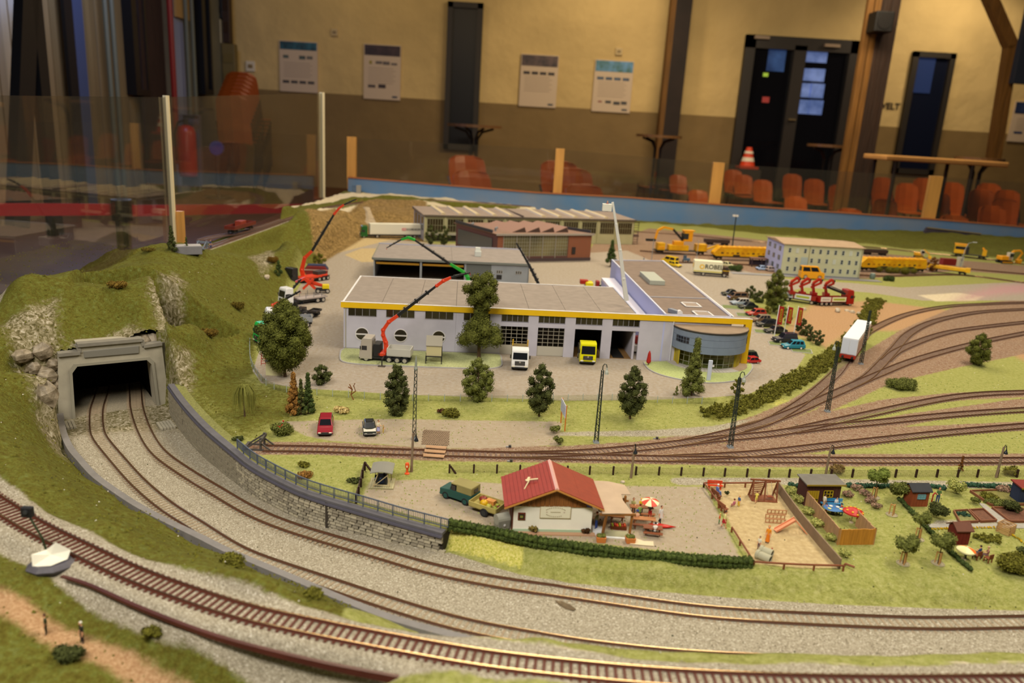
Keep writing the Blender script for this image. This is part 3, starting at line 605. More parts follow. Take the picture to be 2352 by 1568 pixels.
CHS = [  # top centre pixel of the backrest, distance, turn
 (1105, 362, 6.3, .55), (1130, 398, 5.6, .7), (1330, 375, 5.6, .55), (1358, 392, 5.4, .5), (1405, 432, 4.9, .7),
 (1497, 386, 6.6, .25), (1536, 394, 6.4, .25), (1572, 404, 6.2, .25), (1622, 440, 5.3, .3), (1700, 392, 6.5, .2), (1724, 404, 6.1, .2), (1770, 416, 6.0, .2), (1838, 402, 6.6, .15), (1890, 414, 6.2, .15), (1950, 428, 5.9, .15), (1848, 455, 5.0, .15),
 (2000, 402, 6.6, .1), (2050, 410, 6.2, .1), (2106, 424, 5.8, .05), (2145, 412, 6.8, .05), (2212, 422, 6.6, 0), (2178, 446, 5.3, 0), (2280, 438, 5.8, -.05), (2296, 424, 7.0, -.05), (2340, 440, 6.5, -.05), (2335, 460, 5.4, -.05), (2056, 462, 4.9, .05), (2310, 478, 4.8, 0), (1975, 484, 4.7, .1), (2220, 500, 4.5, .0)]
ORD = 'first second third fourth fifth sixth seventh eighth ninth tenth eleventh twelfth thirteenth fourteenth fifteenth sixteenth seventeenth eighteenth nineteenth twentieth'.split() + ['twenty '+w for w in 'first second third fourth fifth sixth seventh eighth ninth'.split()] + ['thirtieth']
cp_ = None
for i, (x, y, Y, a) in enumerate(sorted(CHS)):
    Y = .25*1800/(41 + max(0, x-1480)*.014 + max(0, y-400)*.16) if x > 1450 else Y*1.15
    p = PY(x, y, Y)
    if cp_ is None: cp_ = chair_proto(); c = cp_
    else: c = dup(cp_, (0, 0, 0))
    k = .62 if x > 1450 else .95
    c.scale = (k, k, (p.z-ZF)/.86); c.location = (p.x, Y, ZF); c.rotation_euler = (0, 0, a)
    c['label'] = 'orange plywood stacking chair, %s from the left behind the low screen' % ORD[i]; c['group'] = 'orange chairs in rows behind the layout'
# stack of chairs by the corner
for k in range(7):
    c = dup(cp_, (PY(553, 300, 9.9).x, 9.9 + .055*k, ZF + .045*k)); c.rotation_euler = (0, 0, PI); c.scale = (1.0, .9, (PY(553, 165, 9.9).z-ZF-.27)/.86)
    c['label'] = 'orange stacking chair, %s from the floor in the tall stack near the corner' % ORD[k]; c['group'] = 'stacked orange chairs near the corner'
# things on the left wall
def lbox(n, x0, y0, x1, y1, X, d, m, label=None, cat=None, parent=None):
    p, q = PX(x0, y0, X), PX(x1, y1, X); o = MB(1).bx(X-d, X, min(p.y, q.y), max(p.y, q.y), min(p.z, q.z), max(p.z, q.z)).obj(n, m, parent)
    if label: tag(o, label, cat)
    return o
XW = XL+.02
def lwin(i, x0, x1, lab):
    p, q = PX(x0, -60, XW), PX(x1, 206, XW); o = MB(1).bx(XW-.06, XW-.03, p.y, q.y, q.z, p.z).obj('window_%d' % i, mat('#b4a8b0', .5, .1, 3)); struct(o); o['label'] = lab
    f = mat('#0a0a0c', .4)
    MB(1).bx(XW-.06, XW+.05, p.y-.10, p.y, q.z-.06, p.z).obj('frame_jamb', f, o); MB(1).bx(XW-.06, XW+.05, q.y, q.y+.04, q.z-.06, p.z).obj('frame_jamb', f, o); MB(1).bx(XW-.06, XW+.05, p.y, q.y, q.z-.06, q.z).obj('frame_sill', f, o)
lwin(3, 296, 330, 'window with a pale roller blind and black frame left of the timber post'); lwin(4, 458, 479, 'window with a pale roller blind and black frame near the corner')
def lpost(label, x0, x1, X, m, z1=5, name='timber_post', z0=None):
    p, q = PX(x0, 300, X), PX(x1, 300, X); return tag(MB(1).bx(X-.03, X+.0, min(p.y, q.y), max(p.y, q.y), ZF if z0 is None else z0, z1).obj(name, m), label, 'post')
lpost('broad dark brown timber post on the left wall', 336, 388, XW+.04, TB); 
rp = PX(394, 100, XW+.1); tag(MB(1).cyl((rp.x, rp.y, -.2), (rp.x, rp.y, 4), .03).obj('red_pipe', mat('#7c1c14', .4)), 'dark red pipe running up beside the timber post', 'pipe')
p, q = PX(400, 50, XW), PX(438, 340, XW); pw = MB(1).bx(XW-.06, XW-.02, p.y, q.y, ZF, 4).obj('wall_daylight_strip', mat('#8b93ad', .7, .1, 2)); struct(pw)  # pale blue panel, the window's daylight put into its colour
lbox('roller_blind', 402, -40, 437, 48, XW+.02, .03, mat('#b08c50', .6), 'tan roller blind half drawn over the daylight strip', 'blind')
for k, x in enumerate((247, 262, 430, 444)):
    rp = PX(x, 100, XW+.05); tag(MB(1).cyl((rp.x, rp.y, ZF), (rp.x, rp.y, 4), .022).obj('conduit', mat('#5e604e', .5)), ['grey pipe running up the boarded wall', 'second grey pipe up the boarded wall', 'grey pipe beside the daylight strip', 'second grey pipe beside the daylight strip'][k], 'pipe')
lpost('black upright strip for the dark gap between the boarded wall panels', 172, 190, XW+.035, mat('#07080c', .5), name='dark_gap_strip'); lpost('blue grey upright panel of the left wall', 190, 212, XW+.01, mat('#3c4866', .6), name='wall_strip')  # black strip stands in for the shade of the wall gap
# electrical boxes
for k, (x0, y0, x1, y1, c) in enumerate(((482, 108, 512, 205, '#4a4232'), (488, 44, 512, 100, '#aca48c'), (512, 100, 545, 205, '#6a5c34'), (488, -30, 515, 44, '#14100e'), (512, -30, 532, 100, '#33200f'))):
    p, q = PY(x0, y0, YB-.3), PY(x1, y1, YB-.3); t = thing('switch_cabinet', ['dark grey cabinet low on the corner wall', 'pale fuse box high in the corner', 'tan metal cabinet in the corner', 'black box at the top of the corner', 'brown duct at the top of the corner'][k], 'cabinet', ((p.x+q.x)/2, YB-.3, (p.z+q.z)/2))
    MB(1).box((0, 0, 0), (q.x-p.x, .12, p.z-q.z)).obj('housing', mat(c, .5), t, bevel=.006)
    for j in range(2): MB(1).box((0, -.064, (p.z-q.z)*(-.22+.4*j)), ((q.x-p.x)*.7, .01, (p.z-q.z)*.2)).obj('cover', mat(c, .35), t)
# leaning blue black trestle legs
tr = thing('trestle', 'tall dark A shaped trestle leaning at the far left', 'trestle', PX(80, 480, -2.6))
o = tr.location
for x0, y0, x1, y1, w in ((62, -30, 40, 520, .13), (72, -30, 128, 540, .085)):
    MB(1).bar(PX(x0, y0, -2.6)-o, PX(x1, y1, -2.6)-o, .05, w).obj('leg', mat('#0b0e1a', .5), tr)
# fire extinguisher
p = PY(433, 405, 8.0); fe = thing('fire_extinguisher', 'red fire extinguisher hanging at the left wall behind the acrylic', 'extinguisher', (p.x, 8.0, p.z))
MB(1).lathe((0, 0, 0), [(.085, 0), (.09, .03), (.09, .42), (.07, .48), (.03, .50)], 16).obj('cylinder', mat('#a01c10', .3), fe, smooth=True); MB(1).cyl((0, 0, .5), (0, 0, .56), .025).obj('valve', mat('#28201c', .4), fe); MB(1).tube([(0, 0, .55), (-.08, 0, .52), (-.12, 0, .4), (-.11, 0, .15)], .012).obj('hose', mat('#100e0e', .5), fe); MB(1).box((.05, 0, .58), (.14, .03, .03)).obj('handle', mat('#100e0e', .5), fe)
MB(1).bx(-.1, .1, .08, .14, -.1, .6).obj('wall_plate', mat('#55525a', .5), fe)
p = PY(498, 340, 8.8); bs = thing('barrier_sign', 'blue topped chrome stand by the stacked chairs', 'stand', (p.x, 8.8, ZF)); h = p.z-ZF
MB(1).cyl((0, 0, 0), (0, 0, h), .02).obj('pole', mat('#8c92a0', .2, metal=1), bs); MB(1).cyl((0, .02, h), (0, -.02, h), .075, n=18).obj('disc', mat('#1c3c9c', .4), bs); MB(1).cyl((0, 0, 0), (0, 0, .02), .15, n=18).obj('base', mat('#3a3c42', .3, metal=.8), bs)
# belt barrier
p = PY(278, 458, 3.4); bp_ = thing('belt_barrier_post', 'chrome belt barrier post behind the tall acrylic', 'barrier', (p.x, 3.4, ZF)); h = p.z-ZF
MB(1).cyl((0, 0, 0), (0, 0, h), .03, n=16).obj('pole', mat('#b0b4bc', .15, metal=1), bp_); MB(1).cyl((0, 0, h-.09), (0, 0, h), .042, n=18).obj('belt_head', mat('#6a6c74', .2, metal=1), bp_); MB(1).cyl((0, 0, 0), (0, 0, .03), .17, n=20).obj('base', mat('#4a4c52', .25, metal=.9), bp_)
zb = PY(278, 481, 3.4).z
for (x0, y0, Y0, x1, y1, Y1, lab) in ((-40, 481, 3.0, 268, 481, 3.4, 'dark red barrier belt stretched left from the chrome post'), (286, 484, 3.4, 700, 478, 4.6, 'dark red barrier belt stretched right from the chrome post')):
    A, B = PY(x0, y0, Y0), PY(x1, y1, Y1); tag(MB(1).bar((A.x, A.y, A.z), (B.x, B.y, B.z), .003, .05).obj('barrier_belt', mat('#a8142c', .5)), lab, 'belt')
# ================================================================ layout board, screens, portal, retaining wall
tb = thing('layout_table', 'brown wooden table carrying the model railway', 'table', (0, 0, 0))
inn = [Vector((p.x, p.y, 0)) for p in OUT]
fs = []; vs = []
for i in range(len(OUT)):
    a, b = OUT[i], OUT[(i+1) % len(OUT)]; n = max(1, int((b-a).to_2d().length/.04))
    for k in range(n):
        p = a.lerp(b, k/n); vs.append((p.x, p.y, TZ(p.x, p.y)-.001))
m_ = len(vs); allv = vs + [(x, y, -.16) for x, y, z in vs]
MB(1).add(allv, [(i, (i+1) % m_, m_+(i+1) % m_, m_+i) for i in range(m_)]).obj('fascia', mat('#6e5230', .6, .2, 12), tb)
MB(1).prism([(p.x, p.y) for p in OUT][::-1], -.18, -.12).obj('board', mat('#4a3620', .7), tb)
for x, y in ((-.8, .6), (1.4, .6), (2.6, 1.6), (2.8, 3.5), (-.6, 3.5), (-.7, 2.2), (.6, 2.0)): MB(1).box((x, y, -.45), (.06, .06, .52)).obj('leg', mat('#4a3620', .7), tb)
# blue painted backboard
tp = [PY(x, y, 3.805) for x, y in ((800, 408), (1000, 424), (1230, 443), (1440, 454), (1645, 470), (1900, 487), (2150, 505), (2352, 522))]; e = (tp[-1]-tp[-2]).normalized(); tp.append(tp[-1]+e*.5)
zlo = -.06
R = [[(p.x, 3.800, zlo), (p.x, 3.814, zlo), (p.x, 3.814, p.z), (p.x, 3.800, p.z)] for p in tp]
bb = MB(1).rings(R).obj('backboard', mat('#476f9f', .6, .22, 5, h2='#6f7c94')); tag(bb, 'long sky blue painted board along the far edge of the layout', 'board')
o = MB(1).rings([[(p.x, 3.796, p.z), (p.x, 3.818, p.z), (p.x, 3.818, p.z+.005), (p.x, 3.796, p.z+.005)] for p in tp]).obj('top_edging', mat('#9a5a34', .5), bb)
AC = glassmat('#f2efe6', .02, .35, 'acrylic')
OAK = mat('#c08c48', .5, .15, 40, stretch=(1, 1, .15))
scr = thing('low_screen', 'low clear acrylic screen with oak posts behind the blue board', 'screen', (0, 0, 0))
pt_ = []
for x0, x1, yt, yb in ((798, 818, 314, 405), (1277, 1297, 341, 436), (1638, 1664, 373, 468), (2137, 2165, 404, 508)):
    a, b, c = PY(x0, yt, 3.83), PY(x1, yt, 3.83), PY((x0+x1)/2, yb, 3.83)
    MB(1).bx(a.x, b.x, 3.82, 3.845, c.z-.06, (a.z+b.z)/2).obj('oak_post', OAK, scr); pt_.append(((a.x+b.x)/2, a.z))
pt_.append((3.0, pt_[-1][1]))
for (xa, za), (xb, zb_) in zip(pt_[:-1], pt_[1:]): MB(1).add([(xa, 3.847, .06), (xb, 3.847, .06), (xb, 3.847, zb_-.004), (xa, 3.847, za-.004), (xa, 3.850, .06), (xb, 3.850, .06), (xb, 3.850, zb_-.004), (xa, 3.850, za-.004)], [(0, 1, 2, 3), (7, 6, 5, 4), (0, 4, 5, 1), (3, 2, 6, 7), (0, 3, 7, 4), (1, 5, 6, 2)]).obj('acrylic_pane', AC, scr)
q1, q2 = G(400, 563, .085), G(741, 444, .062)
z1, z2 = top(q1, 219), top(q2, 212)
ALU = mat('#c8c2b0', .35, metal=.3)
ts = thing('tall_screen', 'tall clear acrylic screen with white aluminium posts along the left edge', 'screen', (0, 0, 0))
def tpost(q, z, w):
    o = MB(1).box((q.x-w*.2, q.y+.004, (q.z-.02+z)/2), (w*.5, .012, z-q.z+.02), rz=.2).obj('aluminium_post', ALU, ts)
    MB(1).box((q.x+w*.25, q.y, (q.z-.02+z)/2), (w*.32, .014, z-q.z+.02), rz=.2).obj('edge_strip', mat('#d8c8a4', .4), o)
tpost(q1, z1, .016); tpost(q2, z2, .028)
MB(1).box((q1.x+.012, q1.y+.012, q1.z+.03), (.016, .016, .10)).obj('wood_block', OAK, ts)
def pane(A, za, B, zb_):
    d = Vector((B.x-A.x, B.y-A.y, 0)).normalized(); n = Vector((-d.y, d.x, 0))*.003
    V = [(A.x, A.y, A.z-.02), (B.x, B.y, B.z-.02), (B.x, B.y, zb_), (A.x, A.y, za)]
    MB(1).add(V + [(x+n.x, y+n.y, z) for x, y, z in V], [(0, 1, 2, 3), (7, 6, 5, 4), (0, 4, 5, 1), (3, 2, 6, 7), (0, 3, 7, 4), (1, 5, 6, 2)]).obj('acrylic_pane', AC, ts)
q0 = G(0, 700, .085); dq = (q0-q1); z0 = top(q0, 217); q00 = q0 + dq*.35
pane(q00, z0+(z0-z1)*.35, q1, z1-.004); pane(q1, z1-.004, q2, z2-.004)
# ---------------------------------------------------------------- tunnel portal
po = PFL.copy(); po.z = 0
def PP(a, b, dn=0.):   # pixel -> (along, up) on the portal plane
    d = ray(a, b); o = po + pnor*dn; t = (o-CAMP).dot(pnor)/d.dot(pnor); p = CAMP + d*t - po; return (p.dot(pdir), p.z)
prt = thing('tunnel_portal', 'pale concrete double track tunnel portal with a grey name plate', 'tunnel', po, math.atan2(pdir.y, pdir.x))
CON = mat('#a39c8b', .8, .10, 60, .1); CON2 = mat('#7f7a70', .8, .12, 60, .1)
LBz = PFL.z-.004
oL = [(PP(172, 958)[0], LBz), PP(165, 854), PP(176, 839), PP(335, 824), PP(346, 834), (PP(359, 931)[0], LBz)]
oO = [(PP(140, 960)[0]-.004, LBz), PP(132, 813), PP(183, 808), PP(176, 791), PP(325, 778), PP(328, 793), PP(370, 787), (PP(390, 960)[0], LBz)]
def plate(m, outer, inner, y0, y1):   # face with an opening: triangulated strip
    import mathutils.geometry as mg
    tri = mg.tessellate_polygon([[Vector((a, b, 0)) for a, b in outer + inner[::-1]]])
    P = outer + inner[::-1]; n = len(P)
    m.add([(a, y0, b) for a, b in P] + [(a, y1, b) for a, b in P], [t for t in tri] + [tuple(n+i for i in t[::-1]) for t in tri] + [(i, (i+1) % n, n+(i+1) % n, n+i) for i in range(n)])
mb = MB(1); plate(mb, oO, oL, -.004, .028); mb.obj('front_wall', CON, prt)
inn_ = [(a + (.006 if a < .07 else -.006)*1, b-(.006 if b > 0 else 0)) for a, b in oL]
mb = MB(1); plate(mb, [(a + (-.004 if i < 3 else .004), b + (.004 if 0 < i < 5 else 0)) for i, (a, b) in enumerate(oL)], oL, -.0065, -.003); mb.obj('opening_frame', mat('#8d8879', .8), prt)
def corn(P0, P1, h=.005): MB(1).bar((P0[0], -.0005, P0[1]), (P1[0], -.0005, P1[1]), .014, h).obj('cornice', CON2, prt)
for A, B in ((1, 2), (3, 4), (5, 6)): corn(oO[A], oO[B])
for A, B in ((2, 3), (4, 5)): MB(1).bar((oO[A][0], .0, oO[A][1]), (oO[B][0], .0, oO[B][1]), .012, .005).obj('cornice_return', CON2, prt)
np_ = [PP(190, 804), PP(318, 791), PP(318, 809), PP(192, 820)]
MB(1).add([(a, -.004, b) for a, b in np_] + [(a, -.006, b) for a, b in np_], [(0, 1, 2, 3), (7, 6, 5, 4), (0, 4, 5, 1), (1, 5, 6, 2), (2, 6, 7, 3), (3, 7, 4, 0)]).obj('name_plate', mat('#77746c', .6), prt, bevel=.0012)
wr = oO[-1][0]; MB(1).add([(oO[6][0], -.004, oO[6][1]), (oO[6][0]+.012, .014, oO[6][1]-.002), (wr+.010, .014, LBz), (wr, -.004, LBz), (oO[6][0], .03, oO[6][1]), (wr, .03, LBz)], [(0, 3, 2, 1), (1, 2, 5, 4), (0, 1, 4), (3, 5, 2), (0, 4, 5, 3)]).obj('wing_wall', CON2, prt)
BK = mat('#16130f', .95, spec=.05); x0, x1 = oL[0][0]-.002, oL[-1][0]+.002; zc = max(b for a, b in oL)+.001; Dp = .13  # near black stands for the darkness inside the tunnel and pipes
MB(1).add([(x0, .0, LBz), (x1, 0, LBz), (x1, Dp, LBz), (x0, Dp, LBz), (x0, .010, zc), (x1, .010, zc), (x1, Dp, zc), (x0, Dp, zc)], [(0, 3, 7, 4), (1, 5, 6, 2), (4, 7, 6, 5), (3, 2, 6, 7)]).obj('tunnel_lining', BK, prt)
tf = MB(1).add([(x0, -.012, LBz+.0035), (x1, -.012, LBz+.0035), (x1, Dp, LBz+.0035), (x0, Dp, LBz+.0035)], [(0, 1, 2, 3)]).obj('tunnel_floor', mat('#968c78', .9, .3, 600, .3), prt)
for (a, b) in ((152, 972), (378, 972)):   # slatted cable covers at the feet
    q = gl(a, b, .002)
    for k in range(5): MB(1).box((0, 0, 0), (.0035, .030, .003)).obj('cover_slab', CON, prt, loc=((q-po).dot(pdir) + (k-2)*.0042, (q-po).dot(pnor)-.008, q.z))
# ---------------------------------------------------------------- retaining wall of squared stones
rw = thing('retaining_wall', 'curved retaining wall of grey squared stone rows below the railing', 'wall', (0, 0, 0))
zb_of = lambda p: zl(p.x)-.004
MB(1).rings([[(p.x-n.x*.0015, p.y-n.y*.0015, zb_of(p)), (p.x-n.x*.0015, p.y-n.y*.0015, -.001), (p.x+n.x*.014, p.y+n.y*.014, -.001), (p.x+n.x*.014, p.y+n.y*.014, zb_of(p))] for p, n in zip(pW[::3], [(b-a).normalized() for a, b in zip(pW[::3], offset_path(pW, .01)[::3])])]).obj('backing', mat('#2c2720', .9), rw)
MB(1).sweep(offset_path(pW, .0098)[::3], [(-.0062, -.0012), (.0062, -.0012), (.0062, .0004), (-.0062, .0004)]).obj('earth_strip', mat('#7c7c46', .95, .35, 300, .3), rw)
cpt = MB(1).sweep(pW[::3], [(-.0045, -.001), (.0042, -.001), (.0042, .0020), (-.0045, .0020)]).obj('coping', mat('#5e5c62', .7, .12, 80), rw)
MB(1).sweep(pW[::3], [(-.0062, -.0035), (-.002, -.0035), (-.002, -.0012), (-.0062, -.0012)]).obj('string_course', mat('#565462', .7), rw)
stm = [mat(h, .85, .15, 200, .2) for h in ('#8f8775', '#9d9583', '#847c6c', '#a69d88')]
SP = smooth_path(wall_top, .0011, 30); stones = []
def stone_mesh(m):
    o = MB(1).box((0, 0, 0), (.0074, .0052, .0027), ty=.8, tx=.95); return o
protos = []
for m in stm:
    me = stone_mesh(m).obj('wall_stone', m, rw); protos.append(me)
for r in range(13):
    z = -.0055 - r*.0036; i = (r % 2)*4
    while i < len(SP)-4:
        p = SP[i]; L = random.choice((7, 8, 7))
        if z > zl(p.x)-.001:
            t = (SP[min(i+3, len(SP)-1)]-SP[max(i-3, 0)]).normalized(); n = Vector((-t.y, t.x, 0)); stones.append((Vector((p.x, p.y, z)) - n*(.002+random.uniform(-.0003, .0003)), math.atan2(t.y, t.x)))
        i += L
stones.sort(key=lambda s: (s[0]-CAMP).length)
far = MB(1)
for k, (p, a) in enumerate(stones):
    if k < 4: o = protos[k]; o.location = p; o.rotation_euler = (0, 0, a)
    elif k < 290: copypart(protos[random.randrange(4)], p, a, rw)
    else: far.box(p, (.0074, .0052, .0027), rz=a)
o = far.obj('small_wall_stones', stm[0], rw); o['kind'] = 'stuff'
for x, y in ((752, 1160), (424, 960)):   # buttress seams
    q = min(pW, key=lambda p: abs(proj(p)[0]-x)); 
    MB(1).box((q.x, q.y-.0035, -.016), (.004, .004, .03)).obj('drain_shadow_gap', mat('#3c352c', .9), rw)
# railing on the wall
rl = thing('wall_railing', 'grey blue metal railing with thin balusters on the retaining wall', 'railing', (0, 0, 0))
RM = mat('#4d5564', .5)
rp_ = [p for p in smooth_path(px([(540,1034),(588,1072),(683,1122),(754,1147),(846,1174),(922,1197),(1026,1224)], 0), .0021, 20)]; rp_ = offset_path(rp_, .0030)
up_ = lambda h: [Vector((p.x, p.y, .002+h)) for p in rp_]
MB(1).sweep(up_(.0115), [(-.0006, 0), (.0006, 0), (.0006, .0011), (-.0006, .0011)]).obj('top_rail', RM, rl); MB(1).sweep(up_(.0030), [(-.0004, 0), (.0004, 0), (.0004, .0008), (-.0004, .0008)]).obj('bottom_rail', RM, rl)
bl = MB(1); pp_ = None
for i, p in enumerate(rp_):
    if i % 9 == 0:
        if pp_ is None: pp_ = MB(1).box((0, 0, .006), (.0013, .0013, .0135)).obj('railing_post', RM, rl, loc=(p.x, p.y, .002))
        else: copypart(pp_, (p.x, p.y, .002), 0, rl)
    else: bl.box((p.x, p.y, .0092), (.0005, .0005, .0085))
o = bl.obj('balusters', RM, rl); o['kind'] = 'stuff'
# low kerb on the outer side of the cutting
kb = MB(1).sweep(pK[::3], [(-.004, -.016), (.004, -.016), (.004, .0), (-.004, .0)]).obj('concrete_kerb', mat('#7b7776', .75, .12, 80)); tag(kb, 'grey concrete kerb along the outer track of the cutting', 'kerb')
# brown edge strip of the front board
es = smooth_path(px([(140,1322),(200,1340),(300,1385),(400,1425),(500,1460),(620,1492),(760,1524),(900,1550),(1040,1574),(1180,1592)], .031), .004, 10)
wv = [min(.010, .001 + i*.00005) for i in range(len(es))]
st = MB(1).rings([[p + n*.002 + Vector((0, 0, -w)), p - n*(.001+w*.25) + Vector((0, 0, -w)), p - n*.001, p + n*.002] for p, n, w in zip(es, [(b-a).normalized() for a, b in zip(es, offset_path(es, 1.))], wv)]).obj('edge_strip', mat('#4c261e', .35, .2, 50)); tag(st, 'dark red brown edge strip below the front track', 'strip')
# ================================================================ tracks
RB = mat('#5f3d2c', .55); RTOP = mat('#b79a76', .22, metal=.95)
def track(label, P, sl, top_m=RTOP, side_m=RB, w=.0009, single=True, spacing=.0068, slen=.0262, sw=.0026, h=.0022, zoff=0., g=GA, step=3, sink=0., name='railway_track', group=None):
    t = thing(name, label, 'track', (0, 0, 0), group=group)
    for sgn in (-1, 1):
        Q = [p + Vector((0, 0, zoff)) for p in offset_path(P, sgn*g)][::step]
        r = MB(1).sweep(Q, [(-w*1.1, -h), (w*1.1, -h), (w*1.1, -h+.0004), (w*.45, -h+.0007), (w*.45, -.0007), (w*.5, -.0002), (-w*.5, -.0002), (-w*.45, -.0007), (-w*.45, -h+.0007), (-w*1.1, -h+.0004)]).obj('rail', side_m, t)
        MB(1).sweep(Q, [(-w*.5, -.0003), (w*.5, -.0003), (w*.42, 0), (-w*.42, 0)]).obj('running_surface', top_m, r)
    L = [0]
    for a, b in zip(P[:-1], P[1:]): L.append(L[-1] + (b-a).length)
    n = int(L[-1]/spacing); X = np.array([tuple(p) for p in P]); u = np.arange(n)*spacing + spacing/2
    C = np.stack([np.interp(u, L, X[:, k]) for k in range(3)], 1); T_ = np.stack([np.interp(u+.002, L, X[:, k]) - np.interp(u-.002, L, X[:, k]) for k in range(3)], 1)
    items = [(Vector(c) + Vector((0, 0, zoff-h-.0007-sink)), math.atan2(t_[1], t_[0])) for c, t_ in zip(C, T_)]
    vis = [(p, a) for p, a in items if -60 < proj(p)[0] < 2420 and proj(p)[1] < 1600]
    if single:
        vis.sort(key=lambda s: (s[0]-CAMP).length); proto = None; far = MB(1); nf = 0
        for k, (p, a) in enumerate(vis):
            if k < 290:
                if proto is None: proto = MB(1).box((0, 0, 0), (sw, slen, .0018), tx=.85, ty=.98).obj('sleeper', sl, t, loc=p, rz=a)
                else: copypart(proto, p, a, t)
            else: far.box(p, (sw, slen, .0018), rz=a); nf += 1
        if nf: far.obj('small_sleepers', sl, t)['kind'] = 'stuff'
    else:
        far = MB(1)
        for p, a in vis: far.box(p, (sw, slen, .0018), rz=a)
        far.obj('sleepers', sl, t)['kind'] = 'stuff'
    return t
SLC = mat('#94836c', .8, .2, 300); SLF = mat('#5a2f22', .6, .12, 100); SLY = mat('#6f5a50', .8, .2, 300)
track('inner track of the cutting, next to the retaining wall', pA, SLC, sink=.0007)
track('outer track of the cutting, next to the concrete kerb', pB, SLC, sink=.0007)
track('track in front with dark red brown sleepers on the raised bed', pC, SLF, spacing=.0064, slen=.0255, sw=.0027, w=.0013, side_m=mat('#5a2d20', .5))
def up(L, z=.0026, step=.004, it=14, e=.0): return smooth_path(ext(px(L, z), 0, e), step, it)
TK = [
 ('straight siding running from the buffer stop along the wire fence', [(606,1027),(740,1029),(900,1035),(1080,1040),(1300,1046),(1480,1050),(1700,1053),(1900,1054),(2000,1055),(2180,1055),(2352,1055),(2480,1055)], 1),
 ('track branching off the siding and curving up to the container wagon', [(1150,1042),(1250,1041),(1350,1036),(1480,1025),(1580,1012),(1679,990),(1748,972),(1800,947),(1850,915),(1893,880),(1928,845),(1965,790),(1998,758),(2078,722),(2169,703),(2260,697),(2352,694),(2480,692)], 1),
 ('track running right along the green strip past the lone bush', [(1700,983),(1760,966),(1834,938),(1923,899),(2012,860),(2110,822),(2240,787),(2352,764),(2480,742)], 1),
 ('track curving upward through the middle of the fan', [(1950,886),(1990,866),(2020,838),(2055,800),(2090,763),(2150,735),(2245,716),(2352,709),(2480,704)], 0),
 ('track forking right from the middle of the fan', [(2035,826),(2055,808),(2090,791),(2150,769),(2215,755),(2352,739),(2480,728)], 0),
 ('upper of the three tracks below the lone bush', [(1560,1016),(1640,1006),(1700,1001),(1800,990),(1900,969),(2003,947),(2110,924),(2195,909),(2270,902),(2352,899),(2480,897)], 1),
 ('middle of the three tracks below the lone bush', [(1820,988),(1900,978),(2000,969),(2180,951),(2352,939),(2480,932)], 1),
 ('lowest of the three tracks, joining the siding by the mast', [(1530,1050),(1640,1045),(1748,1038),(1900,1021),(2000,1010),(2180,991),(2352,976),(2480,966)], 1)]
for lab, L, sg in TK: track(lab, up(L), SLY, single=bool(sg))
for lab, L in (('rusty track along the grass bank below the blue board', [(1240,482),(1460,493),(1700,511),(1960,537),(2185,560),(2352,587),(2460,600)]),
               ('rusty track behind the yellow machines', [(1450,530),(1590,540),(1766,556),(1985,566),(2100,577),(2282,596),(2352,606),(2460,618)]),
               ('rusty track under the yellow digger wagon', [(1470,575),(1600,584),(1766,592),(1985,596),(2282,622),(2440,636)]),
               ('rusty track under the long yellow machines', [(1440,603),(1600,602),(1800,612),(2000,632),(2200,630),(2352,648),(2440,655)])):
    track(lab, up(L, .0026, .008, 6), SLY, single=False, w=.0016)
track('curved track on the upper embankment by the tall acrylic screen', [p + Vector((0, 0, .0005)) for p in LOOP], SLY, single=False)
sdg = smooth_path([TP(*q) + Vector((0, 0, .004)) for q in ((462,563),(500,553),(545,540),(600,524),(648,509))], .004, 12)
zf = [p.z for p in sdg]; zm = max(zf)
track('short siding on the upper embankment under the brown wagon', [Vector((p.x, p.y, .089 - .006*i/len(sdg))) for i, p in enumerate(sdg)], SLY, single=False)
# planked crossing over the siding
cr = thing('plank_crossing', 'planked level crossing on the siding beside the tall lattice mast', 'crossing', G(999, 1040, .0))
for k, (dy, yy) in enumerate(((.0135, 0), (.0, 0), (-.0135, 0))):
    for j in range(2): MB().box((0, 0, 0), (26+j, 3.6, 1.2)).obj('plank', mat('#b08a68', .7, .2, 200, stretch=(.2, 3, 1)), cr, loc=(0, dy + (j-.5)*.0040*(1 if k != 1 else 1), .0022), rz=-.03)
ck = thing('cobbled_path', 'brown cobbled path leading to the plank crossing', 'path', G(1003, 1003, .0008))
cm = mat('#86705a', .8, .2, 300); cpr = None
for i in range(13):
    for j in range(12):
        l = ((i-6)*.0027 + (j % 2)*.0013 - j*.0003, (j-6)*.0041, random.uniform(-.0002, .0002))
        if cpr is None: cpr = MB().box((0, 0, 0), (2.3, 3.6, 1.), tx=.85, ty=.85).obj('cobble', cm, ck, loc=l)
        else: copypart(cpr, l, 0, ck)
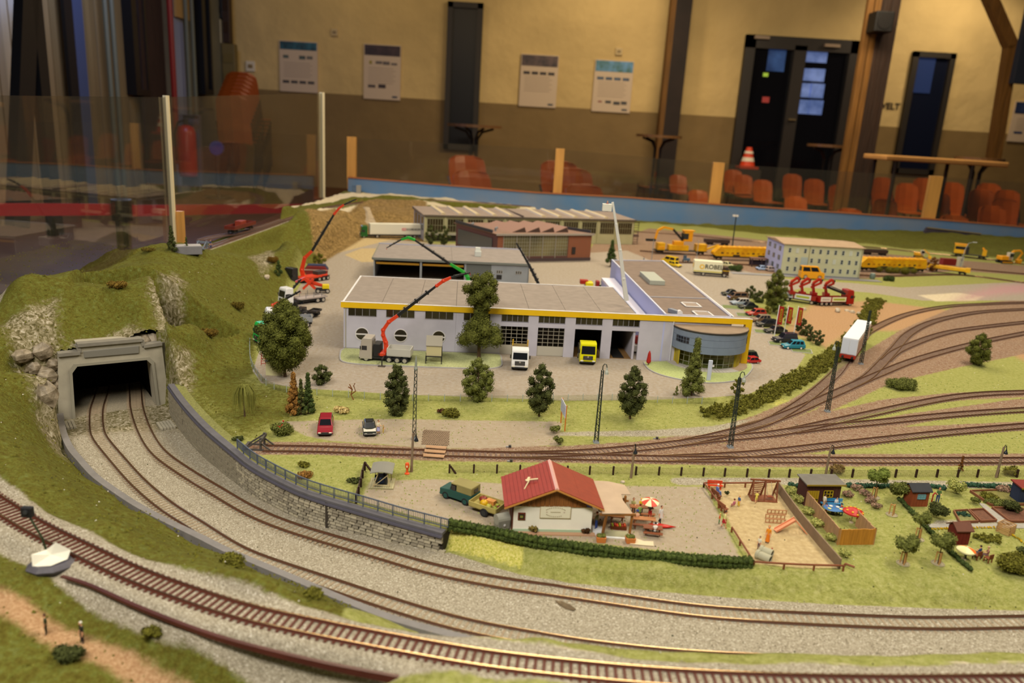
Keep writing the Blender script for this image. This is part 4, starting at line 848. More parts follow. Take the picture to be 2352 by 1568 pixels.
# buffer stop at the end of the siding
def buffer_stop(label, loc, rz, m):
    b = thing('buffer_stop', label, 'buffer stop', loc, rz)
    for s in (-1, 1):
        MB().bar((-14, s*8.5, 1), (6, s*8.5, 15), 2.2, 1.8).obj('strut', m, b); MB().bar((6, s*8.5, 0), (6, s*8.5, 17), 2.4).obj('upright', m, b); MB().bar((-16, s*8.5, 1), (10, s*8.5, 1), 2, 2).obj('foot_rail', m, b); MB().bar((18, s*8.5, 1), (6, s*8.5, 10), 1.6).obj('front_strut', m, b)
    MB().box((6.8, 0, 13), (2.2, 27, 4)).obj('buffer_beam', m, b); MB().box((-14, 0, 2), (3, 24, 2)).obj('cross_tie', m, b)
    return b
buffer_stop('dark grey buffer stop at the left end of the siding', G(592, 1028), .05, mat('#4c4744', .6, .2, 90))
q = TP(463, 572); buffer_stop('blue grey buffer stop in front of the brown wagon on the embankment', (q.x, q.y, q.z+.001), math.atan2(sdg[4].y-sdg[0].y, sdg[4].x-sdg[0].x), mat('#6f7684', .6))
# wire fence between the siding and the beer garden
wf = thing('wire_fence', 'low wire netting fence on dark posts behind the beer garden', 'fence', (0, 0, 0))
FX = [(1032,1086),(1088,1086),(1141,1086.5),(1194,1087),(1248,1088),(1303,1089),(1354,1089.5),(1408,1090),(1460,1090.5),(1513,1091),(1564,1092),(1615,1093),(1664,1094),(1715,1095),(1765,1096),(1812,1096),(1861,1096),(1908,1096),(1957,1096),(2006,1096),(2056,1096),(2103,1096),(2151,1096),(2199,1096),(2244,1096),(2290,1096),(2335,1096),(2390,1096)]
DB = mat('#2e1610', .6, .2, 100); fp = None; FP_ = px(FX, 0)
for p in FP_:
    if fp is None: fp = MB().box((0, 0, 5.6), (2.0, 2.0, 11.5)).obj('fence_post', DB, wf, loc=p, rz=.1)
    else: copypart(fp, p, .1, wf)
MB().bar((FP_[0].x*1000+1, FP_[0].y*1000, 9), (FP_[0].x*1000+8, FP_[0].y*1000-1, 0), 1.8).obj('brace', DB, wf)
nt = MB(1)
for A, B in zip(FP_[:-1], FP_[1:]):
    n = 22
    for k in range(n): p = A.lerp(B, k/n); nt.box((p.x, p.y+.0012, .0052), (.00016, .00016, .0092))
    for k in range(7): nt.bar((A.x, A.y+.0012, .001+k*.0014), (B.x, B.y+.0012, .001+k*.0014), .00016)
nt.obj('netting', mat('#7a6f4a', .6), wf)['kind'] = 'stuff'
# ================================================================ buildings
def frame(name, label, A, B, cat='building', group=None):
    a = math.atan2(B.y-A.y, B.x-A.x); t = thing(name, label, cat, (A.x, A.y, 0), a, group); t["len"] = (B-A).to_2d().length*1000; return t
GR = mat('#b9b6c4', .75, .08, 30, .05); ROOF = mat('#8f8379', .9, .12, 60, .1); YEL = mat('#e2b60c', .5, .05, 60); WHT = mat('#d8d4d4', .6)
DGL = mat('#2e281c', .15, .4, 25, spec=.6); MUL = mat('#c9c4bc', .5); OCH = mat('#7a5a30', .8); DKI = mat('#1c1814', .9)
ASPH = mat('#a59a8c', .9, .1, 120)
def obx(t, n, m, x0, x1, y0, y1, z0, z1, bevel=0): return MB().bx(x0, x1, y0, y1, z0, z1).obj(n, m, t, bevel=bevel)
def window(t, x0, x1, z0, z1, nv=0, nh=0, y=0., glass=DGL, frame_=None, fw=.7, name='window', d=.8, mw=.45):
    w = MB().bx(x0, x1, y-d, y+.2, z0, z1).obj(name, glass, t)
    m = MB()
    if frame_:
        for q in ((x0, x0+fw, z0, z1), (x1-fw, x1, z0, z1), (x0, x1, z0, z0+fw), (x0, x1, z1-fw, z1)): m.bx(q[0], q[1], y-d-.4, y-d+.1, q[2], q[3])
    for k in range(nv): x = x0+(x1-x0)*(k+1)/(nv+1); m.bx(x-mw/2, x+mw/2, y-d-.3, y-d+.1, z0, z1)
    for k in range(nh): z = z0+(z1-z0)*(k+1)/(nh+1); m.bx(x0, x1, y-d-.3, y-d+.1, z-mw/2, z+mw/2)
    if m.v: m.obj('glazing_bars', frame_ or MUL, w)
    return w
# ---- workshop hall in the middle
hall = frame('workshop_hall', 'long pale grey workshop hall with a yellow fascia and four gates', G(789, 800), G(1533, 829))
HD = 243
for x0, x1 in ((0, 282), (332, 350), (399, 418), (467.5, 486), (536.5, 595)): obx(hall, 'front_wall' if x1-x0 > 30 else 'gate_pier', GR, x0, x1, 0, 4, 0, 77, 0)
for x0, x1 in ((282, 332), (350, 399), (418, 467.5), (486, 536.5)): obx(hall, 'gate_lintel', GR, x0, x1, .3, 4, 54, 61.5); obx(hall, 'gate_lintel', GR, x0, x1, 3, 4, 61.5, 77)
obx(hall, 'side_wall', GR, -.2, 4, 4, HD, 0, 84); obx(hall, 'side_wall', GR, 527, 531, 4, HD, 0, 84); obx(hall, 'rear_wall', GR, 4, 527, HD-4, HD, 0, 84)
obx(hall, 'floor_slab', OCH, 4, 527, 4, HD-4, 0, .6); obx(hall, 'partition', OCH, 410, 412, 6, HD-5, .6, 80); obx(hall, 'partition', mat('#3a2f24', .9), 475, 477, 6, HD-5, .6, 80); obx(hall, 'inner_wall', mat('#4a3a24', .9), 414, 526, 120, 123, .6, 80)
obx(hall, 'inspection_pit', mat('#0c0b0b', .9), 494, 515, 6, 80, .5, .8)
xs = [0, 67, 133, 200, 266, 332, 399, 465, 531]
for a, b in zip(xs[:-1], xs[1:]): MB().bx(a+.3, b-.3, 1, HD, 84.2, 86).obj('roof_panel', ROOF, hall)
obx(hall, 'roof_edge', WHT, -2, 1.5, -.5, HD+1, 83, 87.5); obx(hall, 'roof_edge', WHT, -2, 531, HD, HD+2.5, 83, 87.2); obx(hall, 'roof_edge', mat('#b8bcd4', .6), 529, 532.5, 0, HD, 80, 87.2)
obx(hall, 'fascia_band', YEL, -4.5, 745, -2.5, 1.5, 76.5, 86.6); obx(hall, 'fascia_cap', WHT, -4.5, 745, -2.7, 1.7, 86.6, 87.3); obx(hall, 'corner_leg', YEL, 733.5, 745, -2.5, 9, 0, 76.5)
obx(hall, 'rear_beam', mat('#8c8174', .7), 595, 733, 1.5, 12, 76, 86)
for x0, x1 in ((8.4, 58.5), (75.5, 126), (145, 195.4), (214, 262)): window(hall, x0, x1, 62, 76, 3, 0, 0, frame_=mat('#a7a4ae', .6), fw=.3)
for x0, x1 in ((282.7, 331.5), (350, 399), (418, 467.5), (486, 536)): window(hall, x0, x1, 62.5, 76.4, 4, 0, 3, frame_=mat('#b9b6c4', .6), fw=.3)
for xc in (33, 102, 170.5, 240):
    w = MB().cyl((xc, -.5, 28.7), (xc, .3, 28.7), 11.2, n=28).obj('round_window', DGL, hall)
    R = [[(xc+r*math.cos(a), y, 28.7+r*math.sin(a)) for a in [2*PI*k/28 for k in range(28)]] for r, y in ((10.9, -.4), (10.9, -1.1), (12.1, -1.1), (12.1, 0))]; MB().rings(R, cap=False).obj('ring', WHT, w)
    MB().bx(xc-11.5, xc+11.5, -1.3, -.4, 27.3, 29.6).obj('cross_bar', WHT, w)
for x0, x1 in ((282, 332), (350, 399)):
    g_ = MB().bx(x0, x1, 3.6, 4.2, 18, 54).obj('gate', glassmat('#8a7f60', .05, .15, 'hallglass'), hall); m = MB()
    for k in range(6): x = x0+(x1-x0)*k/5; m.bx(x-.35, x+.35, 3.1, 3.7, 18, 54)
    for k in range(6): z = 18+36*k/5; m.bx(x0, x1, 3.1, 3.7, z-.35, z+.35)
    m.obj('glazing_bars', mat('#a8a090', .5), g_); MB().bx(x0, x1, 3, 4.2, .5, 18).obj('lower_panel', mat('#b1aca0', .6), g_)
MB().tube([(4, -1, 76), (4, -1, 2)], .7, 6).obj('drainpipe', mat('#a39e88', .5), hall); obx(hall, 'seam', mat('#8f8c98', .7), 200, 200.5, -.15, .2, 0, 76)
obx(hall, 'base_trim', mat('#8d8a92', .7), 0, 282, -.6, .2, 0, 2.5); obx(hall, 'side_sign', mat('#22242c', .5), -1.2, -.2, 8, 11, 30, 58)
hr = hall.matrix_basis
def hl(x, y, z=0.): a = hall.rotation_euler.z; c, s = math.cos(a), math.sin(a); return Vector((hall.location.x + (x*c-y*s)*.001, hall.location.y + (x*s+y*c)*.001, z*.001))
HA = hall.rotation_euler.z
# grass kerb islands in front of the hall
def island(label, P, m, km, h=1.2, name='grass_island'):
    t = thing(name, label, 'verge', (0, 0, 0)); W_ = [(p.x, p.y) for p in P]
    MB(1).prism(W_, -.002, h*.001).obj('turf', m, t); MB(1).sweep([Vector((x, y, 0)) for x, y in W_], [(-.0012, 0), (.0012, 0), (.0012, h*.0013), (-.0012, h*.0013)], closed=True).obj('kerb', km, t); return t
KM = mat('#a3a0a0', .8, .1, 90); TURF = mat('#a9ad80', .95, .25, 500, .3, h2='#8a9060')
island('narrow grass island with a kerb along the hall front', smooth_path([G(*q) for q in ((783, 806), (781, 822), (790, 832), (840, 838), (940, 842), (1060, 846), (1120, 847), (1150, 842), (1152, 828), (1149, 818))] + [hl(270, .0), hl(140, .0), hl(2, .0)], .006, 1), TURF, KM)
isl = smooth_path([G(*q) for q in ((1478, 832), (1490, 848), (1520, 862), (1580, 875), (1640, 880), (1700, 872), (1725, 852), (1727, 838), (1712, 828))] + [hl(735, 14), hl(600, -2)], .006, 1); island('curved grass island with a kerb below the glass showroom', isl, mat('#a8b276', .95, .25, 500, .3), KM)
# ---- office wing and showroom
wing = frame('office_wing', 'flat roofed office wing with brown roof and side wall tinted blue for daylight', hl(580, 0), hl(708, 2)); BLUE_LIT = mat('#aeb2dc', .7)  # wall colour tinted blue for the daylight on the west side
def quad(t, n, m, P, z0, z1): return MB().prism(P, z0, z1).obj(n, m, t)
wl_ = [(0, 0), (128, 0), (160, 625), (20, 600)]
for (a, b, nm) in ((0, 1, 'front_wall'), (1, 2, 'east_wall'), (2, 3, 'rear_wall'), (3, 0, 'west_wall')):
    p, q = wl_[a], wl_[b]; d = Vector((q[0]-p[0], q[1]-p[1], 0)).normalized(); nn = Vector((-d.y, d.x, 0))*3
    quad(wing, nm, BLUE_LIT if nm == 'west_wall' else GR, [p, q, (q[0]+nn.x, q[1]+nn.y), (p[0]+nn.x, p[1]+nn.y)], 0, 89.5)
mid = lambda t: [(20*t+3, 600*t+2), (128+32*t-3, 625*t+2)]
for k, (t0, t1) in enumerate(((.003, .255), (.262, .99))):
    a, b = mid(t0), mid(t1); MB().prism([a[0], a[1], b[1], b[0]], 85.5, 87).obj('roof_panel', mat('#7d6c60', .9, .12, 60, .1), wing)
a = mid(.258); MB().bar((a[0][0], a[0][1], 88), (a[1][0], a[1][1], 88), 2.5, 2).obj('roof_joint', mat('#a8a4aa', .6), wing)
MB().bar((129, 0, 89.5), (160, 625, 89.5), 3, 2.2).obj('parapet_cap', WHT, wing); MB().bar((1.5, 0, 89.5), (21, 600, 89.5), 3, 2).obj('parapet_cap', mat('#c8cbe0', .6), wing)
sk = MB().box((62, 345, 92), (34, 110, 10), rz=-.03).obj('skylight', mat('#a7aba0', .5), wing, bevel=.8)
for y in (95, 20):
    MB().box((78, y, 87.6), (31, 36, 1.4)).obj('roof_window', mat('#9a8a80', .3), wing); m = MB()
    for q in ((-15, 0, 3, 38), (15, 0, 3, 38), (0, -18, 33, 3), (0, 18, 33, 3)): m.box((78+q[0], y+q[1], 88.6), (q[2], q[3], 1.5))
    m.obj('window_frame', WHT, wing)
MB().cyl((30, 12, 91), (30, 4, 91), 5, n=16).obj('round_vent', WHT, wing); MB().box((22, 18, 91), (9, 22, 7), rz=.5).obj('vent_duct', mat('#7c8290', .5), wing)
lg = MB().prism([(-2, 20), (-30, 22), (-18, 520), (14, 520)], 50, 56).obj('side_canopy', mat('#d7d5e4', .6), wing)
for k in range(12): y = 40+k*38; window_x = -28.6+12*y/500; MB().box((window_x-.3, y, 40), (1, 25, 18)).obj('side_window', mat('#2c2c3a', .2), wing)
MB().prism([(-29, 24), (-28, 24), (-17, 518), (-18, 518)], 0, 50).obj('canopy_wall', BLUE_LIT, wing)
show = frame('curved_showroom', 'curved blue grey showroom above a glazed olive ground floor', hl(668, 0), hl(700, 0)); SB = mat('#77849a', .55, .06, 80); SP2 = mat('#8a97a8', .5)
def arc(rx, ry, a0, a1, n, yo=2): return [(rx*math.cos(PI+(PI)*(a0+(a1-a0)*k/n)), yo+ry*math.sin(PI+PI*(a0+(a1-a0)*k/n))) for k in range(n+1)]
NP = 22
for k in range(NP):
    A_ = arc(69, 60, k/NP, (k+1)/NP, 1); B_ = arc(67, 58, k/NP, (k+1)/NP, 1)
    for z0, z1 in ((31, 44), (44.4, 57), (57.4, 68)): MB().prism([A_[0], A_[1], B_[1], B_[0]], z0, z1).obj('facade_panel', SB, show)
MB().prism(arc(70.5, 61.5, 0, 1, 30), 68.2, 70.2).obj('roof_edge', mat('#2b2a2c', .5), show); MB().prism(arc(70, 61, 0, 1, 30), 70.2, 71.6).obj('roof', mat('#8d7a68', .9, .12, 60), show)
MB().prism(arc(67, 58, 0, 1, 24), 30.4, 31).obj('soffit', mat('#6a6c40', .6), show)
DW = mat('#23252f', .15)
for a0, n in ((.10, 5), (.86, 3)):
    for r in range(2):
        for k in range(n):
            A_ = arc(69.6, 60.6, a0+k*.031, a0+k*.031+.025, 1); B_ = arc(68.6, 59.6, a0+k*.031, a0+k*.031+.025, 1); MB().prism([A_[0], A_[1], B_[1], B_[0]], 45.5+r*6, 50.5+r*6).obj('window', DW if a0 < .5 else mat('#4a2a24', .2), show)
for k in range(13):
    A_ = arc(58, 44, .03+k*.072, .03+(k+1)*.072, 1); B_ = arc(57.4, 43.4, .03+k*.072, .03+(k+1)*.072, 1)
    MB().prism([A_[0], A_[1], B_[1], B_[0]], .8, 31).obj('glass_pane', glassmat('#e4e6d0', .03, .15, 'showglass'), show)
    MB().cyl((A_[0][0], A_[0][1], 0), (A_[0][0], A_[0][1], 31), .5, n=5).obj('mullion', mat('#a8a890', .4, metal=.3), show)
for z in (9, 20):
    MB().tube([(x, y, z) for x, y in arc(58.1, 44.1, .03, .97, 26)], .35, 4).obj('transom', mat('#a8a890', .4), show)
OLIVE_LIT = mat('#b3a02a', .7); MB().bx(-62, 62, 0, 2, 0, 31).obj('back_wall', OLIVE_LIT, show); MB().bx(-60, -58, -22, 2, 0, 31).obj('inner_wall', OLIVE_LIT, show); MB().prism([(10, -2), (58, -2), (58, -14), (46, -30)], 0, 30).obj('inner_wall', OLIVE_LIT, show); MB().prism(arc(57, 43, 0, 1, 20), .2, .9).obj('floor_slab', mat('#55503a', .7), show)  # olive walls coloured brighter in place of lights inside the showroom
MB().tube([(-70, -3, 0), (-70, -3, 76)], 1.1, 8).obj('drainpipe', mat('#c4c6d4', .4), show)
tr_ = thing('paved_terrace', 'terrace of striped pale slabs around the glazed showroom', 'paving', show.location, HA)
for k in range(34):
    A_ = arc(76, 68, k/34, (k+1)/34-.004, 1); B_ = arc(58, 45, k/34, (k+1)/34-.004, 1); MB().prism([A_[0], A_[1], B_[1], B_[0]], 1., 1.9).obj('slab', mat('#b4aea8' if k < 24 else '#a08a74', .8, .1, 90), tr_)
st_ = thing('info_stele', 'slim pale blue sign pillar in front of the showroom', 'sign', G(1627, 873, .001), .2); MB().box((0, 0, 18), (7, 3, 36)).obj('panel', mat('#c3cbe0', .5), st_, bevel=.4); MB().box((5, -1.5, 26), (3, 1.5, 3)).obj('lamp', WHT, st_)
rs = thing('folded_umbrella', 'folded red sunshade standing at the corner of the showroom terrace', 'umbrella', G(1489, 838, .001)); MB().lathe((0, 0, 0), [(3.2, 4), (4.4, 7), (2.6, 22), (.5, 27)], 10).obj('canopy', mat('#a31d14', .6), rs); MB().cyl((0, 0, 0), (0, 0, 5), .8).obj('pole', mat('#50201a', .5), rs)
# ---- rear hall with open bays
rh = frame('open_hall', 'grey hall with dark open bays behind the workshop hall', G(858, 591, .062), G(1216, 606, .062)); RG = mat('#8b9096', .7, .08, 40); L_ = rh['len']
obx(rh, 'roof', mat('#8f857f', .9, .12, 60), -2, L_+2, -3, 232, 60, 62); obx(rh, 'roof_edge', mat('#6c706c', .6), -3, L_+3, -5, -3, 57, 62.6); obx(rh, 'roof_edge', mat('#a8a8b8', .6), -4, L_+3, 232, 236, 58, 65); obx(rh, 'roof_edge', mat('#80806f', .6), -4, -2, -5, 236, 58, 63)
obx(rh, 'roof_joint', mat('#6a625c', .9), 200, 200.8, -3, 232, 62, 62.3)
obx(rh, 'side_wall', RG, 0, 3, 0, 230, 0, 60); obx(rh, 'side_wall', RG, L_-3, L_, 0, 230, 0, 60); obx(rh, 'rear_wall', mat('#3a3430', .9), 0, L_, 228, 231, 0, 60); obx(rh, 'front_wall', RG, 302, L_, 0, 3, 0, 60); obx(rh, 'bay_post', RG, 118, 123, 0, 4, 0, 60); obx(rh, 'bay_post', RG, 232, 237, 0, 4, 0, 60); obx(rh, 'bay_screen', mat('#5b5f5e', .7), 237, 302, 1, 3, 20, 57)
for x0, x1 in ((6, 116), (125, 230)): obx(rh, 'crane_beam', mat('#a87a14', .6), x0, x1, 6, 12, 45, 50)
for x0 in (316, 366):
    for k in range(3): window(rh, x0+k*5.5, x0+k*5.5+4, 34, 42, 0, 0, 0, frame_=MUL, fw=.4)
obx(rh, 'door', mat('#1a1716', .6), 316, 330, -.6, .3, 18, 30)
fan = MB().box((270, 90, 69), (17, 17, 14)).obj('roof_fan', mat('#c4c8c4', .5), rh, bevel=.8); MB().box((270, 96, 80), (13, 13, 9)).obj('fan_head', mat('#d4d6d0', .5), fan)

# ---- long factory at the back
fa = frame('long_factory', 'long cream factory with tall dark windows and rooflights along its roof', G(977, 492, .094), G(1458, 504, .094)); CR = mat('#b3ad84', .7, .08, 30); L_ = fa['len']
obx(fa, 'core_wall', CR, 0, L_, 2, 228, 0, 90); 

MB().add([(-6, -4, 92), (L_+6, -4, 92), (L_+6, 235, 97), (-6, 235, 97), (-6, -4, 88), (L_+6, -4, 88), (L_+6, 235, 88), (-6, 235, 88)], [(0, 1, 2, 3), (7, 6, 5, 4), (0, 4, 5, 1), (1, 5, 6, 2), (2, 6, 7, 3), (3, 7, 4, 0)]).obj('roof', mat('#8b7b70', .9, .12, 40), fa)
obx(fa, 'eaves', mat('#5c5246', .7), -7, L_+7, -6, -4, 87, 93); obx(fa, 'roof_joint', mat('#5a4c44', .8), 352, 356, -5, 235, 92, 98)
for k in range(11):
    if k == 5: continue
    x = 68 + k*62; R = [[(x-9, y, zb), (x-7, y, zb+5), (x, y, zb+7), (x+7, y, zb+5), (x+9, y, zb)] for y, zb in ((20, 92.4), (150, 95.4), (225, 96.8))]; MB().rings(R).obj('rooflight', mat('#c9b896', .5), fa)
nb = 11; bw = L_/nb
for k in range(nb):
    x0 = k*bw; obx(fa, 'pilaster', CR, x0-3, x0+3, -1.5, 2.1, 0, 88)
    window(fa, x0+8, x0+bw-8, 34 if k < 8 else 38, 80, 5, 1, 1.6, glass=mat('#3f3422', .2, .5, 12), frame_=mat('#8d8a6a', .6), mw=1.2)
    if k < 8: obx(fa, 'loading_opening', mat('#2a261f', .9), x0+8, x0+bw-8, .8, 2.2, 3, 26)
obx(fa, 'loading_dock', mat('#9a9486', .8), 0, 560, -10, 2, 24, 30)
for k in range(3): MB().bx(-.8, .3, 30+k*64, 76+k*64, 34, 80).obj('end_window', mat('#3a3c48', .2), fa)
obx(fa, 'end_wall', mat('#b4b6cc', .7), -.4, .1, 2, 228, 0, 90)  # pale blue sheet, daylight on the left end put into the colour
lad = thing('service_ladder', 'dark caged ladder at the right end of the long factory', 'ladder', (0, 0, 0)); o = fa.matrix_basis
fr_ = Matrix.Translation(fa.location) @ Matrix.Rotation(fa.rotation_euler.z, 4, 'Z'); lad.matrix_basis = fr_
for x in (L_+4, L_+24): MB().cyl((x, 10, 0), (x, 10, 86), 1.2, n=5).obj('rail', mat('#3a2c28', .6), lad)
for k in range(9): MB().bx(L_+4, L_+24, 9.4, 10.6, 8+k*9, 9.5+k*9).obj('rung', mat('#3a2c28', .6), lad)
obx(lad, 'landing', mat('#4a302a', .6), L_+2, L_+26, 4, 30, 30, 34)
sg = thing('roof_sign', 'small pink white sign board standing behind the long factory roof', 'sign', G(1330, 476, .03)); MB().box((0, 0, 6), (52, 3, 18)).obj('board', mat('#c9a6a4', .5), sg); MB().bx(-10, 22, -1.9, -1.5, 5, 10).obj('blurred_line', mat('#8a8078', .6), sg)
# ---- brick sawtooth factory
bf = frame('brick_factory', 'red brick factory with a sawtooth roof and a glazed front', G(1142, 536, .088), G(1360, 535.7, .088)); L_ = bf['len']
BRK = mat('#7c3c1c', .85, .3, 160, .2); CON3 = mat('#8c8478', .7)
def brickmat():
    m = bpy.data.materials.new('brickwork'); m.use_nodes = True; N = m.node_tree.nodes; L = m.node_tree.links; b = N['Principled BSDF']; b.inputs['Roughness'].default_value = .85
    t = N.new('ShaderNodeTexBrick'); tc = N.new('ShaderNodeTexCoord'); mp = N.new('ShaderNodeMapping'); mp.inputs['Rotation'].default_value = (PI/2, 0, 0); L.new(tc.outputs['Object'], mp.inputs[0]); L.new(mp.outputs[0], t.inputs['Vector'])
    t.inputs['Color1'].default_value = (*lin('#8a4420'), 1); t.inputs['Color2'].default_value = (*lin('#6e3418'), 1); t.inputs['Mortar'].default_value = (*lin('#8e7460'), 1); t.inputs['Scale'].default_value = 220; L.new(t.outputs[0], b.inputs['Base Color']); return m
BRK = brickmat()
obx(bf, 'brick_corner', BRK, 248, L_, 0, 60, 0, 84); obx(bf, 'brick_corner', BRK, 0, 22, 0, 60, 0, 84); obx(bf, 'rear_block', BRK, 0, L_, 150, 160, 0, 84); obx(bf, 'plinth', mat('#4a3a3a', .8), -1, L_+1, -1.5, 1, 0, 10); obx(bf, 'lower_wall', mat('#5a3a34', .7), 22, 248, .5, 2, 10, 17)
MB().prism([(-40, 250), (0, 0), (3, 0), (-37, 252)], 0, 84).obj('side_wall', mat('#6b4a4a', .8), bf)
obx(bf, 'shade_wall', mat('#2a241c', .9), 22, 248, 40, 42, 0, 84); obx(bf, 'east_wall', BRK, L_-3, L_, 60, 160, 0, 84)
for k in range(5):
    x0 = 24+k*45; window(bf, x0, x0+42, 17, 82, 4, 5, 1.5, glass=mat('#6a6140', .15, .6, 10, h2='#2c2a1e'), frame_=mat('#8c8a7c', .5), mw=1.)
    obx(bf, 'mullion_post', CON3, x0-2.5, x0, -1, 2.5, 10, 84)
MB().prism([(-4, -6), (L_+4, -6), (L_-20, 262), (-44, 262)], 84, 87).obj('roof', mat('#85695a', .9, .12, 40), bf); obx(bf, 'eaves', mat('#9a8f84', .7), -5, L_+5, -8, -5, 82, 88)
for k in range(4):
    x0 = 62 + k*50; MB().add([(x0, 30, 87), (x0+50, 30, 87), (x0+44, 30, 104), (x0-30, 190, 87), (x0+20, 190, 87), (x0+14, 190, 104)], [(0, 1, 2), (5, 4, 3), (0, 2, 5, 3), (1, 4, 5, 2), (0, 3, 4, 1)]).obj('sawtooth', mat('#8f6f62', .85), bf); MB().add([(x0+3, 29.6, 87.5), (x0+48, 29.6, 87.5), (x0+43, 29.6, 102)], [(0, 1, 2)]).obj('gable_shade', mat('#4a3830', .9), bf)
for x, y in ((20, 60), (-20, 160), (250, 60), (262, 120)): MB().tube([(x, y, 86), (x, y, 96), (x+6, y, 98)], 4, 8).obj('roof_vent', mat('#7c7f84', .5), bf)
for a, b, c, d in ((-42, 250, -8, 20), (270, 150, L_, 10)): MB().bar((a, b, 92), (c, d, 92), 5, 8).obj('roof_monitor', mat('#3a3c48', .4), bf)
MB().prism([(-38, 235), (-6, 22), (-7, 22), (-39, 235)], 20, 70).obj('side_window', mat('#55585c', .2), bf); obx(bf, 'wall_box', mat('#2c2624', .6), 262, 274, -3, 0, 22, 44)
# ---- white office house
of = frame('office_house', 'pale three storey office house with rows of small windows', G(1803, 557.6, .1014), G(1985, 568, .1014)); OW = mat('#b8b99c', .7, .05, 40); L_ = of['len']; OD = 168
obx(of, 'front_wall', OW, 0, L_, 0, 3, 0, 98); obx(of, 'rear_wall', OW, 0, L_, OD-3, OD, 0, 98); obx(of, 'east_wall', OW, L_-3, L_, 3, OD-3, 0, 98); obx(of, 'west_wall', mat('#b0b2d4', .7), 0, 3, 3, OD-3, 0, 98)  # west wall in a bluish copy of the house colour, for the daylight
MB().add([(-4, -5, 99), (L_+4, -5, 99), (L_+4, OD/2, 106), (-4, OD/2, 106), (-4, OD+4, 99), (L_+4, OD+4, 99), (-4, -5, 97), (L_+4, -5, 97), (-4, OD+4, 97), (L_+4, OD+4, 97)], [(0, 1, 2, 3), (3, 2, 5, 4), (6, 8, 9, 7), (0, 6, 7, 1), (4, 5, 9, 8), (0, 3, 4, 8, 6), (1, 7, 9, 5, 2)]).obj('roof', mat('#a98f74', .85, .1, 40), of)
OWN = mat('#3c4650', .2, .4, 60); OFR = mat('#c9cdc8', .5)
for r in range(3):
    z = 14+r*29
    for c_, x in enumerate((19, 43, 68, 92, 116, 140, 164, 188, 212, 234)):
        if c_ == 2 and r < 2: continue
        window(of, x-4.6, x+4.6, z, z+15, 0, 1, .2, glass=OWN if (c_*3+r) % 7 != 5 else mat('#b9bfb8', .4), frame_=OFR, fw=.9)
    for y in (35, 85, 135): w = MB().bx(-.7, .3, y-9, y+9, z, z+15).obj('side_window', OWN, of); MB().bx(-1, 0, y-1, y+1, z, z+15).obj('glazing_bars', OFR, w)
obx(of, 'stair_glazing', mat('#a2b0b0', .4), 58, 80, -.6, .3, 10, 60); obx(of, 'drainpipe', mat('#8a8250', .5), 81, 82.2, -1, .3, 0, 97); obx(of, 'drainpipe', mat('#7a7050', .5), L_-4, L_-2.6, -1, .3, 0, 97); obx(of, 'plinth', mat('#7c7f88', .7), -1, L_+1, -1, 0, 0, 5)
fy = thing('forecourt', 'grey paved forecourt of the white office house', 'paving', of.location, of.rotation_euler.z); obx(fy, 'slab', mat('#8e8c90', .85, .1, 60), -160, L_+60, -34, 0, -1, .8); obx(fy, 'kerb', mat('#77736c', .8), -160, L_+60, -36, -34, -1, 1.6)
# ---- beer garden hut
hut = frame('beer_garden_hut', 'white hut with a red tiled gable roof and a round emblem sign', G(1176, 1221.5), G(1358, 1225)); HW = mat('#f0ebde', .7, .04, 60); RT_ = mat('#8c2c22', .6, .1, 120); RT2 = mat('#8a3620', .65, .12, 150); WD = mat('#8a5628', .6, .3, 100, .1, stretch=(4, 1, .3))
D_ = 60; apex = (42.2, 49.5)
MB().side([(0, 0), (82, 0), (82, 29), (62, 31), (20, 31), (0, 29)], 0, 1.6).obj('front_wall', HW, hut); obx(hut, 'side_wall', mat('#5a3024', .7), 0, 1.6, 1.6, D_, 0, 29); obx(hut, 'side_wall', HW, 80.4, 82, 1.6, D_, 0, 29); obx(hut, 'rear_wall', HW, 0, 82, D_-1.6, D_, 0, 31)
obx(hut, 'corner_board', mat('#5a2c1c', .6), -1, .3, -.4, 1.2, 0, 29)
for k in range(14):
    x0 = 8+k*4.8; x1 = x0+4.5; zt = lambda x: 29.5+(49-29.5)*(1-abs(x-42.2)/42.2)
    MB().add([(x0, -1.2, 30.2), (x1, -1.2, 30.2), (x1, -1.2, max(30.4, zt(x1)-1)), (x0, -1.2, max(30.4, zt(x0)-1)), (x0, .4, 30.2), (x1, .4, 30.2), (x1, .4, max(30.4, zt(x1)-1)), (x0, .4, max(30.4, zt(x0)-1))], [(0, 1, 2, 3), (7, 6, 5, 4), (0, 4, 5, 1), (1, 5, 6, 2), (2, 6, 7, 3), (3, 7, 4, 0)]).obj('gable_board', WD, hut)
def slope(x0, z0, x1, z1, y0, y1, th): 
    d = Vector((x1-x0, 0, z1-z0)); n = Vector((-d.z, 0, d.x)).normalized()*th
    return [(x0, y0, z0), (x1, y0, z1), (x1, y1, z1), (x0, y1, z0), (x0+n.x, y0, z0+n.z), (x1+n.x, y0, z1+n.z), (x1+n.x, y1, z1+n.z), (x0+n.x, y1, z0+n.z)]
QF = [(0, 3, 2, 1), (4, 5, 6, 7), (0, 1, 5, 4), (1, 2, 6, 5), (2, 3, 7, 6), (3, 0, 4, 7)]
MB().add(slope(-9.5, 31.2, 42.2, 52.5, -7, 63, -1.2), QF).obj('roof_deck', WD, hut); MB().add(slope(42.2, 52.5, 92, 31.2, -7, 63, -1.2), QF).obj('roof_deck', WD, hut)
nr = 13
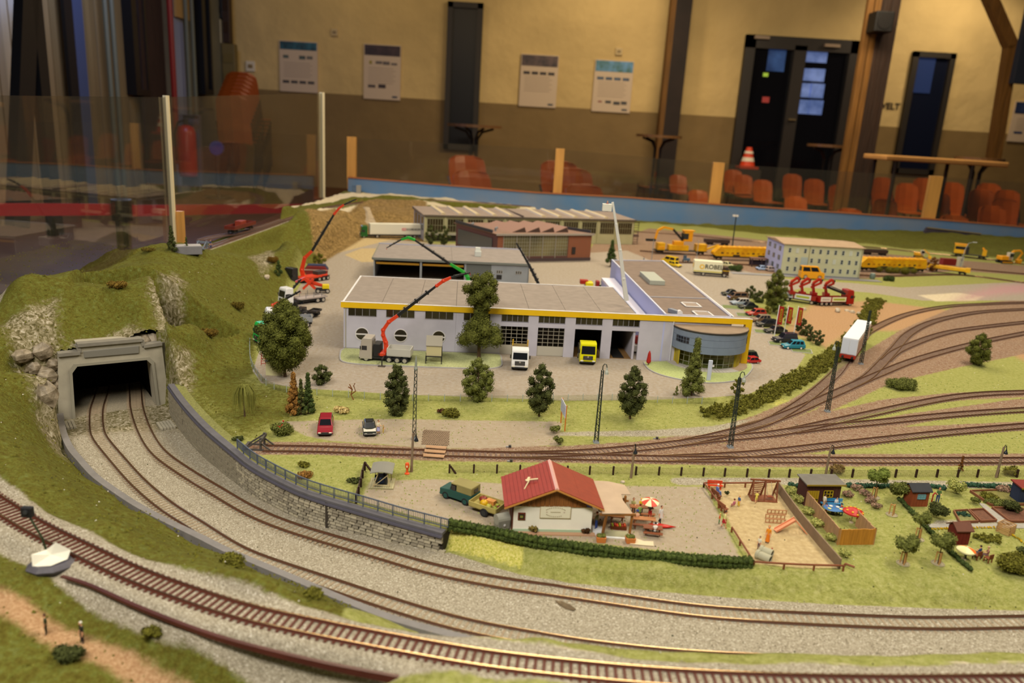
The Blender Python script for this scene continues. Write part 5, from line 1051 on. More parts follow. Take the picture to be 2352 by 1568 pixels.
for k in range(nr):   # rows of tiles running up the left slope, overlapping like the model
    a, b = k/nr, (k+1)/nr
    x0, z0, x1, z1 = -9.8+52*a, 31.2+21.6*a, -9.8+52*b, 31.2+21.6*b
    MB().add(slope(x0, z0+.55, x1, z1+.05, -7.3, 63.2, .7), QF).obj('roof_tile_row', RT_, hut)
for k in range(2): MB().add(slope(42.2+25*k, 52.8-10.7*k, 67.1+25*k, 42.1-10.7*k, -7.3, 63.2, .8), QF).obj('roof_sheet', RT2, hut)
MB().side([(39.6, 52.4), (42.2, 54.6), (44.8, 52.4)], -7.6, 63.5).obj('ridge_cap', mat('#d6a79c', .6), hut)
for a, b in (((-10, 30.4), (42.2, 52)), ((42.2, 52), (92.5, 30.4))): MB().bar((a[0], -7.6, a[1]), (b[0], -7.6, b[1]), 1.2, 1.6).obj('barge_board', mat('#b8803c', .6), hut)
sgn = MB().bx(28, 59, -1.2, 0, 17.5, 31).obj('emblem_sign', mat('#e6e0c8', .6), hut, bevel=.2); IN = mat('#8f7c54', .6)
MB().bx(27.4, 59.6, -.9, -.2, 16.9, 31.5).obj('sign_frame', mat('#b09a70', .6), hut)
for k in range(11): a = math.radians(150-k*12); MB().box((43.5+11*math.cos(a), -1.3, 24.2+5*math.sin(a)), (1.1, .25, .55), ry=-(a-PI/2)*.5).obj('faded_letter', IN, hut)
for k in range(9): a = math.radians(215+k*11); MB().box((43.5+11*math.cos(a), -1.3, 24.2+5*math.sin(a)), (1.1, .25, .5), ry=-(a-1.5*PI)*.5).obj('faded_letter', IN, hut)
for k in range(7): MB().box((39+k*1.5, -1.3, 24.2), (1, .25, .7)).obj('faded_letter', IN, hut)
for x in (34.5, 52.5): MB().cyl((x, -1.2, 24.2), (x, -1.35, 24.2), .9, n=10).obj('faded_spot', mat('#c9b8a4', .6), hut)
bd = MB().bx(5, 12.6, -1., 0, 14.5, 22.5).obj('menu_board', mat('#6a2e1a', .6), hut); MB().bx(6.2, 11.4, -1.2, -.9, 15.8, 21.2).obj('slate', mat('#26201a', .6), bd); MB().bx(7.2, 10.2, -1.3, -1.15, 17, 19.6).obj('menu_text', mat('#8a8440', .6), bd)
obx(hut, 'plinth', mat('#b08a6c', .8), -4, 86, -6, 0, 0, 1.3); obx(hut, 'base_trim', mat('#a9c0a4', .7), 0, 82, -.4, 0, .9, 4)
MB().bx(88, 89.2, -6, 60, 26.5, 27.5).obj('gutter', mat('#c9c4b4', .5), hut)
an = thing('broken_antenna', 'cream plastic television aerial lying on the red roof', 'antenna', hut.location, HA)
def hu(x, y, z): a = hut.rotation_euler.z; c, s = math.cos(a), math.sin(a); return Vector((hut.location.x+(x*c-y*s)*.001, hut.location.y+(x*s+y*c)*.001, z*.001))
an.location = hu(16, 24, 44); an.rotation_euler = (0, -.35, .5); AM = mat('#d2c49c', .5)
MB().bar((-8, -6, 0), (4, 2, 2), 1.0).obj('mast', AM, an); MB().bar((0, 5, 1.5), (10, -5, 2.5), 1.6, .8).obj('boom', AM, an); MB().bar((0, 1, 2), (5, 5, 2.5), 2.8, .8).obj('reflector', AM, an)
# canopy beside the hut
cn = thing('awning', 'beige cloth awning with torn edge on a timber frame beside the hut', 'awning', hut.location, hut.rotation_euler.z)
CP = [[(90, 66, 29), (110, 64, 29.5), (128, 60, 27.5)], [(90, 45, 29.2), (112, 43, 29.6), (130, 38, 27)], [(90, 38, 29.2), (110, 36, 29.4), (119, 36, 28)], [(90, 20, 29), (108, 18, 29.4), (118, 22, 28)], [(90, -10, 28.6), (106, -9, 28.6), (123, -6, 27)]]
mb = MB(); mb.rings([[(x, y, z) for x, y, z in r] + [(x, y, z-.8) for x, y, z in r[::-1]] for r in CP]); mb.obj('cloth', mat('#b39c84', .8, .08, 60), cn)
TW = mat('#94602c', .6, .25, 100)
MB().bar((88, -8, 26.5), (126, -6, 26), 2.2).obj('beam', TW, cn)
for x, y in ((93.9, -3), (122.8, -1), (124, 36)): MB().bar((x, y, 0), (x+(1.5 if x < 100 else 0), y-4 if y < 10 else y, 26), 2.2).obj('timber_post', TW, cn)
MB().bar((118, 30, 24), (126, 46, 18), 1.6).obj('broken_strut', TW, cn); MB().bar((117, 38, 20), (128, 36, 20), 1.6).obj('broken_strut', TW, cn)
# engine shelter beside the railing
sh = thing('generator_shelter', 'old engine under an open shelter with a curved grey roof', 'shelter', G(878, 1112), .06); TBM = mat('#b8a880', .6)
R = [[(x, y, 21.5 - .012*(x)**2*1) for x in np.linspace(-12.5, 12.5, 9)] + [(x, y, 20.7-.012*x*x) for x in np.linspace(12.5, -12.5, 9)] for y in (-13, 16)]; MB().rings(R).obj('roof', mat('#7f7d74', .7, .06, 60), sh)
MB().bx(-14, 14, -13, 13, 0, 1.2).obj('plank_base', mat('#a39a74', .7), sh)
for k in range(11): MB().bx(-14+k*2.55, -14+k*2.55+2.2, -13.4, 13.4, 1.2, 1.7).obj('plank', mat('#a8a07c', .7, .15, 100), sh)
for a, b in (((-8, -10), (-3, -9)), ((8, -10), (6, -9)), ((-8, 9), (-8, 9)), ((8, 9), (8, 9))): MB().bar((a[0]*1.2, a[1], 1.5), (b[0], b[1], 20), .9).obj('post', TBM, sh)
MB().bar((-9, -10, 2), (8, -10, 17), .7).obj('brace', TBM, sh); MB().bar((-9.6, -10.3, 4), (9.6, -10.3, 4), .7).obj('rail', TBM, sh)
e = MB().bx(-6, 6, -6, 7, 2, 11).obj('engine_block', mat('#1d2228', .4), sh, bevel=.6); MB().cyl((-6.4, -2, 8), (-8.2, -2, 8), 4.4, n=16).obj('flywheel', mat('#2a3a44', .3, metal=.6), sh); MB().cyl((0, -6.2, 8), (0, -8, 8), 3.4, n=14).obj('pulley', mat('#1c2c48', .3, metal=.6), sh); MB().cyl((2, 2, 11), (2, 2, 16), 1.2).obj('exhaust', mat('#3c2a24', .5), sh)
# ================================================================ vehicles
TYRE = mat('#17161a', .7); HUB = mat('#b9b4ac', .35, metal=.5); GLS = mat('#1a1c22', .12, spec=.7); CHS = mat('#1c1b1d', .6); LMP = mat('#e6e0cc', .2); REDL = mat('#8a1a12', .3)
def wheels(t, pts, r, w=3.2, hub=HUB, hr=.62):
    for x, y in pts:
        s = 1 if y > 0 else -1
        o = MB().cyl((x, y-s*w, r), (x, y, r), r, n=14).obj('wheel', TYRE, t, bevel=.3, seg=1)
        MB().cyl((x, y-s*.5, r), (x, y+s*.25, r), r*hr, n=10).obj('hub', hub, o)
def heading(t, A, B, z=None):   # put a thing so that its rear is at A and its front at B
    t.location = ((A.x+B.x)/2, (A.y+B.y)/2, (A.z+B.z)/2 if z is None else z); t.rotation_euler = (0, 0, math.atan2(B.y-A.y, B.x-A.x))
def car(label, loc, rz, col, L=48, Wd=19.5, Hh=16.5, style='sedan', roof=None, rough=.22, hub=HUB, tilt=0):
    t = thing('car', label, 'car', loc, rz); m = mat(col, rough, spec=.6); h = L/2; zb = 2.6; sh = Hh*.56
    P = {'sedan': [(-h, zb+1), (-h, sh-1), (-h+2, sh), (h*.42, sh), (h-2.5, sh-1.6), (h, sh-3.6), (h, zb+1), (h-2, zb), (-h+2, zb)],
         'hatch': [(-h, zb+1), (-h, sh+.2), (h*.40, sh), (h-3, sh-1.8), (h, sh-4), (h, zb+1), (h-2, zb), (-h+2, zb)],
         'van': [(-h, zb+1), (-h, sh+1), (h-6, sh+1), (h-1, sh-1.5), (h, sh-3.5), (h, zb+1), (h-2, zb), (-h+2, zb)]}[{'sedan': 'sedan', 'mini': 'hatch'}.get(style, 'van' if style == 'van' else 'hatch')]
    b = MB().side(P, -Wd/2, Wd/2).obj('body', m, t, bevel=1.1, seg=3)
    g = {'sedan': (-h*.78, -h*.45, h*.10, h*.44), 'hatch': (-h*.98, -h*.80, h*.08, h*.44), 'wagon': (-h*.97, -h*.84, h*.10, h*.46), 'van': (-h+.4, -h+1.2, h*.42, h*.72), 'suv': (-h*.97, -h*.9, h*.12, h*.42), 'mini': (-h*.90, -h*.62, h*.14, h*.42)}[style]
    a, b1, c, d = g; w0, w1 = Wd/2-.8, Wd/2-2.6; zs, zt = sh-.2, Hh
    V = [(a, -w0, zs), (d, -w0, zs), (d, w0, zs), (a, w0, zs), (b1, -w1, zt), (c, -w1, zt), (c, w1, zt), (b1, w1, zt)]
    MB().add(V, [(0, 3, 2, 1), (4, 5, 6, 7), (0, 1, 5, 4), (1, 2, 6, 5), (2, 3, 7, 6), (3, 0, 4, 7)]).obj('cabin', mat(roof, rough) if roof else m, t, bevel=.7)
    lerp = lambda p, q, k: tuple(p[i]+(q[i]-p[i])*k for i in range(3))
    def pane(n, i, j, k, l, s0, s1, t0=.12, t1=.86):
        q = [lerp(lerp(V[i], V[j], s), lerp(V[l], V[k], s), tt) for s, tt in ((s0, t0), (s1, t0), (s1, t1), (s0, t1))]
        nn = (Vector(q[1])-Vector(q[0])).cross(Vector(q[3])-Vector(q[0])).normalized()*.22
        Q = [tuple(Vector(x)+nn) for x in q]+[tuple(Vector(x)-nn) for x in q]; MB().add(Q, [(0, 1, 2, 3), (7, 6, 5, 4), (0, 4, 5, 1), (1, 5, 6, 2), (2, 6, 7, 3), (3, 7, 4, 0)]).obj(n, GLS, t)
    pane('windscreen', 1, 2, 6, 5, .08, .92); pane('rear_window', 3, 0, 4, 7, .1, .9)
    nsd = 3 if style in ('wagon', 'suv') else 2
    for i, j, k, l in ((0, 1, 5, 4), (2, 3, 7, 6)):
        for s in range(nsd): pane('side_window', i, j, k, l, .07+.88*s/nsd, .07+.88*(s+1)/nsd-.05)
    wr = Hh*.185; wheels(t, [(h*.60, Wd/2), (h*.60, -Wd/2), (-h*.60, Wd/2), (-h*.60, -Wd/2)], wr, 3, hub)
    for s in (-1, 1): MB().box((h-.2, s*(Wd/2-3.2), sh-4.2), (1, 3.4, 1.8)).obj('headlight', LMP, t, bevel=.3); MB().box((-h+.2, s*(Wd/2-2.2), sh-2.6), (.8, 2.6, 2)).obj('tail_light', REDL, t)
    MB().box((h, 0, zb+1.7), (1.4, Wd-1.6, 2)).obj('bumper', mat('#77777a', .4, metal=.6) if style == 'mini' else mat('#26262a', .5), t, bevel=.4); MB().box((-h, 0, zb+1.7), (1.2, Wd-1.6, 2)).obj('bumper', mat('#26262a', .5), t, bevel=.4)
    MB().box((h, 0, sh-4.3), (.8, Wd*.42, 2.2)).obj('grille', mat('#3a3a3c', .3, metal=.6), t)
    return t
def cab(t, x, col, L=21, H=37, Wd=28.5, z0=5, band=None, rough=.25):
    m = mat(col, rough, spec=.6); P = [(x, z0), (x+L, z0), (x+L+1, z0+8), (x+L, z0+15), (x+L-3, H-3), (x+L-5.5, H), (x, H)]
    c = MB().side(P, -Wd/2, Wd/2).obj('cab', m, t, bevel=1.0)
    MB().add([(x+L+.15, -Wd/2+2, z0+15.5), (x+L+.15, Wd/2-2, z0+15.5), (x+L-2.1, Wd/2-2.6, H-6), (x+L-2.1, -Wd/2+2.6, H-6), (x+L-1, -Wd/2+2, z0+15.5), (x+L-1, Wd/2-2, z0+15.5), (x+L-3.2, Wd/2-2.6, H-6), (x+L-3.2, -Wd/2+2.6, H-6)], QF).obj('windscreen', GLS, c)
    for s in (-1, 1):
        MB().box((x+L*.62, s*(Wd/2+.05), z0+19.5), (L*.42, .5, 7.5)).obj('side_window', GLS, c); MB().box((x+L-1.5, s*(Wd/2+2), z0+20), (1.2, 1.8, 6)).obj('mirror', CHS, c)
        MB().box((x+L+.9, s*(Wd/2-4), z0+3.4), (.8, 5, 2.4)).obj('headlight', LMP, c, bevel=.3)
    MB().box((x+L+.9, 0, z0+9), (.8, Wd*.6, 7.5)).obj('grille', CHS, c, bevel=.3)
    for k in range(3): MB().box((x+L+1.35, 0, z0+6.8+k*2.2), (.3, Wd*.52, .5)).obj('grille_bar', mat('#8e8e90', .3, metal=.6), c)
    MB().box((x+L+.6, 0, z0+1), (1.8, Wd-1, 2.6)).obj('bumper', CHS if band is None else mat(band, .4), c, bevel=.4)
    MB().cyl((x+L+1.3, 0, z0+11.2), (x+L+1.7, 0, z0+11.2), 1.5, n=12).obj('badge', mat('#c9c9cc', .2, metal=.9), c)
    return c
def chassis(t, x0, x1, axles, r=5.8, Wd=27, hub=HUB):
    MB().bx(x0, x1, -5.5, 5.5, 5, 10).obj('chassis', CHS, t); MB().bx(x0+6, x1-12, -Wd/2+2, Wd/2-2, 6, 9.6).obj('side_skirt', CHS, t)
    wheels(t, [(x, s*Wd/2) for x in axles for s in (-1, 1)], r, 4, hub)
    for x in axles[:-1] if len(axles) > 2 else []:
        for s in (-1, 1): MB().bx(x-6.4, x+6.4, s*(Wd/2-2)-2, s*(Wd/2-2)+2, 11.2, 12.4).obj('mudguard', CHS, t)
def bed(t, x0, x1, col, z=11, h=9, Wd=28, wall=1.2, m=None):
    m = m or mat(col, .4); MB().bx(x0, x1, -Wd/2, Wd/2, z, z+1.4).obj('bed_floor', m, t)
    for s in (-1, 1): MB().bx(x0, x1, s*Wd/2-wall/2, s*Wd/2+wall/2, z+1.4, z+h).obj('bed_side', m, t)
    MB().bx(x0, x0+wall, -Wd/2, Wd/2, z+1.4, z+h).obj('tailboard', m, t); MB().bx(x1-wall, x1, -Wd/2, Wd/2, z+1.4, z+h).obj('headboard', m, t)
BOOM = mat('#1d1d1f', .4); CRED = mat('#cf3a18', .35, spec=.6)
def crane(t, P, segs, name='boom', hook=True):   # P in world metres -> local mm of t
    bpy.context.view_layer.update(); inv = t.matrix_world.inverted(); Q = [(inv @ p)*1000 for p in P]
    for i, (m, w0, w1) in enumerate(segs):
        a, b = Q[i], Q[i+1]; nm = ('crane_column', 'lower_boom', 'elbow')[i] if i < 3 and len(segs) > 4 else name
        o = MB().bar(a, b, (w0, w1), (w0*1.15, w1*1.15)).obj(nm, m, t, bevel=.3)
        if m is BOOM and (b-a).length > 25:
            d = (b-a).normalized(); up_ = Vector((0, 0, 1)) - d*d.z; up_.normalize()
            MB().bar(a+(b-a)*.15+up_*(w0*.9), b-(b-a)*.2+up_*(w1*.9), .7).obj('hydraulic_line', mat('#8c8c88', .3, metal=.6), o)
            for k in range(3): p = a+(b-a)*(.2+.28*k); MB().bar(p-up_*w0*.7, p+up_*w0*1.0, w0*1.15, w0*.35).obj('boom_collar', BOOM, o)
        elif i > 0: MB().ball(tuple(a), w0*.75, 8, 5).obj('joint', m, o)
    if hook:
        e = Q[-1]; MB().tube([e, e+Vector((0, 0, -2)), e+Vector((.8, 0, -3.4)), e+Vector((0, 0, -4.2)), e+Vector((-1, 0, -3.6))], .5, 5).obj('hook', mat('#a8281a', .4), t)
# --- silver four axle crane truck by the hall
A, B = G(944, 832), G(829, 824); st_r = thing('crane_truck', 'silver four axle crane truck with a red and black crane by the hall', 'truck', (0, 0, 0)); heading(st_r, A, B); LT = (B-A).length*1000; hx = LT/2
cab(st_r, hx-22, '#a9a196', 21, 42, 28, 5); chassis(st_r, -hx, hx-4, [hx-12, -hx+36, -hx+22, -hx+9]); bed(st_r, -hx-1, -hx+40, '#b6b4ac', 13, 13); MB().bx(hx-36, hx-24, -12, 12, 10, 32).obj('engine_tower', CHS, st_r, bevel=.8); MB().cyl((hx-26, 10, 20), (hx-26, 10, 41), 1.5).obj('exhaust', mat('#8a8884', .3, metal=.8), st_r)
yt = st_r.location.y; K = lambda x, y: PY(x, y, yt)
MB().bx(-hx+42, -hx+56, -12, 12, 11, 17).obj('crane_base', CRED, st_r, bevel=.8)
crane(st_r, [K(888, 806), K(886, 786), K(880, 770), K(880, 758), K(893, 739), K(914, 724), K(1003, 656), K(1018, 645), K(1036, 637), K(1080, 626)], [(CRED, 7, 6), (CRED, 6, 5), (CRED, 5.5, 5), (CRED, 5.5, 5), (CRED, 5.5, 5), (BOOM, 5, 3.2), (CRED, 4.5, 4.5), (CRED, 5, 4), (BOOM, 3, 1.8)])
og = G(877, 841); bpy.context.view_layer.update(); ol = (st_r.matrix_world.inverted() @ og)*1000
MB().bar((ol.x, -12, 12), (ol.x, ol.y, 12), 2.2).obj('outrigger_beam', CHS, st_r); MB().cyl((ol.x, ol.y, 1), (ol.x, ol.y, 13), 1).obj('outrigger_leg', CHS, st_r); MB().box((ol.x, ol.y, .7), (12, 9, 1.4)).obj('ground_plate', mat('#4c443c', .7), st_r)
# --- two trucks seen from the front
def front_truck(label, p, H_, col, rz, back=40):
    t = thing('truck', label, 'truck', p, rz); cab(t, -21, col, 21, H_, 29, 5); chassis(t, -21-back, -3, [-10, -back-8]); return t
ft = front_truck('white truck with a yellow loading frame, parked before the glazed gate', G(1193, 852), 38, '#e4e4e6', -PI/2+.02, 30); bed(ft, -58, -22, '#9a8a60', 11, 22)
for s in (-1, 1): MB().box((-40, s*13, 40), (4, 2, 10)).obj('stake', mat('#c9a020', .4), ft)
ft2 = front_truck('bright yellow truck standing in the open third gate', G(1349, 839), 41, '#d8d40c', -PI/2+.03, 36)
MB().bx(-60, -23, -13, 13, 11, 26).obj('load_box', mat('#3c3530', .7), ft2)
ic = thing('loader_crane', 'red crane inside the second glazed gate', 'crane', hl(374, 26, .6), HA)
MB().bx(-10, 10, -8, 8, 0, 10).obj('base', CRED, ic, bevel=.6); MB().bx(-3, 3, -3, 3, 10, 32).obj('column', CRED, ic); MB().bar((0, 0, 32), (-12, 0, 46), 5).obj('arm', CRED, ic); MB().bar((-12, 0, 46), (-2, 0, 50), 4).obj('arm_tip', CRED, ic)
fl_ = thing('steel_ramp', 'pale small cabin on legs with a sloping roof against the hall wall', 'cabin', G(996, 834), HA)
MB().add([(-13, -6, 13), (13, -6, 13), (13, -6, 33), (-13, -6, 33), (-13, 10, 13), (13, 10, 13), (13, 10, 44), (-13, 10, 44)], [(0, 1, 2, 3), (5, 4, 7, 6), (0, 4, 5, 1), (1, 5, 6, 2), (3, 2, 6, 7), (4, 0, 3, 7)]).obj('cabin_box', mat('#bdb48a', .7), fl_)
MB().add([(-14, -7.5, 32.5), (14, -7.5, 32.5), (14, 12, 45.5), (-14, 12, 45.5), (-14, -7.5, 33.8), (14, -7.5, 33.8), (14, 12, 46.8), (-14, 12, 46.8)], QF).obj('roof', mat('#8c877c', .7), fl_)
for x in (-13.5, 13.5): MB().bx(x-.8, x+.8, -8, -6.4, 0, 15).obj('leg', CHS, fl_); MB().bx(x-.8, x+.8, 8, 10, 0, 15).obj('leg', CHS, fl_)
MB().bx(-14.3, 14.3, -8, -6.4, 13.5, 15).obj('cross_bar', CHS, fl_); MB().bx(13.2, 14.2, -5, 8, 14, 32).obj('dark_side', CHS, fl_)
# --- left edge of the yard
def lorry(name, label, A, B, col, H_=38, ax=3, bedc=None, bh=6, hub=HUB, L=None):
    t = thing(name, label, 'truck', (0, 0, 0)); heading(t, A, B); L = (B-A).length*1000; hx = L/2
    cab(t, hx-22, col, 21, H_, 28, 5); chassis(t, -hx, hx-4, [hx-11] + [-hx+10+14*k for k in range(ax-1)], hub=hub)
    if bedc: bed(t, -hx, hx-36, bedc, 11, bh)
    return t, hx
gt, hx = lorry('green_truck', 'bright green truck cab half hidden behind the big tree', G(690, 778), G(588, 792), '#1fae4e', 40, 3, '#8d8e92', 9)
w1, hx = lorry('crane_truck', 'white truck with a red crane just behind the green cab', G(716, 748), G(606, 752), '#dcdcde', 38, 3, '#8a8c90', 10); y1 = w1.location.y
crane(w1, [PY(640, 738, y1), PY(632, 715, y1), PY(626, 700, y1), PY(650, 690, y1), PY(690, 668, y1)], [(CRED, 6, 5), (CRED, 5, 4), (CRED, 4, 4), (BOOM, 3.5, 2.5)])
w2_, hx = lorry('flatbed_truck', 'white truck with an empty grey flatbed and stakes in the yard', G(744, 690), G(646, 703), '#e2e2e4', 40, 3, '#a79c98', 3); y2 = w2_.location.y
for k in range(3):
    for s in (-1, 1): MB().cyl((-hx+14+k*20, s*13, 12), (-hx+14+k*20, s*13, 26), .7, n=5).obj('stake', mat('#8b8b8e', .4, metal=.6), w2_)
crane(w2_, [PY(664, 690, y2), PY(655, 676, y2), PY(673, 662, y2), PY(692, 641, y2)], [(CRED, 6, 5), (CRED, 5, 4.5), (BOOM, 4, 3)], hook=False)
bt, hx = lorry('low_loader', 'black drawbar trailer parked beside the white trucks', G(733, 728), G(676, 722), '#232326', 16, 3, '#2c2826', 4)
k1, hx = lorry('crane_truck', 'black truck carrying a tall red crane at the back of the yard', G(752, 640), G(660, 655), '#1b1b1e', 42, 4, None); y3 = k1.location.y; kk = lambda x, y: PY(x, y, y3)
MB().bx(-hx+10, hx-30, -13, 13, 10, 16).obj('crane_base', CRED, k1, bevel=.8); MB().bx(-hx+14, -hx+40, -10, 10, 16, 24).obj('counterweight', mat('#3c3434', .5), k1)
crane(k1, [kk(700, 650), kk(693, 620), kk(700, 592), kk(717, 576), kk(768, 491), kk(779, 478), kk(790, 470), kk(819, 457)], [(CRED, 9, 8), (CRED, 8, 7), (CRED, 7, 6), (BOOM, 5.5, 4), (CRED, 5, 4.5), (CRED, 4.5, 4), (BOOM, 3, 2)])
ex = thing('telehandler', 'yellow machine with red folded arms behind the flatbed truck', 'machine', G(742, 672), .3)
MB().box((6, 0, 14), (16, 14, 12)).obj('cab', mat('#d8c010', .4), ex, bevel=.8); MB().box((-2, 0, 8), (30, 14, 6)).obj('chassis', CHS, ex); wheels(ex, [(x, s*9) for x in (-12, 10) for s in (-1, 1)], 5.5)
for a, b, w in (((-18, 0, 10), (-40, 0, 32), 6), ((-40, 0, 32), (-2, 0, 18), 5), ((-40, 4, 34), (-62, 4, 24), 6), ((-46, -4, 10), (-22, -4, 34), 5), ((-30, 2, 22), (6, 2, 14), 4)): MB().bar(a, b, w).obj('red_arm', CRED, ex)
sk_ = thing('red_skip', 'dark red skip container with a dark blue cover at the back of the yard', 'container', G(727, 632), .15)
MB().side([(-26, 0), (26, 0), (30, 16), (22, 26), (-22, 26), (-30, 16)], -14, 14).obj('bin', mat('#7c2420', .6), sk_, bevel=.8); MB().side([(-30, 17), (30, 17), (22, 28), (-22, 28)], -10, 15).obj('cover', mat('#20284a', .5), sk_); MB().bx(-31, 31, -15, -13.6, 15, 18).obj('rim', mat('#b9988c', .5), sk_)
# --- green articulated truck with a white curtain trailer
A, B = G(964, 546), G(827, 545); sc_ = thing('articulated_truck', 'green truck with a long white trailer lettered in red and black', 'truck', (0, 0, 0)); heading(sc_, A, B); LT = (B-A).length*1000; hx = LT/2
cab(sc_, hx-24, '#0f5a22', 23, 42, 29, 5); chassis(sc_, hx-70, hx-4, [hx-12, hx-58]); wheels(sc_, [(x, s*13.5) for x in (-hx+22, -hx+36, -hx+50) for s in (-1, 1)], 5.5, 4)
tr2 = MB().bx(-hx, hx-32, -14.5, 14.5, 13, 50).obj('trailer_box', mat('#dcd8c8', .5), sc_, bevel=.8); MB().bx(-hx, hx-60, -12, 12, 8, 13).obj('trailer_frame', CHS, sc_)
for k in range(26): x = -hx+4+k*(LT-40)/26; MB().bx(x, x+1.2, 14.4, 15, 12.4, 16).obj('strap', mat('#8a8478', .6), tr2)
MB().bx(-hx+54, -hx+68, 14.5, 15, 27, 36).obj('red_mark', mat('#c01c28', .5), tr2); text('DB', .008, mat('#e8e4dc', .5), tr2, (-.001*hx+.061, .0152, .0315), (PI/2, 0, PI), 'letters', bold=True)
text('SCHENKER', .0105, mat('#3a3434', .5), tr2, (-.001*hx+.027, .0151, .0312), (PI/2, 0, PI), 'letters', bold=True)
# --- cranes rising behind the halls
CGR = mat('#1f9a2c', .4)
gcr, hx = lorry('crane_truck', 'dark truck with a green folding crane standing behind the workshop roof', Vector((.06, 1.80, 0)), Vector((-.05, 1.79, 0)), '#26302a', 36, 3, '#4a4a4a'); yg = 1.80; kk = lambda x, y: PY(x, y, yg)
crane(gcr, [kk(1078, 655), kk(1074, 636), kk(1064, 624), kk(1034, 606), kk(951, 550), kk(938, 545), kk(922, 550), kk(888, 569)], [(CGR, 8, 7), (CGR, 7, 6), (CGR, 6, 5), (BOOM, 5, 3.5), (CGR, 5, 5), (CGR, 5, 4), (BOOM, 3, 1.6)])
oc, hx = lorry('crane_truck', 'orange truck with a straight black boom behind the workshop roof', Vector((.17, 1.83, 0)), Vector((.075, 1.84, 0)), '#c04a14', 38, 3, '#c04a14', 16); yg = 1.83; kk = lambda x, y: PY(x, y, yg)
crane(oc, [kk(1240, 664), kk(1236, 650), kk(1216, 610), kk(1186, 558)], [(BOOM, 6, 6), (BOOM, 6, 5), (BOOM, 4.5, 2.6)], hook=False)
yt_, hx = lorry('tipper_truck', 'yellow and red truck showing only its roof behind the workshop hall', G(1416, 690), G(1338, 686), '#d8cc10', 44, 3, '#2f6a38', 24)
MB().box((hx-34, 0, 34), (8, 22, 26)).obj('red_tower', mat('#8a1c1c', .5), yt_); MB().box((hx-48, 3, 40), (5, 4, 18), ry=.5).obj('arm', BOOM, yt_); MB().box((hx-1, -8, 42), (20, 16, 10)).obj('red_roof', mat('#a02418', .4), yt_, bevel=.8)
WB = mat('#cdccc8', .35); bm = thing('lifting_platform', 'tall white telescopic boom with a work basket beside the office wing', 'machine', (0, 0, 0)); bm.location = hl(552, 60); yb_ = bm.location.y; kk = lambda x, y: PY(x, y, yb_)
MB().bx(-14, 14, -20, 20, 4, 16).obj('carrier', mat('#c9c4b8', .5), bm, bevel=.8); wheels(bm, [(x, y) for x in (-14, 14) for y in (-14, 14)], 5); MB().cyl((0, 0, 16), (0, 0, 30), 8, n=12).obj('turret', mat('#b03020', .5), bm)
crane(bm, [kk(1439, 690), kk(1432, 640), kk(1424, 574), kk(1415, 515), kk(1407, 464)], [(WB, 7.5, 6.5), (WB, 6, 5.5), (WB, 5, 4.6), (WB, 4, 3.6)], name='telescopic_boom', hook=False)
bpy.context.view_layer.update(); q = (bm.matrix_world.inverted() @ kk(1394, 476))*1000
MB().box(tuple(q), (17, 12, 13)).obj('basket', mat('#d8d6cc', .5), bm, bevel=.5); MB().bar(q+Vector((6, 0, 2)), (bm.matrix_world.inverted() @ kk(1407, 466))*1000, 2.5).obj('basket_arm', WB, bm)
q_basket = kk(1394, 481)
# --- truck with box body and yellow vans on the forecourt road
A, B = G(1592, 630), G(1672, 636); rb = thing('box_truck', 'dark truck with a white box body lettered ROBEL', 'truck', (0, 0, 0)); heading(rb, A, B); LT = (B-A).length*1000; hx = LT/2
cab(rb, hx-20, '#3a261c', 19, 32, 27, 5); chassis(rb, -hx, hx-4, [hx-14, -hx+28], r=6); MB().bx(hx-20, hx+.8, -13.8, 13.8, 19, 21).obj('yellow_stripe', YEL, rb)
bo = MB().bx(-hx-2, hx-22, -15, 15, 11, 46).obj('box_body', mat('#e4e0c4', .5), rb, bevel=1.2); text('ROBEL', .0185, mat('#2c2a1c', .5), bo, (.0055, -.0153, .0285), (PI/2, 0, 0), 'letters', bold=True, sx=1.0)
MB().cyl((-hx+22, -15, 28), (-hx+22, -15.5, 28), 7.5, n=18).obj('emblem', YEL, bo); MB().cyl((-hx+22, -15.4, 28), (-hx+22, -15.7, 28), 4, n=18).obj('emblem_core', mat('#e4e0c4', .5), bo); MB().cyl((-hx-2, 0, 30), (-hx-2.6, 0, 30), 8, n=18).obj('emblem', YEL, bo); MB().bx(-hx-2, hx-22, -15.2, -14.9, 13, 16).obj('yellow_line', mat('#c9bc50', .5), bo)
car('yellow van driving away above the office wing roof', G(1538, 606), 2.3, '#d8b410', 58, 22, 26, 'van', roof='#d8b410'); car('yellow car nose just behind the yellow van', G(1550, 612), 2.3+PI, '#d8b814', 44, 20, 17, 'hatch')
car('cream car parked right of the lettered box truck', G(1671, 612), -.8, '#cfc9a0', 48, 20, 16); car('pale blue car in front of the white office house', G(1752, 620), .2, '#9db4d8', 44, 20, 15)
car('pale pink car beside the corner of the white office house', G(1772, 622), .3, '#c9b4a8', 42, 20, 15, 'hatch')
vn = car('orange yellow delivery van parked in front of the white office house', G(1862, 640), .02, '#e09a0c', 74, 26, 40, 'van', roof='#e09a0c')
bu = thing('small_tractor', 'small blue grey tractor parked by the yellow van', 'machine', G(1576, 602), 0); MB().box((0, 0, 10), (22, 12, 8)).obj('body', mat('#46607a', .5), bu, bevel=.6); MB().box((-6, 0, 18), (9, 11, 10)).obj('cab', mat('#3c5064', .4), bu); wheels(bu, [(x, s*7) for x in (-8, 9) for s in (-1, 1)], 4.5)
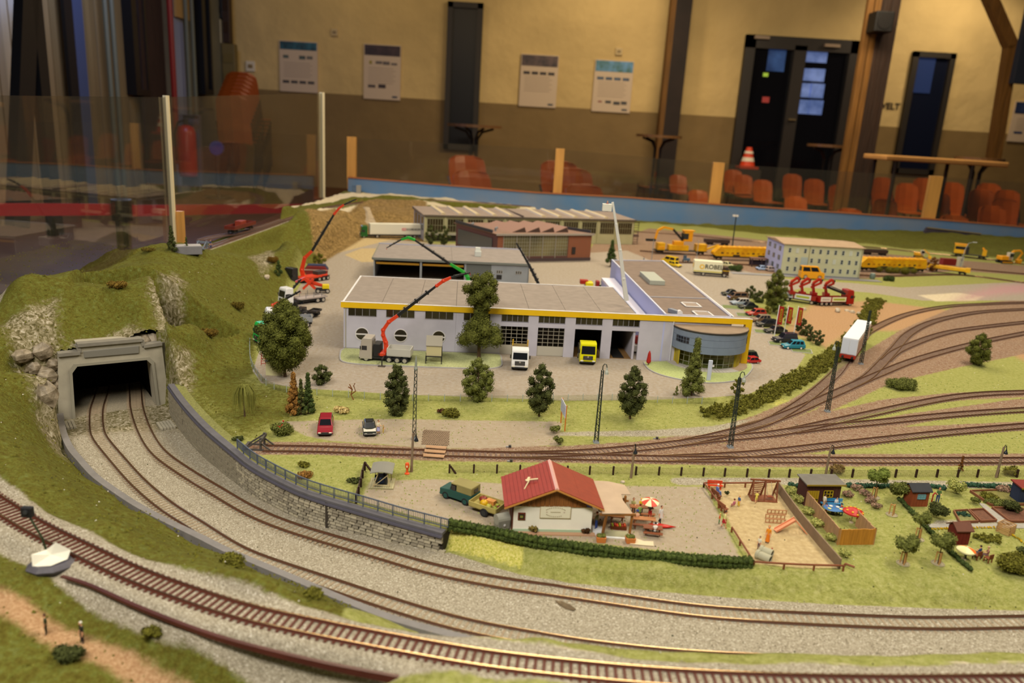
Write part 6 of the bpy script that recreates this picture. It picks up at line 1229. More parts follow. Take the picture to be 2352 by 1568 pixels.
# --- red truck pair with four folded cranes
DR = mat('#8e1410', .35, spec=.6); rt_, hx = lorry('crane_truck', 'red truck with advert boards and folded cranes below the office house', G(1872, 700), G(1952, 700), '#9c1c12', 42, 4, None); bed(rt_, -hx, hx-26, '#7c1410', 10, 12, m=DR)
def board(t, x0, x1, z0, z1, y, col, tc):
    b = MB().bx(x0, x1, y-.6, y, z0, z1).obj('advert_board', mat(col, .5), t); MB().bx(x0+4, x1-4, y-.9, y-.5, z0+4, z1-4).obj('blurred_print', mat(tc, .5), b)
board(rt_, -hx+4, -hx+34, 12, 24, -14.6, '#d8d0c4', '#b8aca4'); board(rt_, -hx+38, hx-26, 12, 24, -14.6, '#d8d4b0', '#9aac10')
tl = thing('crane_trailer', 'red trailer with pale advert boards coupled behind the red truck', 'trailer', (0, 0, 0)); heading(tl, G(1800, 688), G(1866, 698)); hx2 = 45
MB().bx(-hx2, hx2, -13, 13, 8, 12).obj('frame', CHS, tl); wheels(tl, [(x, s*13.5) for x in (-36, -24, 36) for s in (-1, 1)], 5.5); bed(tl, -hx2, hx2, '#7c1410', 11, 12, m=DR); board(tl, -hx2+2, -12, 11, 24, -14.7, '#c6ccdc', '#7c88a0'); board(tl, -8, hx2-12, 11, 24, -14.7, '#d4d6dc', '#a4b024')
for lab, x, y, dz in (('red folded crane at the left end of the red trailer', 1818, 660, 22), ('red folded crane in the middle of the red trailer', 1842, 662, 22), ('red folded crane at the back of the red truck', 1868, 664, 22), ('red folded crane behind the red truck cab', 1896, 668, 22)):
    p = PY(x, y+14, (rt_.location.y+tl.location.y)/2); fc = thing('folded_crane', lab, 'crane', (p.x, p.y, .022), .0)
    MB().bx(-7, 7, -9, 9, 0, 8).obj('base', DR, fc); MB().bar((0, 0, 6), (-6, 0, 30), 6).obj('column', DR, fc)
    for a, b, w in (((-6, 0, 30), (10, 0, 44), 6), ((10, 0, 44), (16, 0, 34), 5), ((16, 0, 34), (-10, 0, 20), 5), ((-4, 4, 34), (12, 4, 40), 4)): MB().bar(a, b, w).obj('boom', mat('#a82a18', .35), fc)
    MB().ball((16, 0, 40), 3.4, 8, 5).obj('joint', CHS, fc)
bl_ = thing('crane_jib', 'black lattice like jib lying slanted on the red truck', 'crane', (rt_.location.x, rt_.location.y, .03)); MB().bar((-24, -4, 18), (26, -4, 2), 6).obj('boom', BOOM, bl_); MB().bar((-20, -4, 22), (22, -4, 8), 2).obj('hose', mat('#303032', .5), bl_)
# --- parked cars by the showroom
PC = [('dark green car, farthest in the parked row', 1676, 678, '#20261f', 46, 'sedan', None), ('brown van, second from the far end of the parked row', 1693, 688, '#5a4232', 52, 'van', '#6e5442'), ('silver blue estate car in the parked row', 1699, 699, '#97a4b4', 50, 'wagon', '#b4aca4'), ('black car between the silver and the red car', 1717, 708, '#1c2220', 48, 'sedan', None), ('bright red car in the parked row', 1735, 724, '#a02420', 48, 'hatch', '#b04030'), ('brown and cream car behind the red one', 1746, 738, '#6a5040', 48, 'wagon', '#8a7868'), ('long black car in the parked row', 1760, 749, '#1b1c22', 52, 'wagon', None), ('dark car with a brown roof left of the flagpoles', 1780, 764, '#22242c', 50, 'sedan', '#5c463c'), ('dark blue people carrier beside the teal car', 1801, 785, '#1a1a2c', 52, 'suv', '#2a2434')]
for lab, x, y, c, L, stl, rf in PC: car(lab, G(x, y), PI+.25, c, L, 20, 20 if stl in ('van', 'suv') else 16.5, stl, rf)
car('teal blue old estate car, nearest in the parked row', G(1820, 800), PI+.12, '#1f7a92', 47, 18, 18, 'wagon', '#2a86a0', hub=mat('#e4e0d8', .4))
car('dark green car partly hidden behind the yellow corner leg', G(1712, 826), PI+.2, '#1d2a22', 44, 19, 18, 'hatch', '#2a342a'); car('small red car low behind the yellow corner leg', hl(757, 12), PI+.3, '#b01c18', 36, 18, 12, 'mini')
for k, (x, y) in enumerate(((1683, 706), (1716, 724), (1757, 762), (1842, 806), (1790, 790))):
    island(['green strip between the black and silver cars', 'green strip in front of the red car', 'green strip in front of the long black car', 'green strip in front of the teal car', 'green strip below the flagpoles'][k], [G(x-26, y-6), G(x-22, y+2), G(x+24, y+6), G(x+20, y-3)], mat('#6f7a4a', .95, .25, 500), KM, .8)
# --- cars in front
car('dark red saloon with a glossy bonnet on the gravel car park', G(748, 987), -PI/2+.20, '#8a2430', 50, 20, 17.5, 'hatch', rough=.12)
mn = car('small black car with an open roof beside the mother and child', G(848, 992), -PI/2+.24, '#22251f', 36, 17, 15.5, 'mini', rough=.2); MB().box((-2, 0, 15.6), (10, 9, .8)).obj('open_roof', mat('#0c0c0c', .8), mn, bevel=.3)
# --- land rover and trailer with the harvest
lr = thing('off_road_car', 'dark green off road car with a khaki canvas top towing a trailer', 'car', (0, 0, 0)); heading(lr, G(1082, 1155), G(1030, 1137)); TG = mat('#1d4a44', .5); KH = mat('#8c8250', .8, .08, 60)
MB().side([(-21, 4), (21, 4), (21, 11.5), (8, 13), (-21, 13)], -9.5, 9.5).obj('body', TG, lr, bevel=.6); MB().bx(-21, -1, -9.2, 9.2, 13, 22).obj('canvas_top', KH, lr, bevel=.8); MB().bx(-1, 7, -9, 9, 13, 14).obj('dashboard', TG, lr)
MB().add([(7.5, -9, 13), (7.5, 9, 13), (6, 8.6, 20), (6, -8.6, 20), (7, -9, 13), (7, 9, 13), (5.5, 8.6, 20), (5.5, -8.6, 20)], QF).obj('windscreen', GLS, lr); MB().bx(-1, 6.5, -8.8, 8.8, 20, 21.5).obj('cab_roof', KH, lr, bevel=.4)
for s in (-1, 1): MB().bx(0, 5.5, s*9-.3, s*9+.3, 13.6, 19.4).obj('side_window', GLS, lr); MB().bx(10, 19, s*8-1.7, s*8+1.7, 9, 11.6).obj('mudguard', TG, lr, bevel=.5); MB().cyl((20.8, s*6.6, 8.6), (21.4, s*6.6, 8.6), 1.4).obj('headlight', LMP, lr)
MB().bx(-21.4, -21, -4, 4, 15, 19).obj('rear_window', GLS, lr); wheels(lr, [(13, 9.6), (13, -9.6), (-13, 9.6), (-13, -9.6)], 4.4, 2.8, mat('#1d4a44', .6)); MB().bx(20.6, 22, -9, 9, 4.5, 6).obj('bumper', mat('#8a8c84', .4), lr)
tc_ = G(1119, 1175); tlr = thing('cart_trailer', 'wooden single axle trailer hitched to the off road car', 'trailer', (tc_.x, tc_.y, 0), lr.rotation_euler.z+.02); WDT = mat('#a89a58', .7, .15, 90)
MB().bx(-17, 17, -11, 11, 6.5, 7.6).obj('floor', WDT, tlr)
for q in ((-17, 17, -11.6, -10.6), (-17, 17, 10.6, 11.6), (-17.4, -16.4, -11, 11), (16.4, 17.4, -11, 11)): MB().bx(*q, 7.6, 12.6).obj('side_board', WDT, tlr)
MB().bar((17, 0, 6), (28, 0, 6.5), 1.4).obj('drawbar', CHS, tlr); wheels(tlr, [(-3, 12.8), (-3, -12.8)], 4.8, 2.6, mat('#2a2c2e', .6)); MB().bx(-6, 0, -11, 11, 4, 6).obj('axle', CHS, tlr)
bpy.context.view_layer.update(); TM = tlr.matrix_basis
for lab, x, y, r, c, sq in (('large dark red pumpkin on the trailer', 8, 4, 4.6, '#7c2c20', .8), ('yellow pumpkin on the trailer', 2, -4.5, 4.4, '#c89c14', .95), ('flat green melon on the trailer', -4, -4, 3.4, '#a8a23c', .7), ('green apple shaped gourd at the back of the trailer', -11, 3, 2.6, '#9a9a34', .9), ('small green gourd in the trailer corner', -12, -4, 2.3, '#8f9a34', .9), ('dark red fruit under the green gourds', -13, .5, 2., '#6a1e18', .9)):
    f = thing('pumpkin', lab, 'pumpkin', TM @ Vector((x*.001, -y*.001, .0078+r*sq*.001*.9)), 0, 'harvest on the trailer'); R = []
    for i in range(1, 6):
        a = PI*i/6; R.append([(r*math.sin(a)*(1+.06*math.cos(6*b))*math.cos(b), r*math.sin(a)*(1+.06*math.cos(6*b))*math.sin(b), -r*sq*math.cos(a)) for b in [2*PI*k/18 for k in range(18)]])
    MB().rings(R).obj('fruit', mat(c, .45), f, smooth=True); MB().cyl((0, 0, r*sq*.85), (.4, 0, r*sq*.85+1.2), .4, .25, 5).obj('stalk', mat('#5a5a24', .7), f)
ob = thing('crate', 'orange slatted crate on the trailer', 'crate', TM @ Vector((-.001, -.005, .0078)), tlr.rotation_euler.z); ob.location = TM @ Vector((-.0, .006, .0078)); ob.location = TM @ Vector((-.001, -.0055, .0078))
for k in range(4): MB().bx(-5, 5, -3.2, 3.2, k*1.2, k*1.2+.9).obj('slat', mat('#d08c44', .6), ob)
# --- container wagon and other rolling stock
def bogie(t, x, r=4.2, w=8.2):
    for dx in (-8, 8):
        for s in (-1, 1): MB().cyl((x+dx, s*w-1, r), (x+dx, s*w+1, r), r, n=12).obj('wheel', mat('#2c2420', .5, metal=.4), t)
    MB().bx(x-12, x+12, -8.5, 8.5, 3.4, 7).obj('bogie', CHS, t)
A, B = G(1945, 828, .004), G(1987, 768, .004); cw = thing('flat_wagon', 'red flat wagon carrying the white container', 'wagon', (0, 0, 0)); heading(cw, A, B, .0035); LW_ = 205; cw.location = (A + (B-A).normalized()*.1); cw.location.z = .003
CRD = mat('#a42a18', .5); MB().bx(-100, 100, -14, 14, 8.4, 12).obj('frame', CRD, cw); MB().bx(-101, -99.5, -14.5, 14.5, 6, 12.4).obj('end_beam', CRD, cw); bogie(cw, -74); bogie(cw, 74)
for s in (-1, 1): MB().cyl((-101, s*8.6, 9), (-106, s*8.6, 9), 2.2).obj('buffer', CHS, cw)
cwr = cw.rotation_euler.z; bx_ = thing('container', 'long white container on the red wagon', 'container', (cw.location.x, cw.location.y, .0155), cwr)
for k in range(2): MB().bx(-98+98*k+.4, -98+98*(k+1)-.4, -14.3, 14.3, 0, 33).obj('container_box', mat('#e2e4ea', .45), bx_, bevel=.5)
for k in range(2): MB().bx(-92+98*k, -12+98*k, -14.8, -14.2, 4, 28).obj('side_print', mat('#c9a898', .5, .2, 90), bx_)
for s in (-6.8, 6.8): MB().bx(-98.6, -98, s-6.2, s+6.2, 1.5, 31).obj('door', mat('#d4dcec', .45), bx_)
q = TP(492, 549); bw_ = thing('flat_wagon', 'brown low sided goods wagon on the upper embankment', 'wagon', (sdg[len(sdg)*35//100].x, sdg[len(sdg)*35//100].y, .0885), math.atan2(sdg[-1].y-sdg[0].y, sdg[-1].x-sdg[0].x)); BRN = mat('#6a2416', .6, .15, 60)
MB().bx(-68, 68, -14, 14, 11, 13).obj('floor', mat('#7a4a3a', .7), bw_)
for q_ in ((-68, 68, -14.6, -13.4), (-68, 68, 13.4, 14.6), (-69, -67.6, -14, 14), (67.6, 69, -14, 14)): MB().bx(*q_, 13, 21).obj('side_board', BRN, bw_)
bogie(bw_, -48); bogie(bw_, 48); MB().bx(-66, 66, -3, 3, 6, 11).obj('underframe', CHS, bw_)
bcr = thing('load_crate', 'reddish brown box standing in the brown wagon', 'box', (bw_.location.x, bw_.location.y, .0885+.013), bw_.rotation_euler.z); MB().bx(-16, 16, -9, 9, 0, 15).obj('box', mat('#8c3422', .6), bcr, bevel=.6); MB().bx(-17, 17, -1, 1, 15, 15.6).obj('strap', BRN, bcr)
gb_ = TP(432, 580); gbx = thing('concrete_block', 'grey concrete block beside the buffer stop on the embankment', 'block', (gb_.x, gb_.y, gb_.z-.002), .5); MB().bx(-26, 26, -15, 15, 0, 17).obj('block', mat('#77757a', .8, .1, 60), gbx, bevel=1); MB().bx(-25, 25, -14, 14, 17, 17.8).obj('slab_top', mat('#a8a4a4', .8), gbx)
RY = mat('#e0b010', .45, .1, 40, h2='#c88a0c'); RYO = mat('#e09812', .4); RYD = mat('#2a2620', .6)
def railmachine(label, A, B, hh, style, z=.004):
    t = thing('track_machine', label, 'machine', (0, 0, 0)); heading(t, A, B, z); L = (B-A).length*1000; h = L/2
    MB().bx(-h, h, -13, 13, 8, 11).obj('frame', RYD, t); bogie(t, -h+22); bogie(t, h-22)
    if style == 'long':
        b = MB().side([(-h+10, 11), (h-6, 11), (h-2, 16), (h-8, hh), (-h+22, hh), (-h, hh*.55), (-h, 16)], -14, 14).obj('body', RY, t, bevel=1.2); MB().bx(-h+22, h-10, -14.4, 14.4, hh-6, hh-1).obj('roof_band', RYO, t, bevel=.6)
        n = int(L/22)
        for k in range(n): x = -h+26+k*(L-44)/n; MB().bx(x, x+9, -14.6, -14, 20, 25).obj('louvre', mat('#a8700c', .6) if k % 3 else RYD, b); MB().bx(x, x+2, -15, 15, hh-1, hh+1.4).obj('roof_rib', RYO, b)
        for k in range(2): MB().bx(-h*.4+k*L*.4, -h*.4+k*L*.4+26, -14.7, -14, 12, 17).obj('vent', RYD, b)
    elif style == 'crane':
        MB().bx(-h+10, -h+38, -13, 13, 11, 36).obj('engine_hood', RY, t, bevel=1.4); MB().bx(-h+52, h-70, -13, 13, 11, 30).obj('machine_house', RY, t, bevel=1.4); MB().bx(h-42, h-2, -13, 13, 11, 36).obj('rear_hood', RY, t, bevel=1.4); MB().bx(-h+70, -h+106, -11, 11, 30, 44).obj('upper_hood', RYO, t, bevel=1.4)
        cb = MB().bx(-h+104, -h+136, -12, 12, 44, 80).obj('crane_cab', RYO, t, bevel=1.4); MB().bx(-h+102, -h+120, -12.6, 12.6, 52, 72).obj('cab_window', GLS, cb); MB().bx(-h+100, -h+142, -13, 13, 80, 83).obj('cab_roof', RYO, cb); MB().box((-h+24, 0, 20), (26, 27, 12)).obj('round_hood', RYO, t, bevel=3)
        for a, b in (((-h+104, 0, 46), (-h+64, 0, 84)), ((-h+64, 0, 84), (-h+30, 0, 90)), ((-h+30, 0, 90), (-h+8, 0, 78)), ((-h+8, 0, 78), (-h+2, 0, 48))): MB().bar(a, b, 7).obj('boom', BOOM if a[0] > -h+90 else RYO, t)
        MB().box((-h-14, 0, 44), (34, 10, 8)).obj('grab', BOOM, t); MB().bar((h-2, 0, 16), (h+46, 0, 34), 6).obj('conveyor', RY, t)
    elif style == 'cab':
        c = MB().bx(-h+4, -h+44, -13, 13, 11, 46).obj('cab', RY, t, bevel=1.6); MB().bx(-h+6, -h+42, -13.6, -13, 28, 40).obj('side_window', GLS, c); MB().bx(-h+2, -h+48, -13.5, 13.5, 46, 50).obj('roof', RYO, c); MB().bx(-h+44, -h+56, -12, 12, 11, 40).obj('radiator', CHS, t); MB().bx(h-22, h-8, -7, 7, 11, 34).obj('crane_post', RY, t); MB().bar((h-15, 0, 32), (h-24, 0, 42), 6).obj('crane_arm', RYO, t)
    elif style == 'flat':
        MB().side([(-h, 10), (h, 10), (h-3, 20), (-h+6, 22)], -13.5, 13.5).obj('body', RY, t, bevel=1.2); MB().bx(h-14, h, -14, 14, 8, 22).obj('end_piece', RY, t)
    return t
railmachine('yellow rail crane machine with a bent orange boom', G(1500, 582), G(1620, 586), 40, 'crane'); railmachine('long yellow track machine left of the white office house', G(1634, 596), G(1778, 600), 44, 'long'); railmachine('long yellow track machine right of the white office house', G(1968, 622), G(2122, 626), 44, 'long')
railmachine('low yellow wagon at the right end of the long machine', G(2128, 622), G(2226, 634), 24, 'flat'); railmachine('yellow rail tractor with a tall cab on the far track', G(2186, 588), G(2268, 597), 46, 'cab')
def digger(label, p, rz, sc, m, arm):
    t = thing('excavator', label, 'excavator', p, rz); 
    for s in (-1, 1): MB().side([(-16, 2), (-13, 0), (13, 0), (16, 2), (16, 5), (13, 7.5), (-13, 7.5), (-16, 5)], s*9-3.5, s*9+3.5).obj('crawler', CHS, t); MB().bx(-14, 14, s*12.6-.3, s*12.6+.3, 2.5, 5).obj('track_guard', m, t)
    MB().bx(-17, 12, -11, 11, 8.5, 19).obj('engine_house', m, t, bevel=1.6); c = MB().bx(2, 14, -11, 0, 10, 29).obj('cab', mat('#b9b4a4', .4), t, bevel=.8); MB().bx(4, 14.4, -11.4, .3, 18, 27).obj('cab_window', GLS, c)
    for a, b, w in arm: MB().bar(a, b, w).obj('boom', m, t)
    e = arm[-1][1]; MB().side([(e[0]-5, e[2]), (e[0]+6, e[2]+2), (e[0]+5, e[2]-8), (e[0]-3, e[2]-9)], -6, 6).obj('bucket', m, t); t.scale = (sc,)*3; return t
digger('orange crawler excavator with a bent arm at the far right', G(2306, 604), .1, 1.5, RYO, [((10, 4, 14), (24, 4, 32), (5, 4.5)), ((24, 4, 32), (40, 4, 34), (4.5, 4)), ((40, 4, 34), (48, 4, 26), (4, 3.5)), ((48, 4, 28), (38, 4, 10), (3.5, 3))])
digger('yellow excavator with a lowered arm on the far track', G(2110, 592), -.3, 1.1, RY, [((8, 4, 14), (14, 4, 30), 5), ((14, 4, 30), (30, 4, 18), 4), ((30, 4, 18), (34, 4, 8), 3)])
rc = thing('container', 'small dark red container behind the low yellow wagon', 'container', G(2176, 608), .08); MB().bx(-26, 26, -12, 12, 0, 24).obj('box', mat('#7c1c14', .6), rc); [MB().bx(-25+k*7, -22+k*7, -12.6, -12, 1, 23).obj('rib', mat('#6a1812', .6), rc) for k in range(8)]
wc = thing('switch_box', 'white cabinet next to the small dark red container', 'cabinet', G(2203, 611), .08); MB().bx(-9, 9, -8, 8, 0, 34).obj('body', mat('#b8b49c', .6), wc); MB().bx(-2, 3, -8.5, -8, 20, 28).obj('sign', CHS, wc)
for lab, x, y in (('dark brown wagon behind the white office house', 2010, 585), ('dark grey wagon behind the rail crane machine', 1648, 562)):
    w_ = thing('low_wagon', lab, 'wagon', G(x, y), .06); MB().bx(-55, 45, -12, 12, 8, 22).obj('box', mat('#3c2a22', .7), w_, bevel=1); bogie(w_, -32); bogie(w_, 28)
tnl = thing('stone_arch', 'dark stone retaining slab set into the bank at the far right', 'wall', PY(2180, 536, 3.77), .0); MB().add([(-130, -8, -25), (150, -8, -38), (145, -8, 8), (-110, -8, 22), (-130, 12, -25), (150, 12, -38), (145, 12, 8), (-110, 12, 22)], [(0, 1, 2, 3), (7, 6, 5, 4), (0, 4, 5, 1), (1, 5, 6, 2), (2, 6, 7, 3), (3, 7, 4, 0)]).obj('face', mat('#3c3440', .8, .2, 30), tnl); MB().bar((-112, -9, 23), (146, -9, 9), 4).obj('cap', mat('#8a7a50', .7), tnl)
# ================================================================ trees, bushes, hedges
def leafmat(a, b): return mat(a, .85, .3, 260, 0, spec=.15, h2=b)
L_OAK = leafmat('#6a6e30', '#3c401a'); L_DARK = leafmat('#545a30', '#2e3218'); L_MID = leafmat('#747a3c', '#474a22'); L_FRESH = leafmat('#7d8a40', '#4e5a24'); L_CON = leafmat('#4a5a2c', '#2a3418'); L_RUST = leafmat('#a0743a', '#6a4a22')
L_OLIVE = leafmat('#74722a', '#4a4616'); L_YEL = leafmat('#b8b46a', '#6e7a36'); L_BROWN = leafmat('#7a4c20', '#4a2c12'); L_BLUE = leafmat('#3f5f4a', '#22382c'); L_PINK = leafmat('#b08478', '#6a6a48'); L_HEDGE = leafmat('#4e5c2a', '#2a3416')
BARK = mat('#5a4632', .9, .3, 200, .2)
def foliage(name, cl, m, parent=None, leaf=1.5, dens=1.1, core=.72, flat=1.):
    V = []; Fq = []; nv = 0
    mb = MB()
    for x, y, z, r in cl:
        if core: mb.ball((x, y, z), (r*core, r*core, r*core*flat), 7, 5, .15)
        n = int(dens*r*r*4)+6
        d = rng.normal(size=(n, 3)); d /= np.linalg.norm(d, axis=1)[:, None]
        c = np.array([x, y, z]) + d*np.array([1, 1, flat])*r*rng.uniform(.62, 1.06, (n, 1))
        nn = d + rng.normal(size=(n, 3))*.6; nn /= np.linalg.norm(nn, axis=1)[:, None]
        u = np.cross(nn, rng.normal(size=(n, 3))); u /= np.linalg.norm(u, axis=1)[:, None]; w = np.cross(nn, u); s = leaf*rng.uniform(.6, 1.3, (n, 1))
        V.append(np.stack([c-u*s*.5-w*s*.4, c+u*s*.5-w*s*.3, c+u*s*.4+w*s*.5, c-u*s*.4+w*s*.4], 1).reshape(-1, 3)); Fq.append(np.arange(n*4).reshape(-1, 4)+nv); nv += n*4
    V = np.concatenate(V); Fq = np.concatenate(Fq); nb = len(mb.v)
    me = bpy.data.meshes.new(name); me.from_pydata(mb.v and [(a*.001, b*.001, c*.001) for a, b, c in mb.v] or [], [], mb.f)
    me2 = bpy.data.meshes.new(name)
    allv = np.concatenate([np.array(mb.v).reshape(-1, 3), V])*.001; faces = list(mb.f) + [tuple(q) for q in (Fq+nb).tolist()]
    me2.from_pydata(allv.tolist(), [], faces); me2.update(); me2.materials.append(m); bpy.data.meshes.remove(me)
    o = bpy.data.objects.new(name, me2); COL.objects.link(o)
    if parent: o.parent = parent
    return o
def pix2size(p, wpx):   # width in pixels at this place -> mm
    return wpx*((p-CAMP).dot(_f0))/FP*1000
def tree(label, base, ytop, wpx, m, shape='round', z=None, trunk=.2, n=26, group=None, name='tree', leaf=1.5, x_off=0, tcol=None, wr=None):
    p = TP(*base) if z is None else G(*base, z); h = (top(p, ytop)-p.z)*1000; w = pix2size(p, wpx)/2
    t = thing(name, label, 'tree', p, random.uniform(0, 6), group); tm = tcol or BARK; th = h*trunk
    MB().tube([(0, 0, -1), (w*.03, 0, th), (-w*.05, w*.04, h*.55), (0, 0, h*.88)], [max(.9, h*.022), max(.8, h*.018), max(.5, h*.012), .3], 7).obj('trunk', tm, t)
    cl = []; br = MB()
    for k in range(n):
        u = (k+.5)/n; a = k*2.4+random.uniform(-.4, .4)
        if shape == 'round': prof = math.sin(PI*min(.97, u*.86+.12))**.8
        elif shape == 'cone': prof = (1-u)**.9*.95+.06
        elif shape == 'oval': prof = math.sin(PI*(u*.8+.14))**.6*(1-.25*u)
        else: prof = .55+.45*math.sin(u*9+1)*(1-u*.5)
        zc = th + (h-th)*(u*.94+.02); R = w*prof; r = max(1.6, w*(.37 if shape != 'cone' else .44)*(1-.4*u)*(wr or 1)); rad = max(0, R-r*.8)
        cl.append((rad*math.cos(a), rad*math.sin(a), min(zc, h-r*.6), r))
        if shape in ('round', 'open') and k % 3 == 0: br.bar((0, 0, max(th*.7, zc-h*.15)), (rad*.9*math.cos(a), rad*.9*math.sin(a), zc), (.9, .4))
        if k % 2 == 0 and shape != 'cone': cl.append((rad*.4*math.cos(a+2), rad*.4*math.sin(a+2), min(zc, h-r*.6), r*.95))
    if br.v: br.obj('branch', tm, t)
    foliage('crown', cl, m, t, leaf, .9); return t
tree('large dense tree with dark olive crown at the left edge of the yard', (655, 865), 690, 124, L_OAK, 'round', trunk=.17, n=46, leaf=1.7)
tree('tall broad tree with open clumps in front of the grey hall wall', (1100, 822), 625, 108, L_OAK, 'open', trunk=.2, n=34, leaf=1.7, wr=1.0)
tree('fresh green bushy tree at the yard fence below the tall broad tree', (1095, 920), 822, 78, L_MID, 'round', trunk=.08, n=24)
tree('dark column shaped tree left of the tall lattice mast', (910, 952), 836, 66, L_DARK, 'oval', trunk=.03, n=34)
tree('dark green tree left of the white notice board', (1238, 956), 834, 70, L_DARK, 'round', trunk=.12, n=28)
tree('dark green tree between the two lattice masts', (1447, 962), 840, 70, L_DARK, 'round', trunk=.12, n=28)
tree('slender light green tree in front of the curved showroom', (1588, 908), 774, 60, L_MID, 'cone', trunk=.03, n=30)
tree('little green tree beside the slender one at the clear fence', (1553, 908), 886, 14, L_MID, 'cone', trunk=.05, n=8)
tree('small bronze green bush behind the right lattice mast', (1692, 912), 866, 34, L_OLIVE, 'round', trunk=.1, n=12)
tree('round dark green shrub in the yard corner by the conifers', (738, 882), 838, 52, L_DARK, 'round', trunk=.06, n=14, name='shrub')
tree('rust brown conifer beside the green one', (675, 950), 853, 44, L_RUST, 'cone', trunk=.03, n=34, leaf=1.3, name='conifer')
tree('green conifer right of the rust brown one', (708, 950), 853, 36, L_CON, 'cone', trunk=.03, n=34, leaf=1.3, name='conifer'); tree('dark conifer squeezed between the rust brown and the green one', (692, 952), 868, 30, L_DARK, 'cone', trunk=.03, n=24, leaf=1.3, name='conifer')
tree('small dark conifer on the slope above the yard', (640, 632), 597, 24, L_CON, 'cone', trunk=.05, n=12, name='conifer'); tree('dark conifer at the foot of the first screen post', (395, 577), 517, 26, L_DARK, 'cone', trunk=.05, n=18, name='conifer', leaf=1.9); tree('thin conifer beside the grey concrete block', (429, 583), 543, 14, L_CON, 'cone', trunk=.1, n=12, name='conifer')
tree('round bush behind the red skip', (733, 606), 582, 34, L_OLIVE, 'round', trunk=.05, n=10, name='shrub')
tree('left of two dark trees before the long factory', (990, 563), 515, 34, L_DARK, 'round', trunk=.1, n=12); tree('right of two dark trees before the long factory', (1020, 564), 517, 32, L_DARK, 'round', trunk=.1, n=12)
tree('pointed green conifer right of the brick factory', (1402, 612), 550, 30, L_CON, 'cone', trunk=.1, n=20, name='conifer')
tree('tall dark tree next to the red crane truck', (1776, 716), 618, 60, L_OAK, 'round', trunk=.1, n=24)
for lab, b, yt, w, m in (('dark bush at the far end of the parked cars', (1724, 684), 656, 30, L_DARK), ('dark bush left of the tall dark tree', (1742, 694), 668, 34, L_DARK), ('leafy bush with white blossom beside the flagpoles', (1792, 724), 686, 30, L_FRESH), ('green bush behind the middle flagpole', (1806, 744), 706, 26, L_MID), ('dark bush right of the flagpoles', (1842, 768), 732, 36, L_DARK), ('dark bush right of the teal car', (1860, 782), 750, 30, L_DARK), ('last dark bush of the row by the container wagon', (1878, 792), 758, 30, L_DARK), ('brown bush below the tall dark tree', (1760, 724), 702, 24, L_OLIVE)):
    tree(lab, b, yt, w, m, 'round', trunk=.04, n=11, name='shrub')
tree('autumn brown tree at the corner of the white office house', (1788, 612), 576, 36, L_BROWN, 'round', trunk=.15, n=12); tree('round brown tree on the lawn in front of the yellow wagon', (2141, 624), 590, 28, L_BROWN, 'round', trunk=.12, n=12)
tree('lone dark green bush on the green strip at the right', (2243, 838), 766, 60, L_OAK, 'round', trunk=.1, n=22)
tree('dark spiky palm like plant right of the office house', (2002, 622), 600, 26, L_DARK, 'round', trunk=.2, n=8, name='shrub')
tree('small brown conifer behind the wire fence at the right', (2205, 1082), 1046, 14, L_BROWN, 'cone', trunk=.05, n=14, name='conifer', leaf=1.1)
def bush(label, base, wpx, hpx, m, n=8, leaf=1.2, name='bush', cat='bush', core=.7, group=None):
    p = TP(*base); w = pix2size(p, wpx)/2; h = pix2size(p, hpx); t = thing(name, label, cat, p, 0, group)
    cl = []
    for k in range(n):
        a = k*2.4; r = max(1., min(w*.55, h*.6)); d = (w-r*.7)*math.sqrt((k+.3)/n); cl.append((d*math.cos(a), d*.6*math.sin(a), h*.45+random.uniform(-.1, .15)*h, r*random.uniform(.8, 1.1)))
    foliage('leaves', cl, m, t, leaf*1.25, 1.6, core*.85, .8); return t
def weep(label, base, ytop, wpx, m):
    p = TP(*base); h = (top(p, ytop)-p.z)*1000; w = pix2size(p, wpx)/2; t = thing('weeping_tree', label, 'tree', p); MB().tube([(0, 0, 0), (.5, 0, h*.5), (0, 0, h*.9)], [1.4, 1, .4], 6).obj('trunk', BARK, t)
    mb = MB()
    for k in range(90):
        a = random.uniform(0, 2*PI); r = w*random.uniform(.5, 1.); mb.tube([(0, 0, h*.85), (r*.5*math.cos(a), r*.5*math.sin(a), h*.98), (r*.9*math.cos(a), r*.9*math.sin(a), h*.75), (r*math.cos(a), r*math.sin(a), h*random.uniform(.1, .4))], [.5, .45, .4, .25], 3)
    mb.obj('hanging_twigs', m, t)
weep('yellow green weeping tree on the slope left of the conifers', (562, 956), 884, 54, mat('#7a7a34', .8, .2, 200))
fb = bush('bush full of red flowers by the buffer stop', (646, 998), 52, 32, L_MID, 9)
for k in range(16): a = k*2.4; MB().ball((math.cos(a)*10*((k % 5)+1)/5, math.sin(a)*6, 8+random.uniform(0, 9)), 1.3, 6, 4).obj('red_flower', mat('#b41e14', .6), fb)
bush('heap of pale straw beside the car park', (785, 948), 40, 16, leafmat('#d8c48a', '#a8925a'), 7, 1.6, 'straw_heap', 'straw', .5)
dt = thing('bare_twig', 'bare brown twig standing on the grass right of the conifers', 'twig', TP(812, 918)); [MB().tube(P_, .9, 5).obj('branch', mat('#7a4a24', .8), dt) for P_ in ([(0, 0, 0), (-4, 0, 8), (-2, 0, 16), (-6, 0, 24)], [(-4, 0, 8), (3, 0, 14), (0, 0, 22), (2, 0, 26)], [(-2, 0, 16), (-8, 0, 20)])]
